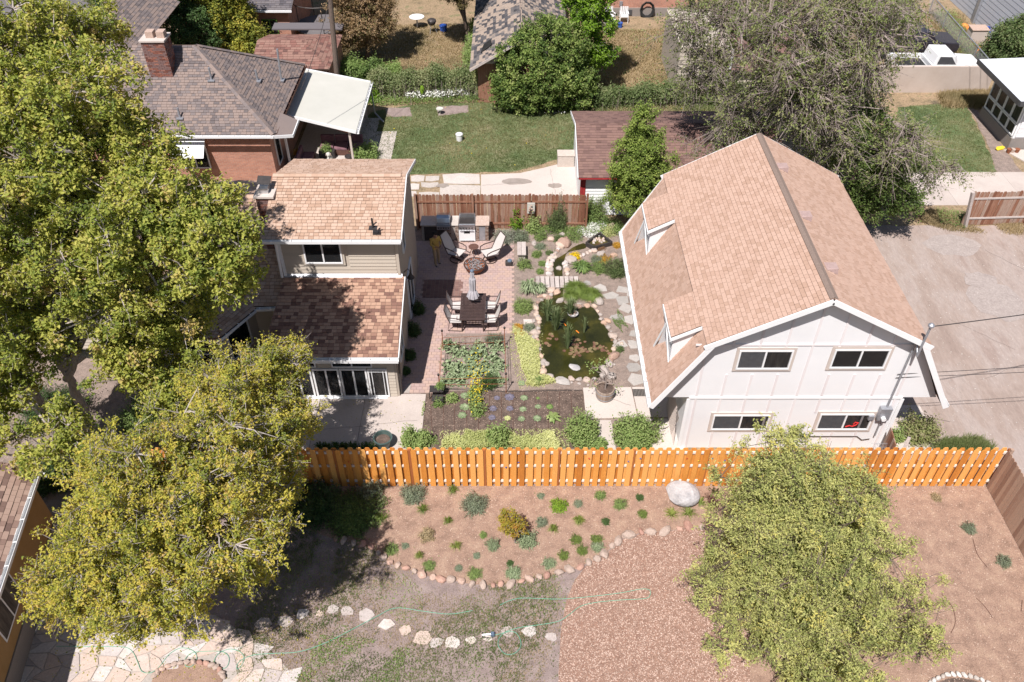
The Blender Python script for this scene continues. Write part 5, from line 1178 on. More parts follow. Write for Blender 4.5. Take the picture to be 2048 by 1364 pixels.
for x in (-.42, .42):
    for y in (-.7, .7): MB().tube([(TC.x+x, TC.y+y, 0), (TC.x+x*.95, TC.y+y*.95, .69)], .03, 6).build('leg', M['bronze_dark'], tb)
for i, (dx, dy, rz, lb) in enumerate(((-.62, .38, .06, 'left sling chair at the far end of the slatted table'), (-.66, -.42, -.05, 'left sling chair at the near end of the slatted table'), (.64, .4, math.pi-.08, 'right sling chair at the far end of the slatted table'), (.66, -.4, math.pi+.05, 'right sling chair at the near end of the slatted table'))):
    if i == 0: c0 = dining_chair(lb, (TC.x+dx, TC.y+dy, .032), rz)
    else: copy_tree(c0, (TC.x+dx, TC.y+dy, .032), rz, lb)
bn = thing('metal_bench_frame', 'low dark metal bench frame at the near end of the slatted table', 'bench', P(946, 655)); q = P(946, 655)
for a, b_ in (((-.62, -.05, .45), (.62, -.05, .45)), ((-.62, -.05, .03), (.62, -.05, .03)), ((-.62, .35, .42), (-.62, -.05, .45)), ((.62, .35, .42), (.62, -.05, .45)), ((-.62, -.05, .03), (-.62, -.05, .45)), ((.62, -.05, .03), (.62, -.05, .45)), ((-.62, .35, .03), (-.62, -.05, .03)), ((.62, .35, .03), (.62, -.05, .03)), ((-.62, .35, .03), (-.62, .35, .42)), ((.62, .35, .03), (.62, .35, .42)), ((-.35, -.05, .2), (.35, -.05, .2))): MB().tube([q+Vector(a), q+Vector(b_)], .017, 6).build('rail', M['bronze_dark'], bn)
for i in range(7): MB().tube([q+Vector((-.35+i*.116, -.05, .2)), q+Vector((-.35+i*.116, -.05, .45))], .008, 5).build('bar', M['bronze_dark'], bn)
um = thing('closed_umbrella', 'closed pale lilac grey patio umbrella standing through the slatted table', 'umbrella', TC+Vector((0, .25, 0))); q = TC+Vector((0, .22, 0))
MB().tube([q, q+Vector((0, 0, 2.25))], .022, 8).build('pole', M['bronze_dark'], um)
v, f = [], []; prof_ = [(.17, .98), (.21, 1.02), (.13, 1.35), (.1, 1.38), (.115, 1.7), (.11, 1.95), (.07, 2.0), (.075, 2.2), (.03, 2.32)]; N = 32
for r_, z in prof_:
    for j in range(N): a = 6.283*j/N; rr = r_*(1+(.2 if j % 4 < 2 else -.16)); v.append((q.x+rr*math.cos(a), q.y+rr*math.sin(a), z+(.05 if j % 4 < 2 and z < 1.1 else 0)))
for k in range(len(prof_)-1):
    for j in range(N): a, b_ = k*N+j, k*N+(j+1) % N; f.append((a, b_, b_+N, a+N))
MB().add(v, f).build('canopy', M['umbrella_cloth'], um, smooth=True); MB().lathe(q+Vector((0, 0, 2.3)), [(.07, 0), (.08, .03), (.03, .09)], 10).build('cap', M['blue_grey'], um)
def lounge_chair(label, c, rot):
    t = thing('swivel_lounger', label, 'chair', c, rot, 'high backed sling chairs at the fire bowl')
    MB().slab([(.3, -.27, .44), (.3, .27, .44), (-.25, .27, .36), (-.25, -.27, .36)], .025).build('seat', M['sling'], t, world=False)
    b = MB(); b.slab([(-.25, -.27, .37), (-.25, .27, .37), (-.46, .27, .8), (-.46, -.27, .8)], .02); b.slab([(-.46, -.27, .8), (-.46, .27, .8), (-.66, .22, 1.15), (-.66, -.22, 1.15)], .02); b.build('backrest', M['sling'], t, world=False)
    for y in (-.31, .31):
        MB().tube([(-.66, y*.75, 1.17), (-.46, y*.95, .8), (-.25, y*.95, .37), (.32, y*.95, .44)], .022, 6).build('side_frame', M['bronze_dark'], t, world=False)
        MB().tube([(-.4, y, .68), (.1, y*1.08, .66), (.28, y*1.08, .6), (.3, y, .42), (-.1, y*.8, .25)], .024, 6).build('armrest', M['bronze_dark'], t, world=False)
    MB().tube([(-.66, -.22, 1.17), (-.66, .22, 1.17)], .02, 6).build('top_rail', M['bronze_dark'], t, world=False)
    MB().tube([(.3*math.cos(a/16*6.283), .3*math.sin(a/16*6.283), .03) for a in range(17)], .022, 6, cap=False).build('base_ring', M['bronze_dark'], t, world=False)
    MB().tube([(0, 0, .03), (0, 0, .36)], .05, 8).build('swivel', M['bronze_dark'], t, world=False); MB().bx((-.3, -.03, .02), (.3, .03, .05)).build('cross_bar', M['bronze_dark'], t, world=False); return t
l0 = lounge_chair('high backed sling chair left of the fire bowl half in shade', P(914, 520)+Vector((0, 0, .032)), -.55)
copy_tree(l0, P(980, 521)+Vector((0, 0, .032)), math.pi+.5, 'high backed sling chair right of the small round table in full sun')
st_ = thing('side_table', 'small round bronze side table between the two loungers', 'table', P(948, 512)); q = P(948, 512)
MB().lathe(q+Vector((0, 0, .48)), [(.21, 0), (.22, .01), (.22, .03), (.2, .035)], 20).build('top', M['rust_dark'], st_)
for a in range(4): MB().tube([q+Vector((.06*math.cos(a*1.57), .06*math.sin(a*1.57), .48)), q+Vector((.2*math.cos(a*1.57), .2*math.sin(a*1.57), .03))], .015, 6).build('leg', M['rust_dark'], st_)
fp = thing('fire_bowl', 'rusty round fire bowl filled with dark lava stones', 'fire pit', P(950, 543)); q = P(950, 543)
MB().lathe(q, [(.2, .03), (.38, .18), (.47, .36), (.48, .4), (.43, .4), (.42, .34), (.1, .3)], 28).build('bowl', M['rust'], fp, smooth=True); MB().tube([q+Vector((.46*math.cos(a/28*6.283), .46*math.sin(a/28*6.283), .4)) for a in range(29)], .022, 6, cap=False).build('rim', M['metal_dark'], fp)
m_ = MB()
for i in range(170):
    a = rnd.uniform(0, 6.283); r_ = .42*math.sqrt(rnd.random()); m_.rock(q+Vector((r_*math.cos(a), r_*math.sin(a), .36+rnd.uniform(0, .03))), (.035, .03, .028), i, 1, rnd.random())
m_.build('lava_stones', M['lava_rock'], fp, kind='stuff')
sp_ = thing('patio_speaker', 'small dark equipment piece on the patio edge right of the loungers', 'equipment', P(1018, 531)); q = P(1018, 531)
MB().bx((q.x-.16, q.y-.1, .03), (q.x+.13, q.y+.12, .24)).build('body', M['metal_dark'], sp_, bevel=.04); MB().lathe(q+Vector((.03, 0, .245)), [(.1, 0), (.09, .06), (.0, .07)], 12).build('top_unit', M['blue_grey'], sp_); MB().tube([q+Vector((.13, -.1, .03)), q+Vector((.2, 0, .22)), q+Vector((.15, .12, .03))], .015, 6).build('handle', M['metal_dark'], sp_)
# outdoor kitchen
ok = thing('outdoor_kitchen', 'stacked stone outdoor kitchen counter against the brown fence', 'kitchen counter', (-2.5, 30.7, 0)); YK = 30.36
xs_ = lambda px: PY(px, 470, YK).x
a0, a1, a2, a3, a4 = -4.0, xs_(918), xs_(951), xs_(977), 0
MB().bx((a0, YK+.03, 0), (a1-.01, 31.05, .86)).build('core', M['mortar'], ok); MB().bx((a2+.01, YK+.03, 0), (a3, 31.05, .86)).build('core', M['mortar'], ok); MB().bx((a1-.005, YK+.35, 0), (a2+.005, 31.05, .8)).build('core', M['mortar'], ok)
it = []
for (u0, u1) in ((a1-.16, a1-.01), (a2+.01, a2+.16), (a3-.14, a3), (a0+1.1, a0+1.3)):
    z = .03
    while z < .84:
        h = rnd.uniform(.04, .07); w1 = rnd.uniform(.4, .6)*(u1-u0)
        for b0, b1 in ((u0, u0+w1), (u0+w1, u1)): it.append((frame(Vector((b0+.003, YK-rnd.uniform(0, .02), z)), Vector((b1-b0-.006, 0, 0)), Vector((0, .06, 0)), Vector((0, 0, h-.006))), rnd.random()))
        z += h
pieces(ok, 'stone', ('box',), unit_box, M['stone_stack'], it, limit=300)
MB().bx((a2+.17, YK+.01, .08), (a3-.15, YK+.05, .78)).build('cabinet_door', M['metal_grey'], ok); MB().bx((a0+.1, YK+.01, .06), (a0+1.0, YK+.05, .78)).build('cabinet_door', M['metal_dark'], ok)
for i, (u0, u1) in enumerate(((a0-.05, -3.33), (-2.72, a1-.01), (a2+.01, a3+.04))): MB().bx((u0, YK-.04, .865), (u1, 31.08, .91)).build('countertop', M['granite' if i == 2 else 'concrete_worn'], ok, bevel=.008)
rg = thing('outdoor_range', 'white enamel range with steel griddle top set in the stone counter', 'range', ((a1+a2)/2, 30.6, 0))
MB().bx((a1+.005, YK-.08, .06), (a2-.005, YK+.33, .72)).build('oven_front', M['white_plain'], rg, bevel=.01); c_ = (a1+a2)/2
MB().bx((c_-.13, YK-.086, .5), (c_+.13, YK-.079, .62)).build('oven_window', M['room_dark'], rg); MB().tube([(a1+.06, YK-.13, .67), (a2-.06, YK-.13, .67)], .015, 8).build('handle', M['steel'], rg)
MB().tube([(a1+.06, YK-.12, .14), (a2-.06, YK-.12, .14)], .015, 8).build('handle', M['steel'], rg)
MB().bx((a1+.005, YK-.1, .725), (a2-.005, YK+.05, .88)).build('control_panel', M['steel'], rg)
for i in range(5): MB().tube([(a1+.1+i*.125, YK-.1, .8), (a1+.1+i*.125, YK-.14, .8)], .025, 10).build('knob', M['metal_dark'], rg)
MB().bx((a1+.005, YK+.055, .805), (a2-.005, 31.0, .9)).build('cooktop', M['steel'], rg)
for i in range(10): MB().bx((a1+.03, YK+.09+i*.055, .901), (a2-.03, YK+.12+i*.055, .925)).build('grate_bar', M['metal_dark'], rg)
MB().bx((a1+.005, 30.94, .905), (a2-.005, 31.04, 1.08)).build('backsplash', M['steel'], rg)
gl = thing('gas_grill', 'stainless built in gas grill with closed hood in the shade', 'grill', (-3.02, 30.6, 0)); b = MB(); g0, g1 = -3.32, -2.73
n_ = [(YK-.02, .9), (31.0, .9), (31.0, 1.12), (YK+.25, 1.26), (YK+.06, 1.2), (YK-.02, 1.02)]; k = len(n_)
b.add([(g0, y, z) for y, z in n_]+[(g1, y, z) for y, z in n_], [tuple(range(k-1, -1, -1)), tuple(range(k, 2*k))]+[(i, (i+1) % k, k+(i+1) % k, k+i) for i in range(k)]); b.build('hood', M['steel'], gl, bevel=.01)
MB().bx((g0, YK-.1, .7), (g1, YK+.1, .89)).build('control_panel', M['steel'], gl); MB().tube([(g0+.08, YK-.07, 1.0), (g1-.08, YK-.07, 1.0)], .014, 8).build('handle', M['steel'], gl)
MB().bx((g0, YK+.11, .62), (g1, 31.0, .895)).build('firebox', M['metal_dark'], gl)
for i in range(5): MB().tube([(g0+.08+i*.11, YK-.1, .8), (g0+.08+i*.11, YK-.135, .8)], .022, 10).build('knob', M['metal_dark'], gl)
# person in the shade
def person(label, c, rot):
    t = thing('person', label, 'person', c, rot)      # faces +x
    J = [(0, 0, .93), (0, .09, .9), (.0, .1, .5), (-.02, .1, .08), (.12, .11, .03), (0, -.09, .9), (.08, -.1, .5), (.07, -.1, .08), (.21, -.11, .03),
         (0, 0, 1.12), (.01, 0, 1.33), (.02, 0, 1.43), (.06, 0, 1.53), (.09, 0, 1.6), (0, .17, 1.36), (.02, .24, 1.1), (.22, .12, 1.05), (.29, .08, 1.08), (0, -.17, 1.36), (.03, -.24, 1.1), (.22, -.1, 1.06), (.3, -.05, 1.08)]
    E_ = [(0, 1), (1, 2), (2, 3), (3, 4), (0, 5), (5, 6), (6, 7), (7, 8), (0, 9), (9, 10), (10, 11), (11, 12), (12, 13), (10, 14), (14, 15), (15, 16), (16, 17), (10, 18), (18, 19), (19, 20), (20, 21)]
    RR = [.13, .1, .07, .05, .045, .1, .07, .05, .045, .13, .13, .055, .09, .085, .065, .05, .035, .025, .065, .05, .035, .025]
    me = bpy.data.meshes.new('body'); me.from_pydata(J, E_, [])
    me.materials.append(M['yellow_shirt']); o = link('body', me, None, t); 
    s_ = o.modifiers.new('skin', 'SKIN'); s_.use_smooth_shade = True
    for i, sv in enumerate(me.skin_vertices[0].data): sv.radius = (RR[i],)*2; sv.use_root = i == 0
    o.modifiers.new('sub', 'SUBSURF').levels = 1; o.modifiers['sub'].render_levels = 2
    dg = bpy.context.evaluated_depsgraph_get(); ev = bpy.data.meshes.new_from_object(o.evaluated_get(dg)); o.modifiers.clear(); o.data = ev
    ev.materials.clear()
    for k in ('yellow_shirt', 'khaki', 'skin', 'shoe_grey'): ev.materials.append(M[k])
    for p in ev.polygons:
        x, y, z = p.center; p.material_index = 3 if z < .07 else 1 if z < .88 else 2 if (z > 1.42 or x > .2) else 0
    MB().rock((.035, 0, 1.63), (.115, .1, .11), 3, 2, rough=.05).build('hair', M['black_hair'], t, world=False, smooth=True)
    for y in (-.04, .04): MB().rock((.175, y, 1.57), (.01, .014, .01), 1, 1).build('eye', M['black_hair'], t, world=False)
    MB().add([(.17, -.012, 1.56), (.17, .012, 1.56), (.195, 0, 1.535), (.17, 0, 1.59)], [(0, 2, 3), (2, 1, 3), (0, 1, 2)]).build('nose', M['skin'], t, world=False)
    for hy, sg in ((.08, 1), (-.05, -1)):
        for f in range(4): MB().tube([(.29, hy+sg*.01, 1.09-f*.018), (.335, hy-sg*.0, 1.095-f*.02), (.35, hy-sg*.035, 1.1-f*.02)], [.009, .008, .006], 6).build('finger', M['skin'], t, world=False)
        MB().tube([(.28, hy, 1.1), (.3, hy-sg*.02, 1.125), (.33, hy-sg*.03, 1.13)], [.01, .009, .007], 6).build('thumb', M['skin'], t, world=False)
    MB().box((.345, .015, 1.1), (.02, .07, .13), M=Matrix.Rotation(.6, 3, 'Y')).build('held_phone', M['metal_dark'], t, world=False)
    return t
person('man in yellow shirt and khaki trousers looking at his phone in the patio shade', P(874, 529)+Vector((0, 0, .032)), -1.0)
sg_ = thing('standing_bench', 'weathered plank bench at the edge of the patio and pond garden', 'bench', P(1043, 512)); q = P(1043, 512)
q0 = P(1043, 522); q1 = P(1043, 487); 
for i, dx in enumerate((-.17, 0, .17)): pass
MB().bx((q.x-.19, q.y-.45, .36), (q.x-.003, q.y+.5, .41), .3).build('plank', M['wood_weathered'], sg_, bevel=.008); MB().bx((q.x+.003, q.y-.45, .36), (q.x+.19, q.y+.5, .41), .7).build('plank', M['wood_weathered'], sg_, bevel=.008)
for y in (-.33, .38): MB().bx((q.x-.15, q.y+y-.04, 0), (q.x+.15, q.y+y+.04, .355)).build('leg', M['wood_weathered'], sg_)
# wall sign on fence, pots
ws = thing('fence_ornament', 'pale green box with pink flowers hung on the brown fence', 'wall ornament', (.85, 31.25, 1.2)); p = PY(1062, 416, 31.24); MB().bx((p.x-.17, 31.18, p.z-.25), (p.x+.17, 31.24, p.z+.28)).build('board', M['leaf_bluegrey'] if False else M['membrane_white'], ws)
for i in range(7): MB().rock((p.x+rnd.uniform(-.12, .12), 31.12, p.z+rnd.uniform(-.1, .2)), (.05, .04, .05), i, 1).build('flower', M['rock_pink'], ws)
MB().add([(p.x-.1, 31.15, p.z-.1), (p.x+.1, 31.15, p.z-.1), (p.x, 31.15, p.z-.24), (p.x-.1, 31.175, p.z-.1), (p.x+.1, 31.175, p.z-.1), (p.x, 31.175, p.z-.24)], [(0, 2, 1), (3, 4, 5), (0, 1, 4, 3), (1, 2, 5, 4), (2, 0, 3, 5)]).build('small_basket', M['rust_dark'], ws)
tp_ = thing('teal_planter', 'large dark teal glazed planter on the concrete by the orange fence', 'planter', P(768, 893)); q = P(768, 893)
MB().lathe(q, [(.17, .03), (.2, .04), (.28, .3), (.3, .42), (.33, .44), (.33, .48), (.28, .48), (.26, .4), (.24, .32)], 28).build('pot', M['teal_glaze'], tp_, smooth=True); MB().lathe(q+Vector((0, 0, .34)), [(.25, 0), (.24, .02)], 24).build('soil', M['soil_dark'], tp_)
br_ = thing('half_barrel', 'half whisky barrel planter with soil on the concrete beside the pond', 'planter', P(1209, 797)); q = P(1209, 797)+Vector((0, .05, 0))
n = 20
for i in range(n):
    a, b_ = 6.283*i/n, 6.283*(i+.94)/n; v = []
    for rr, z in ((.29, .03), (.34, .3), (.33, .5)):
        for an in (a, b_): v.append((q.x+rr*math.cos(an), q.y+rr*math.sin(an), z))
        for an in (a, b_): v.append((q.x+(rr-.03)*math.cos(an), q.y+(rr-.03)*math.sin(an), z))
    f = []
    for k in (0, 4): f += [(k, k+1, k+5, k+4), (k+2, k+6, k+7, k+3), (k, k+4, k+6, k+2), (k+1, k+3, k+7, k+5)]
    f += [(8, 9, 11, 10), (0, 2, 3, 1)]; MB().add(v, f, rnd.random()).build('stave', M['wood_barrel'], br_)
for z, r_ in ((.12, .312), (.4, .345)): MB().tube([(q.x+r_*math.cos(a/28*6.283), q.y+r_*math.sin(a/28*6.283), z) for a in range(29)], .012, 5, cap=False).build('hoop', M['metal_grey'], br_)
MB().lathe(q+Vector((0, 0, .42)), [(.31, 0), (.3, .02)], 24).build('soil', M['soil_dark'], br_)
dm_ = thing('door_mat', 'black rubber grid mat on the concrete at the white house eave', 'mat', P(1278, 787)); q = P(1278, 787); m_ = MB()
for i in range(9): m_.bx((q.x-.22+i*.052, q.y-.17, .033), (q.x-.2+i*.052, q.y+.17, .045)); 
for i in range(7): m_.bx((q.x-.23, q.y-.17+i*.054, .046), (q.x+.23, q.y-.15+i*.054, .055))
m_.build('grid', M['rubber'], dm_)
o = MB().bx((P(1043, 767).x-.11, P(1043, 767).y-.12, .02), (P(1043, 767).x+.11, P(1043, 767).y+.12, .035)).build('utility_cover', M['leaf_kale']); tag(o, 'pale green square cover in the path between vegetable bed and pond', 'cover')
z3 = lambda x, y: (550+.3548*x, 880+.3548*y)
z4 = lambda x, y: (1150+.4385*x, 880+.4385*y)
zA = lambda x, y: (800+.2441*x, 370+.2441*y)
zB = lambda x, y: (800+.2639*x, 600+.2639*y)
zL = lambda x, y: (.3418*x, 900+.3418*y)
# ------------------------------------------------------------------ loose ground cover
def litter(name, poly, n, size, m, seed, z=.01, dens=None, asp=.4, lift=.02, tilt=.5, sk='stuff'):
    X, Y, g = scatter(poly, n, seed, dens); N = len(X); C = np.stack([X, Y, z+g.uniform(.002, lift, N)], 1)
    a = g.uniform(0, 6.283, N); nr = np.stack([g.normal(size=N)*tilt, g.normal(size=N)*tilt, np.ones(N)], 1); nr /= np.linalg.norm(nr, axis=1)[:, None]
    d = np.stack([np.cos(a), np.sin(a), 0*a], 1); d -= nr*(d*nr).sum(1)[:, None]; b = np.cross(nr, d); s = size*g.uniform(.5, 1.4, N)[:, None]
    v = np.stack([C-d*s-b*s*asp*.7, C+d*s*.8-b*s*asp, C+d*s+b*s*asp*.8, C-d*s*.9+b*s*asp], 1).reshape(-1, 3)
    return link(name, np_mesh(name, v, np.arange(N*4).reshape(-1, 4), g.random(N)), m, None, sk)
def xy(l): return [(p.x, p.y) for p in l]
mat('chips', [(.26, .14, .1), (.35, .21, .155), (.43, .28, .215), (.54, .4, .33)], nscale=20, tvar=.9, fine=.1)
mat('straw_bits', [(.24, .16, .12), (.4, .28, .21), (.54, .41, .33)], nscale=20, tvar=.9, fine=.1)
litter('wood_chips', chip, 60000, .018, M['chips'], 21, .013, asp=.45)
litter('mulch_litter', mulch, 42000, .016, M['straw_bits'], 22, .01, asp=.4)
litter('bed_debris', bed, 1500, .014, M['straw_bits'], 23, .014)
def blade_field(name, poly, n, h, m, seed, z=.01, dens=None, width=.014, lean=.8, per=5, spread=.04, tm=(0, 1)):
    X, Y, g = scatter(poly, n, seed, dens); N = len(X); C = np.stack([X, Y, np.full(N, z)], 1); C = np.repeat(C, per, 0)+np.concatenate([g.normal(size=(N*per, 2))*spread, np.zeros((N*per, 1))], 1)
    tt = np.clip(lf_noise(C[:, 0], C[:, 1], .9, seed)*.7+g.random(len(C))*.4-.05, 0, .999)*(tm[1]-tm[0])+tm[0]
    v, F, t = blades(C, h, lean, g, width, tt); return link(name, np_mesh(name, v, F, t), m, None, 'stuff')
leafmat('lawn_blade', [(.08, .11, .035), (.12, .15, .055), (.19, .19, .085), (.34, .28, .16)], trans=.25)
leafmat('weed_blade', [(.07, .11, .03), (.12, .16, .05), (.2, .21, .09), (.36, .29, .17)], trans=.25)
leafmat('dry_blade', [(.2, .17, .08), (.33, .25, .14), (.42, .32, .19)], trans=.2)
patch1 = wob(xy(pp([(870, 213), (935, 211), (938, 226), (880, 231)])), .1, .4, 2); patch2 = wob(xy(pp([(772, 216), (822, 215), (823, 233), (772, 234)])), .06, .4, 3)
blade_field('back_lawn_grass', lawnp, 26000, .07, M['lawn_blade'], 31, width=.03, spread=.07, dens=lambda X, Y: 1.*~(inside_np(patch1, X, Y) | inside_np(patch2, X, Y)))
blade_field('side_lawn_grass', rl, 6000, .06, M['lawn_blade'], 32, width=.03, spread=.07, tm=(.15, .95))
fy = xy(pp([(560, 1050)]+BORDER[:20]+[(1150, 1160), (1133, 1200), (1122, 1260), (1118, 1420), (480, 1420), (470, 1240)]))
blade_field('yard_weeds', fy, 15000, .07, M['weed_blade'], 33, dens=lambda X, Y: (lf_noise(X, Y, 1.6, 5) > .48)*.85+.1, width=.02, spread=.06, per=4)
blade_field('yard_dry_grass', fy, 16000, .045, M['dry_blade'], 34, dens=lambda X, Y: (lf_noise(X, Y, 1.1, 9) > .46)*.85+.06, width=.016, spread=.07, per=4)
def spread_leaves(name, poly, n, size, m, seed, z=.03, dens=None, h=.06, mid=.5):
    X, Y, g = scatter(poly, n, seed, dens); N = len(X); C = np.stack([X, Y, z+g.random(N)*h], 1)
    t = mid+.5*(lf_noise(X, Y, 2, seed)-.5)+g.normal(size=N)*.13; v, F, ti = leaf_cloud(C, size, g, t, up=1.2); return link(name, np_mesh(name, v, F, ti), m, None, 'stuff')
spread_leaves('yard_clover', fy, 16000, .04, M['leaf_mid'], 35, .01, dens=lambda X, Y: (lf_noise(X, Y, 1.9, 15) > .58)*.95, h=.05)
spread_leaves('yard_clover_near', xy(pp([(640, 1270), (860, 1290), (880, 1364), (1000, 1420), (560, 1420), (600, 1340)])), 9000, .045, M['leaf_mid'], 36, .01, dens=lambda X, Y: (lf_noise(X, Y, 1.7, 25) > .5)*.95, h=.06)
# dry back yards behind the hedge
for i, (po, m, n, h) in enumerate((([(560, 150), (980, 152), (960, 50), (640, 50)], 'dry_blade', 9000, .1), ([(1180, 190), (1420, 190), (1420, 60), (1200, 60)], 'dry_blade', 9000, .12), ([(1000, 230), (1480, 225), (1500, 190), (980, 190)], 'weed_blade', 5000, .12))):
    blade_field('back_yard_grass', xy(pp(po)), n, h, M[m], 41+i, width=.04, spread=.12, z=.004)
spread_leaves('far_weeds', xy(pp([(1180, 190), (1420, 190), (1420, 60), (1200, 60)])), 5000, .09, M['leaf_mid'], 44, .01, dens=lambda X, Y: (lf_noise(X, Y, 1.2, 3) > .55)*.8, h=.15)
spread_leaves('fence_line_weeds', xy(pp([(1860, 30), (1905, 30), (1960, 125), (1925, 125)])), 6000, .09, M['leaf_mid'], 45, .02, h=.5, mid=.7)
blade_field('fence_line_grass', xy(pp([(1850, 30), (1920, 30), (1970, 128), (1915, 128)])), 3000, .35, M['dry_blade'], 46, width=.03, spread=.15)
blade_field('wall_foot_grass', xy(pp([(1880, 190), (1985, 180), (1965, 215), (1890, 215)])), 3000, .3, M['dry_blade'], 47, width=.03, spread=.15)
blade_field('alley_edge_weeds', xy(pp([(1860, 420), (2048, 425), (2048, 470), (1900, 462), (1830, 440)])), 5000, .12, M['dry_blade'], 48, dens=lambda X, Y: (lf_noise(X, Y, 1.4, 7) > .45)*.9, width=.02, spread=.08)
spread_leaves('alley_corner_weeds', xy(pp([(1870, 420), (1935, 425), (1930, 460), (1880, 450)])), 1500, .06, M['leaf_mid'], 49, .01, h=.2)
blade_field('apron_weeds', xy(pp([(1880, 885), (1960, 880), (1985, 900), (1860, 900)])), 1500, .18, M['weed_blade'], 50, width=.02, spread=.1)
# garden ground cover
spread_leaves('creeping_jenny', wob(xy(pp([zB(865, 210), zB(960, 260), zB(1040, 330), zB(1055, 450), zB(1060, 560), zB(1180, 640), zB(1080, 660), zB(960, 640), zB(930, 540), zB(890, 420), zB(860, 300)])), .09, .22, 3), 24000, .05, M['leaf_chartreuse'], 51, .015, h=.16)
spread_leaves('fence_groundcover', wob(xy(pp([zB(350, 1080), zB(420, 1050), zB(640, 1010), zB(900, 1050), zB(1150, 1040), zB(1220, 1140), zB(340, 1145)])), .16, .22, 3), 26000, .055, M['leaf_chartreuse'], 52, .02, h=.28, mid=.4)
spread_leaves('bed_edge_weeds', xy(pp([zB(190, 720), zB(250, 720), zB(250, 960), zB(300, 1100), zB(160, 1110), zB(165, 850)])), 2600, .05, M['leaf_mid'], 53, .015, dens=lambda X, Y: (lf_noise(X, Y, 3, 7) > .45)*.9, h=.1, mid=.7)
spread_leaves('path_thyme', wob(xy(pp([zA(1680, 940), zA(1750, 960), zA(1800, 1040), zA(1900, 1240), zA(1860, 1270), zA(1760, 1150), zA(1700, 1040)])), .05, .2, 3), 7000, .035, M['leaf_mid'], 54, .012, dens=lambda X, Y: (lf_noise(X, Y, 3, 17) > .3)*.9, h=.06)
spread_leaves('sedum_patch', wob(xy(pp([zA(940, 1150), zA(1010, 1150), zA(1010, 1250), zA(940, 1260)])), .04, .15, 3), 1800, .045, M['leaf_orange_leaf'], 55, .015, h=.1)
spread_leaves('garden_mulch_weeds', xy(pp([zA(960, 420), zA(1300, 420), zA(1220, 740), zA(960, 740)])), 900, .045, M['leaf_mid'], 56, .01, dens=lambda X, Y: (lf_noise(X, Y, 4, 7) > .6)*.9)
litter('garden_litter', yard, 36000, .014, M['straw_bits'], 24, .008)
spread_leaves('fence_foot_growth', xy(pp([zA(1400, 200), zA(1650, 260), zA(1820, 330), zA(1800, 420), zA(1380, 420), zA(1060, 400), zA(1060, 340), zA(1380, 330)])), 12000, .06, M['leaf_mid'], 57, .02, h=.25)
# ------------------------------------------------------------------ stones
def stone_poly(c, r, g, n=7, sq_=.85, rot=None):
    a0 = g.random()*6.283; out = []
    for k in range(n):
        a = a0+6.283*k/n+g.uniform(-.25, .25); rr = r*g.uniform(.75, 1.12); out.append((c[0]+rr*math.cos(a), c[1]+rr*sq_*math.sin(a)))
    return out
def stone_set(name, label, cat, stones, m, seed, h=.05, kind=None, ns=(5, 6, 7, 8), piece='stone', bev=.012):
    g = random.Random(seed)
    if kind: t = bpy.data.objects.new(name, None); COL.objects.link(t); t['kind'] = kind
    else: t = thing(name, label, cat, (stones[0][0][0], stones[0][0][1], 0))
    for (c, r) in stones:
        b = MB(); b.prism(stone_poly(c, r, g, g.choice(ns), g.uniform(.75, .95)), -.02, h*g.uniform(.7, 1.2), g.random(), bev*1.0); b.build(piece, m, t)
    return t
st = [(569, 1244, 18), (605, 1229, 14), (639, 1228, 9), (666, 1219, 14), (695, 1222, 16), (733, 1231, 18), (775, 1249, 18), (811, 1261, 15), (844, 1276, 19), (873, 1285, 15), (905, 1286, 15), (942, 1281, 12), (976, 1275, 13), (1015, 1263, 16), (1059, 1263, 15), (1103, 1274, 13), (527, 1249, 17)]
stone_set('stepping_stones', 'curved line of pale stepping stones across the weedy yard', 'stepping stones', [(P(a, b)[:2], r*.0142) for a, b, r in st], M['flag_cream'], 4, .035)
rb = thing('rock_border', 'curved border of pink and grey rocks round the mulch bed', 'rock border', P(980, 1169)); g = random.Random(8)
L = smooth_line(pp(BORDER), 8); acc = 0; nxt = 0; i = 0
while i < len(L)-1:
    p = L[i]; s_ = g.uniform(.11, .21)*(1.2 if p.x > 1.5 else 1); q = rb.location
    MB().rock((p.x, p.y+g.uniform(-.03, .03), .05), (s_*g.uniform(.8, 1.1), s_*g.uniform(.55, .75), s_*.55), g.randrange(999), 2, g.random()).build('rock', M['rock_pink'], rb)
    d = 0
    while i < len(L)-1 and d < s_*1.65: d += (L[i+1]-L[i]).length; i += 1
bo = MB().rock(P(*z4(485, 270))+Vector((0, 0, .3)), (.56, .44, .36), 5, 3, rough=.03).build('boulder', M['rock_grey']); tag(bo, 'large pale grey boulder in the mulch bed near the orange fence', 'boulder')
bo = MB().rock(P(*z4(722, 372))+Vector((0, 0, .12)), (.25, .18, .18), 14, 2).build('boulder', M['rock_grey']); tag(bo, 'smaller grey rock half under the feathery tree', 'boulder')
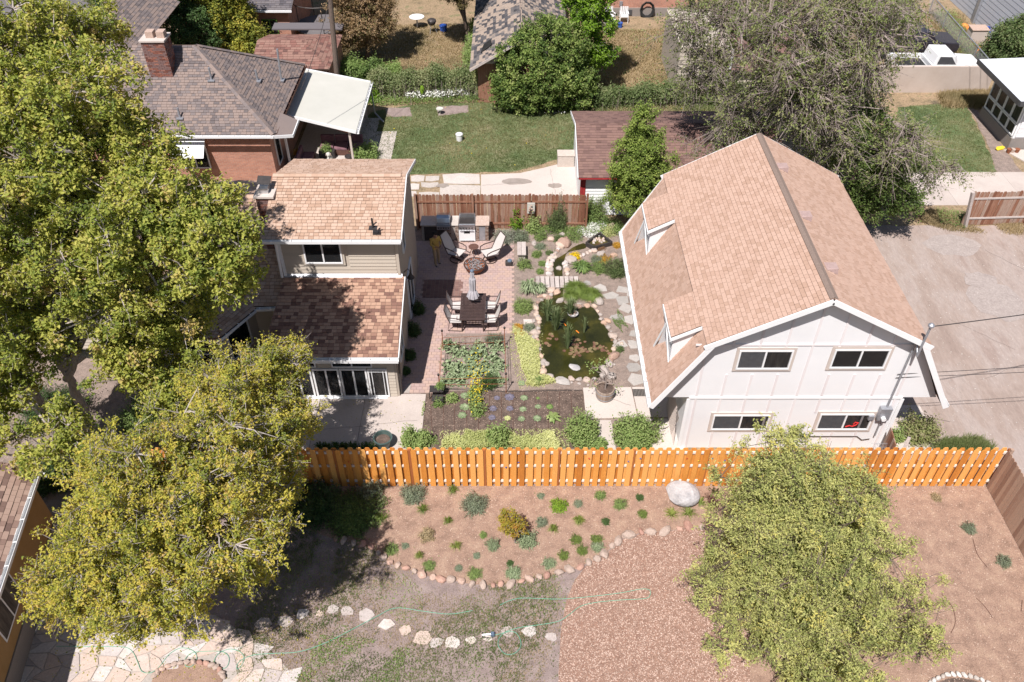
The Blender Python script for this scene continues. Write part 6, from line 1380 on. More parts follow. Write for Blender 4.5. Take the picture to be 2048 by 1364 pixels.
# flagstone terrace lower left: jittered cells
ft = bpy.data.objects.new('flagstone_terrace', None); COL.objects.link(ft); ft['kind'] = 'structure'; g = random.Random(5)
tp2 = xy(pp([(60, 1240), (170, 1225), (300, 1235), (430, 1230), (500, 1275), (540, 1310), (575, 1335), (600, 1420), (80, 1480), (20, 1380)])); sheet('terrace_mortar', tp2, .016, M['concrete_worn'])
xs = [p[0] for p in tp2]; ys = [p[1] for p in tp2]; st_ = .46; nx = int((max(xs)-min(xs))/st_)+2; ny = int((max(ys)-min(ys))/st_)+2
G = {(i, j): (min(xs)+(i+(j % 2)*.5)*st_+g.uniform(-.16, .16), min(ys)+j*st_*.8+g.uniform(-.13, .13)) for i in range(-1, nx+1) for j in range(-1, ny+2)}
ringc = P(375, 1362)
for i in range(nx):
    for j in range(ny+1):
        q4 = [G[i, j], G[i+1, j], G[i+1, j+1] if (i+1, j+1) in G else None, G[i, j+1]]
        if None in q4: continue
        cx = sum(q[0] for q in q4)/4; cy = sum(q[1] for q in q4)/4
        if not inside(tp2, cx, cy) or ((cx-ringc.x)/1.0)**2+((cy-ringc.y)/.55)**2 < 1: continue
        pol = []
        for k in range(4):
            a, b = q4[k], q4[(k+1) % 4]; pol += [(a[0]*.93+cx*.07+.06*(b[0]-a[0]), a[1]*.93+cy*.07+.06*(b[1]-a[1])), (b[0]*.93+cx*.07-.1*(b[0]-a[0]), b[1]*.93+cy*.07-.1*(b[1]-a[1]))]
        MB().prism(pol, 0, .03+g.uniform(0, .012), g.random(), .006).build('flagstone', M['flag_cream'], ft)
fr = thing('ring_rocks', 'arc of small pink rocks round the planting hole in the flagstones', 'rock border', ringc)
sheet('ring_soil', [(ringc.x+.95*math.cos(a*.3), ringc.y+.5*math.sin(a*.3)) for a in range(21)], .035, M['bed_mulch'])
for k in range(15):
    a = .2+k*.19; MB().rock((ringc.x+.95*math.cos(a), ringc.y+.5*math.sin(a), .07), (.11, .08, .07), k, 2, g.random()).build('rock', M['rock_pink'], fr)
# pebble ring bottom right
pc_ = P(1920, 1372); pr_ = thing('pebble_ring', 'arc of white round stones at the bottom right edge', 'stone ring', pc_)
for k in range(26):
    a = .1+k*.118; MB().rock((pc_.x+1.28*math.cos(a), pc_.y-.9+1.2*math.sin(a), .05), (.09, .065, .06), k+40, 2, g.random()).build('pebble', M['pebble_white'], pr_)
o = sheet('ring_gravel', [(pc_.x+1.2*math.cos(a*.3), pc_.y-.9+1.12*math.sin(a*.3)) for a in range(21)], .02, M['soil_dark'])
# pond
pond = [zA(1330, 850), zA(1340, 960), zA(1430, 1010), zA(1560, 1000), zA(1620, 1060), zA(1650, 1120), zA(1700, 1190), zA(1750, 1260), zB(1620, 330), zB(1600, 420), zB(1560, 500), zB(1510, 590), zB(1300, 600), zB(1130, 580), zB(1090, 470), zB(1060, 370), zB(1050, 280), zA(1150, 1180), zA(1140, 1080), zA(1130, 990), zA(1180, 940), zA(1260, 900)]
PO = smooth_line(pp(pond), 4, True); sheet('pond_bottom', xy(PO), .012, M['pond_bottom']); sheet('pond_water', xy(PO), .035, M['water'])
stream = smooth_line(pp([zA(1290, 840), zA(1260, 720), zA(1250, 640), zA(1330, 580), zA(1400, 545), zA(1520, 520), zA(1500, 480), zA(1380, 540), zA(1340, 640), zA(1330, 720), zA(1335, 840)]), 3, True)
sheet('stream_bed', xy(stream), .014, M['pond_bottom']); sheet('stream_water', xy(stream), .03, M['water'])
pe = thing('pond_edging', 'ring of cream and pink rocks around the lily pond', 'rock edging', P(1155, 690)); g = random.Random(15)
i = 0; PL = PO+[PO[0]]
def prock(parent, p, s, m='rock_pond', flat=.6, name='rock'):
    MB().rock((p.x, p.y, s*.35*flat+.01), (s*g.uniform(.8, 1.15), s*g.uniform(.65, .95), s*flat), g.randrange(9999), 2, g.random()).build(name, M[m], parent)
cx, cy = sum(p.x for p in PO)/len(PO), sum(p.y for p in PO)/len(PO)
while i < len(PL)-1:
    p = PL[i]; s_ = g.uniform(.08, .17); out = Vector((p.x-cx, p.y-cy, 0)).normalized()
    top = p.y > P(0, 612).y and p.x > P(1125, 600).x and p.x < P(1185, 600).x
    if not top: prock(pe, p+out*g.uniform(.02, .1), s_)
    if g.random() < .6 and not top: prock(pe, p+out*g.uniform(.18, .34), g.uniform(.06, .12))
    d = 0
    while i < len(PL)-1 and d < s_*1.5: d += (PL[i+1]-PL[i]).length; i += 1
big = [(zA(1240, 870), .24), (zA(1290, 890), .22), (zA(1310, 955), .2), (zA(1215, 930), .18), (zA(1155, 915), .14), (zA(1625, 960), .26), (zB(1580, 490), .22), (zB(1620, 430), .26), (zB(1550, 540), .25), (zB(1605, 590), .26), (zB(1640, 360), .18), (zB(1080, 490), .16), (zB(1110, 490), .13), (zB(1085, 550), .18), (zB(1140, 580), .14), (zA(1590, 1000), .15), (zA(1700, 1120), .16), (zA(1740, 1240), .2), (zA(1110, 1010), .16), (zA(1130, 1090), .15), (zB(1030, 120), .15), (zB(1020, 250), .2)]
for p, s_ in big: prock(pe, P(*p), s_)
o = MB().rock(P(*zB(1320, 515))+Vector((0, 0, .02)), (.26, .18, .08), 5, 2).build('rock', M['rock_grey']); o.parent = None; tag(o, 'dark rounded rock standing in the pond water', 'rock')
o = MB().rock(P(*zB(1235, 620))+Vector((0, 0, .04)), (.32, .24, .09), 6, 2).build('rock', M['flag_grey']); tag(o, 'flat dark slate rock on the near rim of the pond', 'rock')
se = thing('stream_edging', 'pale mortared rocks along the little stream above the bridge', 'rock edging', P(*zA(1250, 600)))
for a in ([zA(1220, 735), zA(1210, 680), zA(1215, 620), zA(1250, 590), zA(1290, 545), zA(1300, 510)], [zA(1370, 735), zA(1365, 690), zA(1350, 650), zA(1380, 620)], [zA(1480, 590), zA(1560, 550), zA(1590, 540)], [zA(1235, 700), zA(1240, 640), zA(1275, 600)]):
    for p in smooth_line(pp(a), 3):
        prock(se, p, g.uniform(.1, .17), 'flag_cream' if g.random() < .8 else 'rock_pond', .7)
for p, s_ in ((zA(1345, 490), .42), (zA(1310, 505), .25), (zA(1400, 625), .3), (zA(1300, 690), .17), (zA(1235, 452), .22), (zA(1325, 410), .18), (zA(1100, 485), .17), (zA(1645, 570), .22), (zA(1750, 580), .16), (zA(1725, 640), .18), (zA(1730, 345), .24), (zA(1360, 440), .14), (zA(1590, 548), .16), (zA(1540, 790), .0)):
    if s_: prock(se, P(*p), s_)
# garden bridge
gb_ = thing('garden_bridge', 'little weathered plank bridge over the stream above the pond', 'bridge', P(1113, 563)); p0 = P(1071, 566, .12); p1 = P(1158, 566, .12); y0 = P(1110, 575, .15).y; y1 = P(1110, 553, .15).y
w_ = (p1.x-p0.x)/9
for k in range(9): MB().bx((p0.x+k*w_+.01, y0, .13), (p0.x+(k+1)*w_-.02, y1, .17), rnd.random()).build('plank', M['wood_weathered'], gb_, bevel=.006)
for yy in (y0+.06, y1-.1): MB().bx((p0.x, yy, .03), (p1.x, yy+.05, .128)).build('beam', M['rust_dark'], gb_)
# path of grey flagstones beside the white house
gp = [(zA(1640, 850), 22), (zA(1725, 910), 24), (zA(1815, 945), 25), (zA(1850, 1010), 26), (zA(1770, 1085), 20), (zA(1885, 1105), 20), (zA(1820, 860), 22), (zA(1535, 805), 13), (zA(1930, 1215), 20), (zB(1675, 340), 24), (zB(1770, 350), 17), (zB(1780, 440), 19), (zB(1770, 515), 22), (zB(1790, 608), 27), (zB(1640, 130), 19), (zA(1900, 900), 18), (zA(1910, 1300), 18)]
stone_set('flagstone_path', 'irregular grey flagstone path between the pond and the white house', 'path', [(P(*a)[:2], r*.0155) for a, r in gp], M['flag_grey'], 9, .035, ns=(4, 4, 5, 5, 6))
o = MB().prism(xy([P(*zA(1010, 1105)), P(*zA(1080, 1105)), P(*zA(1085, 1150)), P(*zA(1015, 1150))]), 0, .04, .5).build('paving_slab', M['flag_cream']); tag(o, 'single pale square slab beside the round green bush', 'paving slab')
o = MB().prism(xy([P(*zB(15, 705)), P(*zB(70, 630)), P(*zB(85, 650)), P(*zB(70, 710))]), 0, .04, .9).build('sandstone_slab', M['rock_pond']); tag(o, 'orange sandstone piece at the foot of the beige wall', 'stone')
# black framed settling tray
tr_ = thing('pond_filter_tray', 'black edged square basin with pale stones by the white flowers', 'basin', P(*zA(1625, 470))); q = [P(*zA(1525, 485), .1), P(*zA(1635, 405), .1), P(*zA(1735, 480), .1), P(*zA(1590, 520), .1)]
for k in range(4): MB().beam(q[k], q[(k+1) % 4], .07, .22).build('side', M['metal_dark'], tr_)
MB().prism(xy(q), 0, .07).build('water', M['pond_bottom'], tr_)
for k in range(16): prock(tr_, P(*zA(1625+g.uniform(-50, 50), 470+g.uniform(-22, 22)))+Vector((0, 0, 0)), .07, 'flag_cream', 1.6, 'stone')
# lilies, reeds, fish
for k, (a, n, r) in enumerate(((zB(1340, 380), 34, .42), (zB(1500, 370), 14, .4), (zB(1160, 300), 7, .3), (zB(1340, 320), 12, .3), (zB(1560, 390), 5, .2), (zB(1120, 340), 4, .2))):
    t = thing('water_lily', ['dense lily pad cluster below the reeds in the pond', 'lily pads toward the right bank of the pond', 'few lily pads near the left bank at the reeds', 'lily pads between the reed clumps', 'four loose pads at the far right rim of the pond', 'scattered pads along the left rim of the pond'][k], 'water lily', P(*a)); c = P(*a)
    for _ in range(n):
        x, y = c.x+g.gauss(0, r*.55), c.y+g.gauss(0, r*.5)
        if not inside(PO, x, y): continue
        rr = g.uniform(.05, .085); a0 = g.uniform(0, 6.28); b = MB(); n_ = 10
        v = [(x+rr*math.cos(a0+.2+j*(5.9/n_)), y+rr*math.sin(a0+.2+j*(5.9/n_)), .042+g.uniform(0, .012)) for j in range(n_+1)]+[(x, y, .044)]
        b.add(v, [(j, j+1, n_+1) for j in range(n_)], g.random()).build('pad', M['leaf_lily'], t)
tuft('reeds', 'tall reed clump at the left of the pond', 'reeds', P(*zB(1120, 160)), .35, 1.1, M['leaf_reed'], 1, 160, width=.03, group='reed clumps in the pond', tipk=1.15)
for i, (a, r, h, n, lb) in enumerate(((zB(1180, 230), .32, 1.2, 120, 'tall reed clump in the middle of the pond above the pads'), (zB(1270, 370), .25, 1.3, 90, 'reed clump standing at the dense lily pads'), (zB(1290, 130), .3, 1.0, 80, 'reed clump beside the round stone pot in the pond'), (zB(1395, 250), .16, .9, 22, 'thin reed clump standing alone right of the pond centre'))):
    tuft('reeds', lb, 'reeds', P(*a), r, h, M['leaf_reed'], i+2, int(n*1.4), width=.03, group='reed clumps in the pond', tipk=1.15)
for i, a in enumerate((zB(1345, 245), zB(1250, 190))):
    o = MB().rock(P(*a)+Vector((0, 0, .035)), (.03, .11, .015), i+3, 2, rough=0).build('goldfish', M['goldfish'], smooth=True); tag(o, ['orange goldfish in the open water right of the reeds', 'orange goldfish between the reeds'][i], 'fish')
pt = thing('stone_bowl', 'round pale stone filled bowl standing in the pond', 'bowl', P(*zA(1415, 1075))); q = P(*zA(1415, 1080)); MB().lathe(q, [(.12, .03), (.2, .16), (.22, .2), (.19, .2), (.17, .15)], 16).build('bowl', M['rock_grey'], pt)
for k in range(7): MB().rock(q+Vector((g.uniform(-.12, .12), g.uniform(-.12, .12), .2)), (.06, .05, .05), k, 1, g.random()).build('stone', M['rock_pond'], pt)
# ------------------------------------------------------------------ garden plants  (pixel, radius m, height m, leaf, kind)
def bush(name, label, cat, px, r, h, lf, seed, n=260, leaves=10, size=.05, group=None, **k): return shrub(name, label, cat, P(*px), r, h, M['leaf_'+lf], seed, n, leaves, size, group, **k)
bush('round_bush', 'round bright green bush at the patio edge by the pond', 'bush', zA(1010, 1020), .42, .5, 'mid', 1, 500, 12, .045, tint_mid=.7)
bush('dark_shrub', 'dense dark grey green shrub against the white house gutter', 'shrub', zA(1770, 720), .55, .75, 'ivy', 2, 700, 12, .045)
bush('green_shrub', 'low green shrub left of the dark shrub at the white house', 'shrub', zA(1635, 700), .38, .4, 'mid', 3, 380, 10, .045)
bush('white_candytuft', 'spreading mound covered in white flowers', 'flowers', zA(1575, 370), .68, .28, 'white_fl', 4, 900, 8, .05)
bush('cream_flowers', 'pale yellow flowering mound right of the white flowers', 'flowers', zA(1700, 400), .4, .3, 'chartreuse', 5, 380, 8, .045)
bush('yellow_flowers', 'small bright yellow flower mound by the stream', 'flowers', zA(1435, 595), .27, .18, 'yellow', 6, 260, 8, .045)
bush('ball_shrub', 'small dark green ball shrub right of the cream flowers', 'shrub', zA(1795, 370), .28, .4, 'mid', 7, 300, 10, .04)
bush('silver_lavender', 'silver grey lavender mound beside the kitchen counter', 'lavender', zA(860, 450), .52, .5, 'silver', 8, 700, 10, .05, aspect=3)
bush('sage_bush', 'grey green sage right of the silver lavender', 'sage', zA(985, 440), .45, .35, 'bluegrey', 9, 420, 10, .045)
bush('dark_evergreen', 'tall dark olive evergreen shrub against the brown fence', 'shrub', zA(1290, 350), .6, 1.5, 'ivy', 10, 800, 12, .05)
bush('vine_shrub', 'green climbing shrub spilling over the fence corner', 'shrub', zA(1560, 290), .75, 1.2, 'mid', 11, 800, 10, .06)
bush('grape_vine', 'vine with yellow green leaves trained on the fence', 'vine', zA(960, 340), .5, 1.3, 'lime', 12, 260, 8, .08, tint_mid=.2)
bush('grape_vine', 'smaller vine at the left end of the garden fence', 'vine', zA(770, 310), .25, .9, 'mid', 13, 120, 8, .08, tint_mid=.8)
bush('grape_vine', 'bright leafy vine near the blue stake', 'vine', zA(1090, 380), .35, .8, 'mid', 14, 220, 9, .07, tint_mid=.9)
for i, (a, r, h, lf, lb) in enumerate(((zA(1150, 510), .26, .16, 'bluegrey', 'flat blue green mound right of the weathered bench'), (zA(1120, 580), .22, .25, 'mid', 'green leafy plant in the mulch below the bluish mound'), (zA(1020, 660), .42, .3, 'mid', 'wide green mound below the weathered bench'), (zA(1165, 650), .14, .12, 'mid', 'small green plant in the mulch left of the stream'), (zA(1225, 565), .15, .12, 'ivy', 'small dark plant above the stream bend'), (zA(1150, 715), .14, .1, 'mid', 'tiny green plant by the end of the bridge'), (zA(1150, 435), .35, .3, 'mid', 'green clump right of the blue stake'), (zA(1300, 450), .28, .25, 'ivy', 'dark clump above the big stream rock'), (zA(1440, 430), .5, .18, 'mid', 'grassy green spread between stream rock and white flowers'), (zA(1610, 620), .3, .22, 'bluegrey', 'bluish herb right of the strappy plant'), (zA(1670, 620), .4, .12, 'orange_leaf', 'orange rusty groundcover among the rocks'), (zA(1640, 515), .25, .1, 'burgundy', 'dark red groundcover below the black basin'), (zA(1780, 500), .2, .14, 'orange_leaf', 'small golden plant by the gutter corner'), (zA(1060, 1180), .22, .25, 'bluegrey', 'spiky blue green fescue on the pond rim'), (zB(1050, 620), .18, .2, 'mid', 'small green herb at the near pond corner'), (zB(1660, 380), .18, .15, 'ivy', 'small thyme on the slate by the pond'), (zA(1880, 590), .2, .2, 'mid', 'green plant under the white gutter'))):
    bush('garden_plant', lb, 'plant', a, r, h, lf, 20+i, 160, 9, .045)
tuft('hosta_like_plant', 'dark strappy leaved plant below the yellow flowers', 'plant', P(*zA(1490, 690)), .5, .4, M['leaf_mid'], 1, 150, width=.07, tint_mid=.3)
tuft('iris_clump', 'grey green iris clump at the left end of the bridge', 'iris', P(*zA(1060, 870)), .55, .6, M['leaf_kale'], 2, 130, width=.05, tint_mid=.6)
tuft('iris_clump', 'grey green iris clump beside the pond rocks', 'iris', P(*zA(1150, 880)), .35, .5, M['leaf_kale'], 3, 80, width=.05, tint_mid=.6)
for i, (a, r, n) in enumerate(((zA(1440, 870), .6, 1500), (zA(1560, 920), .55, 1300), (zA(1400, 930), .4, 700))):
    tuft('fountain_grass', ['soft green grass mound at the right end of the bridge', 'soft green grass mound overhanging the pond right side', 'soft green grass mound touching the pond water'][i], 'ornamental grass', P(*a), r, .38, M['leaf_grass_g'], 5+i, n, width=.012, tint_mid=.6, group='fountain grass at the pond')
for k, (px, py) in enumerate(((1232, 1000), (0, 0))):
    pass
# narrow bed along the beige wall
for i, (px, py, r, h) in enumerate(((838, 625, .3, .6), (828, 668, .28, .6), (820, 715, .25, .4), (812, 745, .2, .2))): bush('wall_shrub', ['dark shrub at the back of the shaded wall bed', 'dark shrub in the middle of the shaded wall bed', 'low dark shrub near the front of the shaded wall bed', 'lowest plant at the front of the shaded wall bed'][i], 'shrub', (px, py), r, h, 'dark', 60+i, 240, 10, .05)
# ------------------------------------------------------------------ vegetable beds
ft_ = thing('rebar_bed_frame', 'rusty rebar frame with dark finials round the kale bed', 'garden frame', P(945, 730)); cs = [P(884, 664, .9), P(1009, 658, .9), P(1012, 750, .9), P(877, 752, .9)]
for p in cs: MB().tube([(p.x, p.y, 0), p], .016, 6).build('post', M['rust'], ft_); MB().rock(p+Vector((0, 0, .06)), (.045, .045, .075), 1, 2, rough=0).build('finial', M['metal_dark'], ft_, smooth=True)
for k in range(4):
    a, b = cs[k], cs[(k+1) % 4]
    for z in ((.45, .75) if k != 0 else (.25, .6)): MB().tube([(a.x, a.y, z), (b.x, b.y, z)], .009, 5).build('rail', M['rust'], ft_)
m_ = MB()
for k in range(12): x = cs[0].x+(cs[1].x-cs[0].x)*k/11; m_.tube([(x, cs[0].y, .1), (x, cs[0].y, .6)], .006, 4)
m_.build('grid', M['rust'], ft_, kind='stuff')
g = random.Random(33)
kl = [(zB(430, 400), .5), (zB(545, 430), .48), (zB(630, 410), .42), (zB(745, 370), .3), (zB(370, 510), .26), (zB(455, 520), .26), (zB(545, 510), .32), (zB(645, 515), .3), (zB(745, 510), .3), (zB(420, 580), .36), (zB(500, 585), .18), (zB(585, 575), .2), (zB(685, 560), .2), (zB(705, 450), .24), (zB(360, 350), .25), (zB(460, 630), .22), (zB(600, 360), .2), (zB(350, 630), .2), (zB(750, 620), .15)]
for i, (a, r) in enumerate(kl):
    ad = ('largest', 'large', 'broad', 'upright', 'small', 'round', 'spreading', 'leafy', 'loose', 'low wide', 'tiny', 'short', 'thin', 'narrow', 'corner', 'near', 'far', 'stunted', 'last small')[i]
    row = 'back' if a[1] < zB(0, 450)[1] else 'middle' if a[1] < zB(0, 545)[1] else 'front'; col = int((a[0]-885)/30)+1
    bush('kale_plant', f'{ad} blue green kale plant in the {row} row of the framed bed', 'kale', a, r*.72, r*.62, 'kale', 100+i, int(22+r*62), 3, .13, group='kale in the framed bed', aspect=1.5, up=1.3)
bush('rosemary', 'fine leaved grey green bush at the back rail of the kale bed', 'herb', zB(715, 320), .36, .4, 'bluegrey', 140, 420, 10, .045, aspect=4)
bush('dark_herb', 'dark green herb at the front rail of the kale bed', 'herb', zB(680, 640), .35, .4, 'dark', 141, 300, 10, .05)
for i, (a, r) in enumerate(((zB(585, 690), .3), (zB(575, 790), .36), (zB(590, 860), .32), (zB(565, 730), .25))):
    bush('mustard_plant', ['bolting mustard with yellow flowers, rear of its row', 'tallest bolting mustard with yellow flowers in its row', 'bolting mustard nearest the fence in its row', 'small bolting mustard leaning left in its row'][i], 'mustard', a, r*.8, .45, 'mid', 150+i, 90, 7, .07, tint_mid=.7, group='bolting mustard row')
C = []; 
for _ in range(260):
    a = P(*zB(585+g.gauss(0, 38), 700+g.gauss(0, 90))); C.append((a.x, a.y, g.uniform(.4, .75)))
v, F, ti = leaf_cloud(np.array(C), .045, NR, np.full(len(C), .6), aspect=1); link('mustard_flowers', np_mesh('mustard_flowers', v, F, ti), M['leaf_yellow'], None, 'stuff')
def rosette(px, r, lf, label, cat, i, group=None):
    t = thing('cabbage' if cat == 'cabbage' else 'leafy_rosette', label, cat, P(*px), 0, group); c = Vector((0, 0, 0)); g_ = np.random.default_rng(i); m_ = MB()
    for ring, (n, rr, zz) in enumerate(((8, 1, .25), (7, .7, .55), (5, .38, .8))):
        for k in range(n):
            a = 6.283*k/n+ring*.4+g_.uniform(-.15, .15); d = Vector((math.cos(a), math.sin(a), 0)); s = Vector((-d.y, d.x, 0)); L_ = r*rr
            m_.add([d*L_*.12+Vector((0, 0, .03)), d*L_*.6+s*L_*.36+Vector((0, 0, L_*zz*.8)), d*L_+Vector((0, 0, L_*zz*.75)), d*L_*.6-s*L_*.36+Vector((0, 0, L_*zz*.8)), d*L_*.6+Vector((0, 0, L_*zz*.55+.02))], [(0, 1, 4), (1, 2, 4), (2, 3, 4), (3, 0, 4)], min(.99, max(0, .3+.25*ring+g_.normal()*.12)))
    m_.build('leaves', M['leaf_'+lf], t, world=False); return t
cb = [(zB(735, 745), .13, 'purple'), (zB(830, 740), .2, 'purple'), (zB(705, 825), .16, 'purple'), (zB(833, 825), .15, 'purple'), (zB(697, 893), .15, 'purple'), (zB(490, 728), .18, 'kale'), (zB(490, 815), .2, 'kale'), (zB(472, 877), .18, 'kale'), (zB(940, 745), .16, 'kale'), (zB(932, 830), .15, 'kale'), (zB(815, 898), .14, 'chartreuse'), (zB(920, 903), .15, 'kale'), (zB(1045, 810), .13, 'kale'), (zB(1135, 812), .15, 'mid'), (zB(1040, 900), .17, 'kale'), (zB(1045, 745), .08, 'mid')]
lbl = ['small purple cabbage at the back left of its block', 'largest purple cabbage in the dark soil', 'purple cabbage in the middle row beside the mustard', 'purple cabbage in the middle row right of centre', 'purple cabbage in the front row with pinkish leaves', 'green cabbage left of the mustard, farthest from the fence', 'green cabbage left of the mustard, middle one', 'green cabbage left of the mustard, nearest the fence', 'green cabbage right of the largest purple cabbage', 'green cabbage in the middle row beside a yellow weed', 'pale yellow green lettuce in the front row', 'green cabbage in the front row right of the lettuce', 'small green cabbage left of the rightmost seedling', 'leafy green seedling at the right of the middle row', 'green cabbage in the front row left of the big chard', 'tiny seedling at the back of the soil bed']
for i, (a, r, lf) in enumerate(cb): rosette(a, r, lf, lbl[i], 'cabbage', i, 'cabbages in the soil bed')
tuft('chard', 'large light green chard rosette at the right of the soil bed', 'chard', P(*zB(1150, 900)), .34, .3, M['leaf_mid'], 9, 30, width=.12, tint_mid=.9)
bush('tomato_seedling', 'leafy light green plant left of the cabbages', 'plant', zB(398, 760), .22, .3, 'mid', 160, 90, 7, .07, tint_mid=.8)
dh = thing('drip_hoses', 'brown drip hoses running through the soil bed', 'drip hose', P(1000, 840))
for k in range(13):
    x0 = 240+k*88; MB().tube([P(*zB(x0+rnd.uniform(-6, 6), yy), .022) for yy in (700, 790, 880, 960, 1040)], .008, 5).build('hose_line', M['rust_dark'], dh)
MB().tube([P(*zB(300, 672), .03), P(*zB(800, 694), .03), P(*zB(1380, 682), .03)], .012, 5).build('supply_line', M['metal_dark'], dh)
ps = thing('plant_stand', 'dark metal corner plant stand holding a pale pot', 'plant stand', P(*zB(290, 740))); q = P(*zB(290, 745))
for dx, dy in ((-.3, .3), (.2, .3), (-.3, -.05), (.2, -.35)): MB().tube([q+Vector((dx, dy, 0)), q+Vector((dx, dy, .35))], .018, 5).build('leg', M['metal_dark'], ps)
MB().bx((q.x-.3, q.y-.02, .33), (q.x+.2, q.y+.3, .36)).build('shelf', M['metal_dark'], ps); MB().bx((q.x-.2, q.y-.35, .2), (q.x+.2, q.y-.03, .23)).build('shelf', M['metal_dark'], ps)
bk = thing('herb_pot', 'pale blue pot with green herb on the plant stand', 'pot', q+Vector((.08, .1, .36))); MB().lathe(q+Vector((.08, .1, .362)), [(.1, 0), (.15, .12), (.16, .14), (.12, .13)], 16).build('pot', M['steel'], bk); shrub('herb', 'green herb growing from the pale blue pot', 'herb', q+Vector((.08, .12, .47)), .16, .16, M['leaf_mid'], 5, 80, 8, .05)
bush('trailing_herb', 'small green herb on the lower shelf of the plant stand', 'herb', zB(295, 790), .2, .3, 'mid', 161, 120, 8, .05)
# shrubs along the far side of the orange fence
fs = [(zB(80, 1090), .3, .75, 'mid', 'slim leafy shrub left of the dark soil behind the orange fence'), (zB(175, 1090), .25, .6, 'mid', 'narrow shrub at the corner of the concrete behind the orange fence'), (zB(750, 1090), .42, .85, 'mid', 'upright green shrub in the pale groundcover behind the orange fence'), (zB(1390, 1040), .62, 1.15, 'mid', 'larger loose green shrub behind the orange fence near the barrel'), (zB(1790, 1060), .82, 1.0, 'mid', 'wide dense green shrub at the white house corner'), (zB(1500, 1120), .3, .3, 'mid', 'low green sprout behind the orange fence right of the loose shrub')]
for i, (a, r, h, lf, lb) in enumerate(fs): bush('leafy_shrub', lb, 'shrub', a, r, h, lf, 170+i, int(300*r+500*r*r)+60, 12, .085, tint_mid=.72, aspect=2.2)
for k in range(12):
    tuft('lily_leaves', 'dark strap leaved clump in the shaded strip behind the orange fence', 'plant', P(640+k*10.5, 897+(k % 3)), .25, .35, M['leaf_dark'], 200+k, 26, width=.03, group='strap leaved clumps behind the fence')
bush('rose_bush', 'bush with reddish tips beyond the leaning old fence panel', 'bush', (1838, 872), .68, .9, 'elm', 180, 500, 10, .075, tint_mid=.75)
bush('corner_weed', 'small weed by the wire panel at the white wall', 'weed', (1790, 880), .3, .5, 'mid', 181, 120, 9, .07, tint_mid=.8)
for i, (x, y) in enumerate(((2010, 905),)): pass
# small bare tree in the barrel
q = P(1209, 797)+Vector((0, .05, .44)); bt = thing('potted_tree', 'small gnarled nearly bare tree growing in the half barrel', 'tree', q); m_ = MB()
pts = {'a': [q, q+Vector((0, .02, .35)), q+Vector((-.05, .05, .75)), q+Vector((-.25, .1, .95)), q+Vector((-.3, .12, 1.15))], 'b': [q+Vector((-.05, .05, .75)), q+Vector((-.35, .05, .82)), q+Vector((-.55, .1, 1.1))], 'c': [q+Vector((0, .02, .35)), q+Vector((-.25, 0, .45)), q+Vector((-.42, -.05, .2))], 'd': [q+Vector((0, .02, .4)), q+Vector((.05, .1, .85)), q+Vector((-.02, .15, 1.2))], 'e': [q+Vector((0, .02, .25)), q+Vector((.3, 0, .25)), q+Vector((.45, -.1, .1))], 'f': [q+Vector((-.25, .1, .95)), q+Vector((-.5, .12, .95)), q+Vector((-.6, .12, .8))]}
for k, v_ in pts.items(): m_.tube(smooth_line(v_, 5), [.035 if k == 'a' else .02]*1+[(.032 if k == 'a' else .018)*(1-.7*i/(len(smooth_line(v_, 5))-1)) for i in range(1, len(smooth_line(v_, 5)))], 6)
m_.build('trunk', M['bark_light'], bt, smooth=True); C = np.concatenate([np.array(v_[-1])+NR.normal(size=(22, 3))*.1 for v_ in pts.values()]); v, F, ti = leaf_cloud(C-np.array(q), .08, NR, NR.random(len(C))*.4+.5); link('leaves', np_mesh('leaves', v, F, ti), M['leaf_mid'], bt)
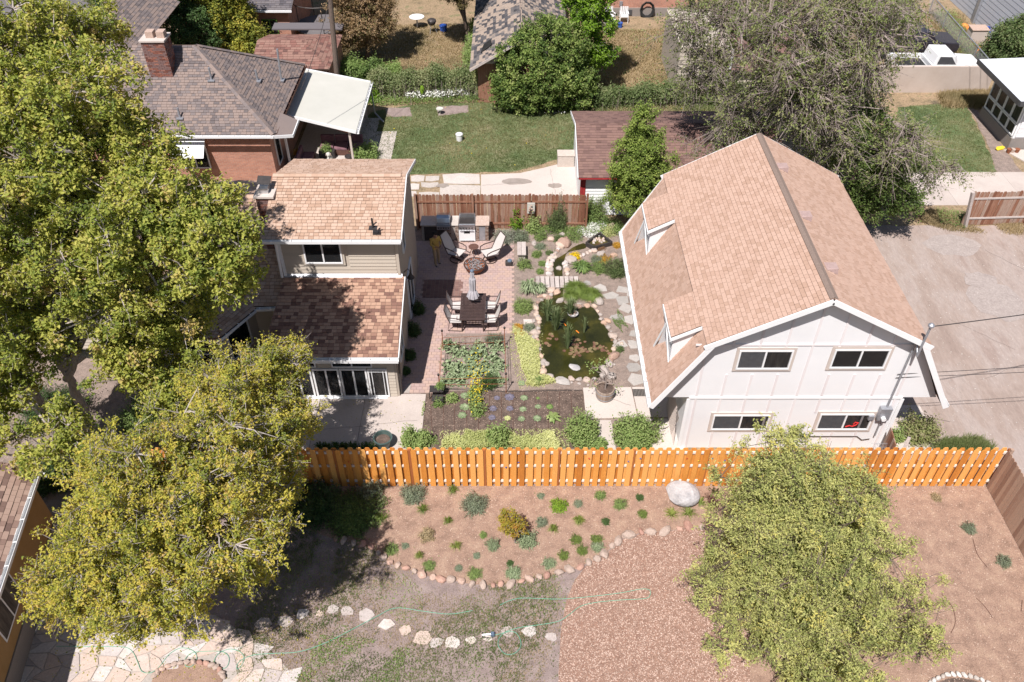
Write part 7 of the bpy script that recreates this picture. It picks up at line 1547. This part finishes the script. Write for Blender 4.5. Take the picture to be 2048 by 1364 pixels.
# ------------------------------------------------------------------ front mulch bed plants
FB = [(z3(780, 320), .42, .42, 'bluegrey', 'grey green shrub at the far left against the orange fence'), (z3(550, 310), .48, .45, 'bluegrey', 'grey green shrub in the half shade of the yellow tree'), (z3(1130, 375), .46, .42, 'bluegrey', 'large round blue green cushion plant in the mulch bed'), (z3(1600, 380), .28, .3, 'lime', 'yellow green bushy plant with dark base in the mulch bed'), (z3(1835, 318), .2, .16, 'mid', 'green cushion near the fence right of the yellow green plant'), (z3(1710, 362), .16, .12, 'bluegrey', 'small blue green cushion beside the yellow green plant'), (z3(1945, 368), .24, .22, 'mid', 'bright round green cushion left of the boulder'), (z3(1865, 465), .13, .12, 'dark', 'tiny dark cushion in the middle right of the bed'), (z3(1700, 568), .2, .16, 'grass_g', 'dark green cushion, upper of three by the rocks'), (z3(1815, 565), .18, .15, 'grass_g', 'dark green cushion above the blue flowered plant'), (z3(1732, 628), .18, .15, 'grass_g', 'dark green cushion in the middle of the lower group'), (z3(1630, 655), .18, .15, 'grass_g', 'dark green cushion nearest the rock border'), (z4(295, 265), .13, .12, 'dark', 'small dark cushion left of the boulder'), (z4(308, 342), .17, .14, 'grass_g', 'green cushion below and left of the boulder'), (z3(1175, 540), .11, .1, 'mid', 'tiny green plant below the large blue cushion'), (z3(1505, 470), .2, .22, 'bluegrey', 'upright blue green plant beside the small maple'), (z3(1498, 318), .11, .08, 'bluegrey', 'tiny bluish plant near the orange fence'), (z3(860, 545), .25, .28, 'straw', 'dry straw coloured plant with bleached leaves'), (z3(1138, 655), .1, .07, 'bluegrey', 'tiny grey plant low in the bed'), (z3(1035, 725), .11, .06, 'bluegrey', 'flat grey rosette near the rock border'), (z3(1345, 755), .26, .14, 'kale', 'low blue flowered spread against the rock border'), (z3(1130, 755), .24, .12, 'mid', 'low green spread near the centre of the rock border'), (z3(870, 712), .2, .12, 'mid', 'low green spread near the left of the rock border'), (z3(660, 620), .24, .14, 'mid', 'green spread by the shaded left rocks'), (z3(1550, 700), .22, .12, 'kale', 'grey green spread inside the rock border, right part'), (z3(1815, 610), .2, .18, 'kale', 'grey green iris like plant among the dark cushions'), (z3(1230, 600), .24, .28, 'kale', 'mauve flowered iris in the middle of the bed'), (z3(1325, 700), .09, .07, 'dark', 'tiny dark cushion above the blue flowered spread'), (z3(735, 600), .1, .08, 'bluegrey', 'tiny bluish plant near the left rocks'), (z4(1795, 410), .24, .22, 'bluegrey', 'spiky grey green plant alone in the right mulch'), (z4(1955, 560), .24, .26, 'bluegrey', 'grey green plant near the right board fence'), (z4(1645, 265), .18, .16, 'straw', 'straw and green tuft at the far right of the bed'), (z3(1420, 575), .36, .32, 'kale', 'grey green iris patch at the foot of the small maple')]
for i, (a, r, h, lf, lb) in enumerate(FB): shrub('bed_plant', lb, 'plant', P(*a), r, h, M['leaf_'+lf], 300+i, int(90+900*r*r*1.6), 10, .032 if r < .25 else .042, None, tint_mid=.6)
for i, (a, r, lb, t_) in enumerate(((z3(975, 465), .2, 'grass tuft above the dry plant', .4), (z3(1020, 605), .24, 'yellow green grass tuft in the lower middle of the bed', .8), (z3(1000, 290), .26, 'feathery grass tuft at the foot of the orange fence', .3), (z3(835, 400), .26, 'dark feathery tuft below the left shrub', .2), (z3(1710, 465), .24, 'yellow green grass tuft between cushions', .7), (z3(1568, 510), .22, 'green grass tuft right of the small maple', .6), (z3(815, 660), .18, 'small tuft near the left of the rock border', .7), (z4(20, 375), .22, 'grass tuft left of the middle cushions', .6), (z4(515, 340), .32, 'grass tuft in front of the boulder', .6), (z4(440, 345), .3, 'paler dry tuft in front of the boulder', .9), (z4(570, 290), .26, 'green tuft at the right side of the boulder', .5), (z3(600, 450), .3, 'feathery tuft by the shaded shrubs', .3))):
    tuft('grass_tuft', lb, 'grass tuft', P(*a), r, .28, M['leaf_grass_y'], 400+i, 90, width=.012, tint_mid=t_)
bush('ivy_mass', 'large dark green ground covering mound in the tree shade by the fence', 'groundcover', z3(440, 430), .98, .45, 'mid', 190, 1500, 12, .055, tint_mid=.25); bush('ivy_mass', 'dark green mound deepest in the tree shade by the fence', 'groundcover', z3(250, 380), .95, .6, 'dark', 191, 1100, 12, .055)
bush('ivy_mass', 'dark green growth between the yellow tree and the fence', 'groundcover', z3(60, 330), .9, .6, 'dark', 192, 900, 12, .055)
sm = P(1030, 1085); tree('young_maple', 'small slender tree with bronze and yellow leaves in the mulch bed', 'tree', sm, [[sm, sm+Vector((0, 0, .5)), sm+Vector((-.05, .05, 1.1))]], [(sm.x-.05, sm.y+.02, .75, .34, .3, .45), (sm.x-.18, sm.y+.1, 1.15, .28, .25, .3)], M['leaf_smoke'], M['bark_light'], 5, 60, 6, 10, .06, .16, trunk_r=.025, minz=.2)
spread_leaves('mulch_seedlings', mulch, 900, .05, M['leaf_mid'], 501, .01, dens=lambda X, Y: (lf_noise(X, Y, 5, 27) > .66)*.9*(X < 5), h=.04)
dl = thing('drip_line', 'thin brown drip line curling across the right mulch', 'drip hose', P(*z4(1840, 500)))
for a in ([z4(1815, 450), z4(1835, 520), z4(1880, 580)], [z4(1670, 700), z4(1720, 760), z4(1735, 830), z4(1715, 880)], [z4(1830, 720), z4(1870, 760), z4(1905, 810)], [z4(2040, 730), z4(2035, 780)]): MB().tube(smooth_line([P(*b, .02) for b in a], 4), .008, 5).build('hose_line', M['rust_dark'], dl)
# ------------------------------------------------------------------ garden hose and sprinkler
def hose(pts, label, z=.05):
    o = MB().tube(smooth_line([P(a, b, z) for a, b in pts], 5), .009, 6).build('garden_hose', M['hose_green'], smooth=True); tag(o, label, 'hose'); return o
hose([zL(*a) for a in ((330, 1150), (400, 1148), (560, 1150), (720, 1152), (775, 1180), (805, 1240), (830, 1295), (880, 1303), (930, 1270), (990, 1195), (1060, 1158), (1130, 1175), (1152, 1215), (1125, 1262), (1090, 1265), (1080, 1230), (1120, 1188), (1200, 1178), (1300, 1180), (1340, 1215), (1325, 1270), (1270, 1278), (1253, 1235), (1280, 1190), (1340, 1165), (1400, 1178), (1430, 1215), (1410, 1265), (1385, 1280), (1400, 1238), (1480, 1200), (1600, 1190), (1750, 1180), (1900, 1130), (2040, 1060))]+[(749, 1235), (791, 1216), (844, 1222), (898, 1228), (945, 1221)], 'long looping green garden hose over the flagstones and weedy yard')
hose([(1000, 1210), (1020, 1201), (1047, 1196), (1118, 1198), (1190, 1192), (1245, 1185), (1282, 1178), (1299, 1180), (1300, 1190), (1290, 1197), (1240, 1200), (1190, 1205), (1160, 1213), (1140, 1228), (1118, 1242), (1082, 1249), (1045, 1254), (1015, 1262), (999, 1275), (997, 1292), (1011, 1308), (1030, 1306), (1042, 1290), (1036, 1270), (1022, 1263), (990, 1270)], 'green garden hose with a circle looping onto the wood chips', .05)
sk = thing('sprinkler', 'small wheeled white sprinkler on a stepping stone', 'sprinkler', P(976, 1272)); q = P(976, 1272)
MB().tube([q+Vector((-.16, 0, .07)), q+Vector((.16, 0, .1))], .03, 8).build('body', M['steel'], sk); MB().tube([q+Vector((-.16, .08, .06)), q+Vector((-.16, -.08, .06)), q+Vector((.12, -.09, .06)), q+Vector((.12, .09, .06))], .012, 6).build('frame', M['metal_dark'], sk)
MB().tube([q+Vector((.13, -.05, .1)), q+Vector((.13, .05, .1))], .06, 12).build('wheel', M['blue_grey'], sk)
# ------------------------------------------------------------------ trees
def B(px, py, z, r, rz=None, ry=None):
    p = P(px, py, z); return (p.x, p.y, p.z, r, ry or r, rz or r*.85)
def limb(base_, *via):
    return [Vector(base_)]+[Vector(v) for v in via]
def auto_limbs(base_, blobs, trunk_top, lean=(0, 0)):
    """trunk, then one limb toward every crown mass"""
    b = Vector(base_); t = Vector((b.x+lean[0], b.y+lean[1], trunk_top)); out = [[b, b*.5+t*.5+Vector((.08, .05, 0)), t]]
    for bl_ in blobs:
        c = Vector(bl_[:3]); s = b+(t-b)*rnd.uniform(.6, 1.0); m = s*.45+c*.55+Vector((rnd.uniform(-.3, .3), rnd.uniform(-.3, .3), .25)); out.append([s, m, c+Vector((0, 0, bl_[5]*.3))])
    return out
ML, LO, EL, PLm = M['leaf_maple'], M['leaf_locust'], M['leaf_elm'], M['leaf_plum']
ba = P(197, 905); bla = [B(330, 640, 5.6, 1.7), B(430, 510, 8.4, 1.35), B(300, 430, 9, 2.1), B(385, 450, 9, 1.3), B(210, 560, 7.5, 1.9), B(255, 715, 5, 1.05), B(345, 770, 4, 1.1), B(290, 300, 10.3, 1.0), B(360, 600, 5.4, 1.2), B(435, 410, 9, .6), B(470, 460, 9, .35), B(470, 545, 7.8, .7)]
tree('maple_tree', 'large light green maple nearest the beige house roof with a pale straight trunk', 'tree', ba, auto_limbs(ba, bla, 5.2, (0, .4)), bla, ML, M['bark_grey'], 1, 1150, 9, 12, .115, .36, trunk_r=.24, bare=.06, twig_r=.007)
bb_ = P(172, 935); blb = [B(60, 120, 11.5, 2.6), B(140, 80, 11.5, 1.5), B(45, 300, 10.5, 2.4), B(165, 215, 11.3, 1.7), B(60, 480, 8.5, 2.0), B(40, 680, 5.6, 1.7), B(105, 880, 3.6, 1.35, .9), B(-90, 200, 11, 2.4), B(-90, 480, 9, 2.3), B(-50, 800, 4.5, 1.6), B(160, 370, 9.6, 1.7), B(255, 235, 10.8, .7), B(225, 70, 10.5, .35)]
tree('maple_tree', 'largest light green maple filling the upper left with leaning pale trunks', 'tree', bb_, auto_limbs(bb_, blb, 5.0, (-1.6, 1.0)), blb, ML, M['bark_grey'], 2, 1800, 9, 12, .115, .38, trunk_r=.26, bare=.06, twig_r=.007)
b2 = P(330, 1090); bl2 = [B(510, 760, 5.0, 1.25), B(570, 720, 4.6, .75), B(420, 900, 6.2, 1.75), B(270, 1010, 6.0, 1.7), B(430, 1040, 5.6, 1.8), B(200, 1115, 4.6, 1.35), B(560, 880, 4.6, 1.0), B(330, 1170, 4.4, 1.5), B(520, 960, 4.6, 1.15), B(130, 1185, 3.6, .95), B(440, 780, 5.6, 1.2), B(245, 1185, 3.8, 1.1), B(490, 1120, 3.6, .9), B(600, 830, 3.9, .65), B(220, 940, 5.8, .9)]
tree('locust_tree', 'broad yellow green tree overhanging the left end of the orange fence', 'tree', b2, auto_limbs(b2, bl2, 2.6, (.2, .3)), bl2, LO, M['bark_grey'], 3, 2000, 9, 12, .075, .36, trunk_r=.2, bare=.1, twig_r=.006)
r4 = random.Random(44); b4 = Vector((8.0, 11.3, 0)); bl4 = []; lm4 = [[b4, Vector((7.9, 11.5, 1.2)), Vector((7.7, 12.0, 2.8)), Vector((7.25, 12.7, 4.8))]]
def spray(a, b, r0, r1, sag=.0):
    a = Vector(a); b = Vector(b); m_ = a*.5+b*.5+Vector((0, 0, -sag)); lm4.append([a, m_, b])
    for t_ in (.38, .56, .74, .92):
        p = a*(1-t_)**2+m_*2*t_*(1-t_)+b*t_*t_; r = r0+(r1-r0)*t_; bl4.append((p.x, p.y, p.z, r, r, r*.7))
for k in range(62):
    h = .8+4.4*((k+.5)/62)**1.15; an = k*2.399+r4.uniform(-.2, .2); cx4 = 8.15-.17*h; cy4 = 11.1+.33*h
    rr = 3.6*(1-(h/7.2)**1.6)*r4.uniform(.82, 1.12); e = Vector((cx4+rr*math.cos(an), cy4+rr*math.sin(an)*.98, h+.45+.16*rr))
    spray((cx4, cy4-.1*h, h*.55+.3), e, .5, .26, .25)
for (px, py, Y, z0) in ((1528, 858, 12.9, 4.0), (1560, 900, 12.8, 3.8), (1612, 880, 12.8, 4.2), (1652, 905, 12.7, 4.2), (1690, 895, 12.9, 4.0), (1590, 930, 12.4, 4.0), (1772, 925, 13.2, 3.0), (1735, 960, 12.9, 3.2), (1490, 960, 13.0, 3.0)):
    e = PY(px, py, Y); spray((7.4+(e.x-7.4)*.35, 12.3, z0*.8), e, .5, .27)
tree('feathery_tree', 'large feathery olive green tree with upright leaders in front of the white house', 'tree', b4, lm4, bl4, PLm, M['bark_brown'], 4, 1800, 8, 15, .08, .4, trunk_r=.15, aspect=2.6, up=.5, twig_r=.006, tint_mid=.48, rough=.2, inner=.3, align=.95, limb_r=.26)
b3 = Vector((16.2, 36.5, 0)); bl3 = [B(1440, 50, 8.5, 2.4), B(1580, 60, 9.5, 2.6), B(1720, 50, 9.5, 2.4), B(1400, 150, 6.2, 1.5), B(1600, 180, 7.5, 2.2), B(1700, 150, 7.5, 1.8), B(1790, 10, 9, 1.5), B(1390, 50, 8, 1.3), B(1480, 230, 5.8, 1.1), B(1800, 290, 5.0, 1.5), B(1660, 270, 5.5, 1.5), B(1870, 330, 3.6, 1.1), B(1420, 290, 4.6, .8), B(1560, -60, 10, 2.6), B(1700, -60, 10, 2.6)]
tree('elm_tree', 'huge half bare elm with grey twigs behind the pink gambrel roof', 'tree', b3, auto_limbs(b3, bl3, 5.5, (.2, -.5)), bl3, EL, M['bark_light'], 6, 1500, 10, 10, .1, .75, trunk_r=.4, bare=.5, twig_r=.009, droop=.35, tint_mid=.45)
b5 = Vector((17.0, 32.8, 0)); bl5 = [B(1690, 240, 5.2, 1.9), B(1760, 340, 3.2, 1.5), B(1660, 200, 5.0, 1.5), B(1720, 400, 1.8, 1.0), B(1570, 190, 4.0, 1.6), B(1800, 400, 2.0, .8)]
tree('dark_elm', 'darker leafy tree squeezed against the right side of the pink roof', 'tree', b5, auto_limbs(b5, bl5, 3, (0, 0)), bl5, M['leaf_elm_dark'], M['bark_brown'], 7, 1300, 8, 10, .1, .5, trunk_r=.2, bare=.1)
b6 = Vector((5.6, 31.0+.9, 0)); bl6 = [(5.5, 31.3, 2.2, 1.25, 1.1, .9), (5.5, 31.3, 3.3, 1.35, 1.2, 1.0), (5.45, 31.3, 4.4, 1.0, .9, .9), (5.4, 31.3, 5.4, .5, .5, .8), (6.2, 31.2, 2.7, .9, .8, .6), (4.9, 31.2, 1.8, .8, .8, .5)]
b6 = Vector((5.5, 31.2, 0)); tree('pear_tree', 'upright oval green pear tree in front of the red brown garage', 'tree', b6, auto_limbs(b6, bl6[:4], 3, (0, 0)), bl6, M['leaf_pear'], M['bark_brown'], 8, 560, 9, 11, .09, .34, trunk_r=.09, bare=.05, minz=.9)
b7 = P(1085, 222)+Vector((0, .6, 0)); bl7 = [(b7.x, b7.y, 2.0, 2.7, 1.9, 1.9), (b7.x+.3, b7.y+.2, 3.2, 2.1, 1.5, 1.5), (b7.x-1.3, b7.y-.3, 1.2, 1.5, 1.2, 1.1), (b7.x+1.6, b7.y-.2, 1.2, 1.3, 1.2, 1.1)]
tree('euonymus_bush', 'big rounded dense dark yellow green bush at the far end of the lawn', 'bush', b7, auto_limbs(b7, bl7[:2], 1.2), bl7, M['leaf_euonymus'], M['bark_brown'], 9, 1000, 8, 10, .13, .36, trunk_r=.08, inner=.12, tint_mid=.35, rough=.1, minz=.1)
b8 = P(1168, 195)+Vector((.2, .8, 0)); bl8 = [(b8.x-.1, b8.y, 4.0, 1.5, 1.3, 1.4), (b8.x-.2, b8.y, 5.8, 1.7, 1.5, 1.5), (b8.x, b8.y, 7.4, 1.3, 1.2, 1.2), (b8.x+.4, b8.y-.2, 2.4, .9, .9, .9)]
tree('young_ash', 'bright lime green upright tree rising behind the big rounded bush', 'tree', b8, auto_limbs(b8, bl8[:3], 3), bl8, M['leaf_lime'], M['bark_grey'], 10, 420, 9, 10, .14, .42, trunk_r=.1, tint_mid=.3, bare=.05)
b9 = P(735, 128)+Vector((0, .3, 0)); bl9 = [(b9.x, b9.y, 2.6, 2.0, 1.7, 1.3), (b9.x-.1, b9.y, 4.4, 1.8, 1.6, 1.5), (b9.x+.2, b9.y, 6.4, 1.3, 1.2, 1.4), (b9.x-.9, b9.y, 1.8, 1.0, 1.0, .9), (b9.x+1.0, b9.y, 3.4, 1.0, 1.0, 1.0)]
tree('brown_juniper', 'rusty brown half dead conifer beside the wooden power pole', 'tree', b9, auto_limbs(b9, bl9[:3], 3), bl9, M['leaf_brown_conifer'], M['bark_brown'], 11, 700, 9, 9, .14, .4, trunk_r=.15, aspect=3, inner=.2)
b10 = P(940, 100); bl10 = [(b10.x-.4, b10.y, 4.0, 1.5, 1.4, 1.1), (b10.x-1.5, b10.y, 5.0, 1.4, 1.3, 1.1), (b10.x-.2, b10.y, 5.6, 1.5, 1.3, 1.2), (b10.x-2.2, b10.y, 5.6, 1.2, 1.1, .9)]
tree('olive_juniper', 'olive brown juniper leaning over the dry yard left of the old garage', 'tree', b10, auto_limbs(b10, bl10, 2.2, (-.3, 0)), bl10, M['leaf_olive_conifer'], M['bark_brown'], 12, 520, 9, 9, .13, .4, trunk_r=.16, aspect=3)
for i, (px, py, dx, bls, lf, lb, nm, n) in enumerate((
    (345, 150, 0, [(0, 0, 3.2, 2.4, 2, 2.0), (-1.2, 0, 4.8, 2.0, 1.8, 1.6), (1.6, 0, 2.6, 1.8, 1.5, 1.5), (0.4, 0, 6.0, 1.8, 1.6, 1.5)], 'dark', 'dark green tree behind the brick house chimney', 'dark_tree', 800),
    (480, 125, 0, [(0, 0, 2.4, 1.5, 1.3, 1.5), (-.2, 0, 4.0, 1.2, 1.1, 1.3), (1.1, -.6, 1.4, 1.3, 1.0, .9)], 'locust', 'yellow green conical tree between the brick roofs', 'yellow_tree', 480),
    (410, 130, 0, [(0, 1.5, 4.2, 1.5, 1.3, 1.4), (.4, 1.5, 6.0, 1.5, 1.3, 1.4)], 'elm', 'thin grey green half bare tree beside the dark tree', 'thin_tree', 260),
    (2014, 130, 0, [(0, 0, 1.2, 1.45, 1.3, 1.1), (.5, .4, 1.7, 1.1, 1.0, .9)], 'ivy', 'rounded green bush against the pale grey shingled wall', 'round_tree', 520),
    (900, -30, 0, [(-2, 0, 3, 2.6, 2, 2.4), (2, 1, 3, 2.6, 2, 2.4), (-6, 1, 3, 2.6, 2, 2.4)], 'dark', 'dark leafy mass beyond the shaded far yard', 'far_tree', 700),
    (640, -20, 0, [(0, 0, 3, 2.2, 2, 2.6), (2.6, 1, 3, 2.0, 2, 2.4)], 'dark', 'dark tree beyond the trampoline', 'far_tree', 500),
    (235, 60, 0, [(0, 0, 2.2, 1.2, 1.2, 1.6), (.3, 0, 4.0, 1.0, 1.0, 1.2)], 'elm', 'sparse grey green tree by the road at the upper left', 'thin_tree', 180))):
    b_ = P(px, py); bl_ = [(b_.x+q[0], b_.y+q[1], *q[2:]) for q in bls]
    tree(nm, lb, 'tree' if i != 3 else 'bush', b_, auto_limbs(b_, bl_[:2], 1.6), bl_, M['leaf_'+lf], M['bark_brown'], 20+i, n, 8, 9, .14, .42, trunk_r=.12, inner=.15, bare=.3 if lf == 'elm' else 0, minz=.1, tint_mid=.35 if lf == 'locust' else .5)
# hedges and vine covered fence at the back of the lawn
def hedge(name, label, a, b, w_, h, lf, seed, n, size=.1, tm=.5):
    g = np.random.default_rng(seed); a = Vector(a); b = Vector(b); c = (a+b)/2; t = thing(name, label, 'hedge', (c.x, c.y, 0)); L = (b-a).length; d = (b-a)/L; s = Vector((d.y, -d.x, 0))
    u = g.uniform(-L/2, L/2, n); q = g.normal(size=n)*w_*.33; top = h*(.75+.3*np.sin(u*1.3+seed)*.4+.12*np.sin(u*4)); z = top*g.random(n)**.6
    C = np.outer(u, np.array(d))+np.outer(q, np.array(s)); C[:, 2] = z
    k = g.choice(n, n//6); A = C[k].copy(); A[:, 2] = 0; Bq = C[k]; v, F = sticks(A, Bq, .015, .006); link('stems', np_mesh('stems', v, F, np.full(len(F), .5)), M['bark_light'], t)
    C = np.repeat(C, 4, 0)+g.normal(size=(n*4, 3))*.1; C[:, 2] = np.abs(C[:, 2]); ti = tm+.35*(lf_noise(C[:, 0], C[:, 1], 2, seed)-.5)+g.normal(size=len(C))*.15
    v, F, tt = leaf_cloud(C, size, g, ti); link('foliage', np_mesh('foliage', v, F, tt), M['leaf_'+lf], t); return t
h0, h1 = P(742, 190), P(980, 188)
hedge('hedge', 'scrubby vine covered hedge along the far edge of the back lawn', h0, h1, 1.1, 1.75, 'ivy', 1, 7000, .11, .8)
hedge('hedge', 'low mixed hedge continuing right of the rounded bush', P(1175, 208), P(1480, 200), 1.0, 1.2, 'ivy', 2, 5000, .11, .65)
hedge('shrub_row', 'green shrub row beneath the brown conifer and power pole', P(680, 165), P(800, 160), 1.4, 1.3, 'mid', 3, 3200, .12, .45)
hedge('ivy_growth', 'ivy growing up the left side of the old garage', P(935, 165), P(952, 80), .4, 1.9, 'mid', 4, 1500, .1, .7)
hedge('tangle', 'thin grey scrub tangle in front of the old garage gable', P(950, 190), P(1040, 190), .8, 1.6, 'elm', 5, 1500, .1, .6)
spread_leaves('white_flower_border', xy(pp([(812, 206), (860, 207), (940, 200), (940, 194), (850, 199), (812, 202)])), 1500, .09, M['leaf_white_fl'], 71, .3, h=.3)
spread_leaves('lawn_border_growth', xy(pp([(742, 214), (980, 206), (980, 196), (742, 202)])), 5000, .08, M['leaf_mid'], 72, .02, h=.35)
spread_leaves('bush_foot_flowers', xy(pp([(1000, 225), (1130, 232), (1130, 226), (1000, 219)])), 160, .07, M['leaf_white_fl'], 73, .1, h=.15)
sheet('back_soil_patch', patch1, .014, M['yard_dirt']); sheet('back_soil_patch', patch2, .014, M['yard_dirt'])
for i, (px, py, a, b) in enumerate(((1033, 364, .75, .3), (1110, 372, .35, .22), (885, 372, .3, .2))):
    c = P(px, py); sheet('driveway_stain', wob([(c.x+a*math.cos(k*.35), c.y+b*math.sin(k*.35)) for k in range(18)], .04, .3, i), .036, M['water_stain'])
bush('patio_corner_shrub', 'round leafy shrub at the corner of the patio cover shadow', 'shrub', (735, 318), .75, .8, 'mid', 81, 500, 10, .09, tint_mid=.6)
bush('yellow_shrub', 'small yellow green shrub at the corner of the back lawn', 'shrub', (748, 200), .5, .6, 'lime', 82, 260, 9, .1, tint_mid=.2)
bush('hedge_shrub', 'grey green shrub beneath the power pole', 'shrub', (690, 150), .9, 1.1, 'ivy', 83, 460, 10, .1, tint_mid=.6)
bush('dark_ground_shrub', 'dark low shrub at the yellow house corner under the maples', 'shrub', (110, 960), .8, .8, 'dark', 84, 700, 12, .06)
bush('roof_side_shrub', 'leafy shrub between the maple trunks and the beige house', 'shrub', (300, 850), 1.0, 1.3, 'mid', 85, 800, 12, .07); bush('roof_side_shrub', 'green shrub in the gap beneath the two maples', 'shrub', (110, 830), 1.1, 1.2, 'dark', 86, 800, 12, .07)
# under the patio cover
o = thing('planter_trough', 'dark trough planter with plants at the edge of the patio cover', 'planter', P(656, 318)); q = P(656, 316)
MB().bx((q.x-.4, q.y-.15, .05), (q.x+.4, q.y+.15, .45)).build('trough', M['metal_dark'], o); shrub('trough_plant', 'small plants in the dark trough planter', 'plant', q+Vector((0, 0, .45)), .3, .35, M['leaf_mid'], 3, 90, 8, .07)
o = thing('cocker_statue', 'pale seated dog shaped figure beside the trough planter', 'dog', P(661, 326)); q = P(661, 328)
MB().rock(q+Vector((0, 0, .28)), (.15, .2, .3), 5, 2, rough=.05).build('body', M['membrane_white'], o, smooth=True); MB().rock(q+Vector((0, -.1, .62)), (.11, .14, .12), 6, 2, rough=.05).build('head', M['membrane_white'], o, smooth=True)
for sx in (-1, 1): MB().rock(q+Vector((sx*.11, -.08, .58)), (.035, .06, .11), 7, 1).build('ear', M['granite'], o); MB().tube([q+Vector((sx*.07, -.16, .4)), q+Vector((sx*.08, -.2, .05))], .04, 6).build('foreleg', M['membrane_white'], o)
MB().rock(q+Vector((0, -.24, .6)), (.045, .07, .045), 8, 1).build('muzzle', M['membrane_white'], o)
bucket(P(600, 322), 'blue pot of orange flowers under the patio cover', 'blue_grey', .2, .4, name='blue_pot', cat='pot'); shrub('orange_flowers', 'orange flowers in the blue pot under the patio cover', 'flowers', P(600, 322)+Vector((0, 0, .4)), .22, .25, M['leaf_orange_leaf'], 5, 90, 8, .07)
bucket(P(699, 322), 'small dark square pot at the patio cover post', 'metal_dark', .2, .3, name='dark_pot', cat='pot')

# stray runners of the pale groundcover, cracks, patches, fallen leaves
spread_leaves('groundcover_runners', xy(pp([zB(840, 180), zB(1080, 200), zB(1100, 660), zB(900, 680), zB(830, 400)])), 1500, .05, M['leaf_chartreuse'], 91, .012, h=.05)
spread_leaves('groundcover_runners', xy(pp([zB(300, 1000), zB(1280, 980), zB(1280, 1145), zB(300, 1145)])), 2600, .05, M['leaf_chartreuse'], 92, .012, h=.1)
mat('crack', [(.16, .13, .12), (.2, .17, .155)], tint=False)
def crack(pts, z, w_=.012, name='pavement_crack'):
    L = wob(pts, .04, .22, int(abs(pts[0][0]*100)), closed=False)+[pts[-1][:2]]; m_ = MB()
    for a, b in zip(L, L[1:]):
        a = Vector((a[0], a[1], z)); b = Vector((b[0], b[1], z)); s_ = (b-a).cross(Vector((0, 0, 1))).normalized()*w_*.5; m_.add([a-s_, a+s_, b+s_, b-s_], [(0, 3, 2, 1)])
    m_.build(name, M['crack'])['kind'] = 'structure'
for a, b, z in (((965, 372), (1040, 366), .04), ((1100, 340), (1112, 392), .04), ((640, 860), (835, 842), .038), ((1190, 790), (1262, 812), .038), ((1830, 830), (1900, 845), .038), ((1930, 372), (1980, 405), .038), ((1970, 500), (2048, 540), .016), ((1900, 640), (2030, 700), .016), ((1960, 760), (2048, 730), .016)): crack([P(*a)[:2], P(*b)[:2]], z)
mat('patch_gravel', [(.31, .26, .24), (.37, .315, .29)], nscale=3, tint=False, fine=.15, fscale=12)
for i, (px, py, a, b) in enumerate(((1905, 490, 1.3, .8), (1990, 600, 1.1, 1.3), (1960, 560, .7, .5))):
    c = P(px, py); sheet('gravel_patch', wob([(c.x+a*math.cos(k*.35), c.y+b*math.sin(k*.35)) for k in range(18)], .12, .3, i+9), .012+.004*i, M['patch_gravel'])
litter('alley_stones', [(12.6, 17), (24, 17), (27, 31.4), (12.6, 31.4)], 5000, .018, M['pebble_white'], 93, .01)
spread_leaves('fallen_leaves', xy(pp([(100, 1230), (620, 1200), (640, 1364), (100, 1364)])), 700, .05, M['leaf_locust'], 94, .04, h=.01)
spread_leaves('fallen_leaves', xy(pp([(590, 800), (850, 800), (850, 895), (580, 895)])), 160, .045, M['leaf_locust'], 95, .034, h=.01)
spread_leaves('lawn_dandelions', lawnp, 260, .07, M['leaf_yellow'], 96, .08, h=.03, dens=lambda X, Y: (lf_noise(X, Y, 1.5, 8) > .55)*1.)
for o in list(bpy.data.objects):
    if o.type == 'EMPTY' and o.get('category') == '': del o['category']
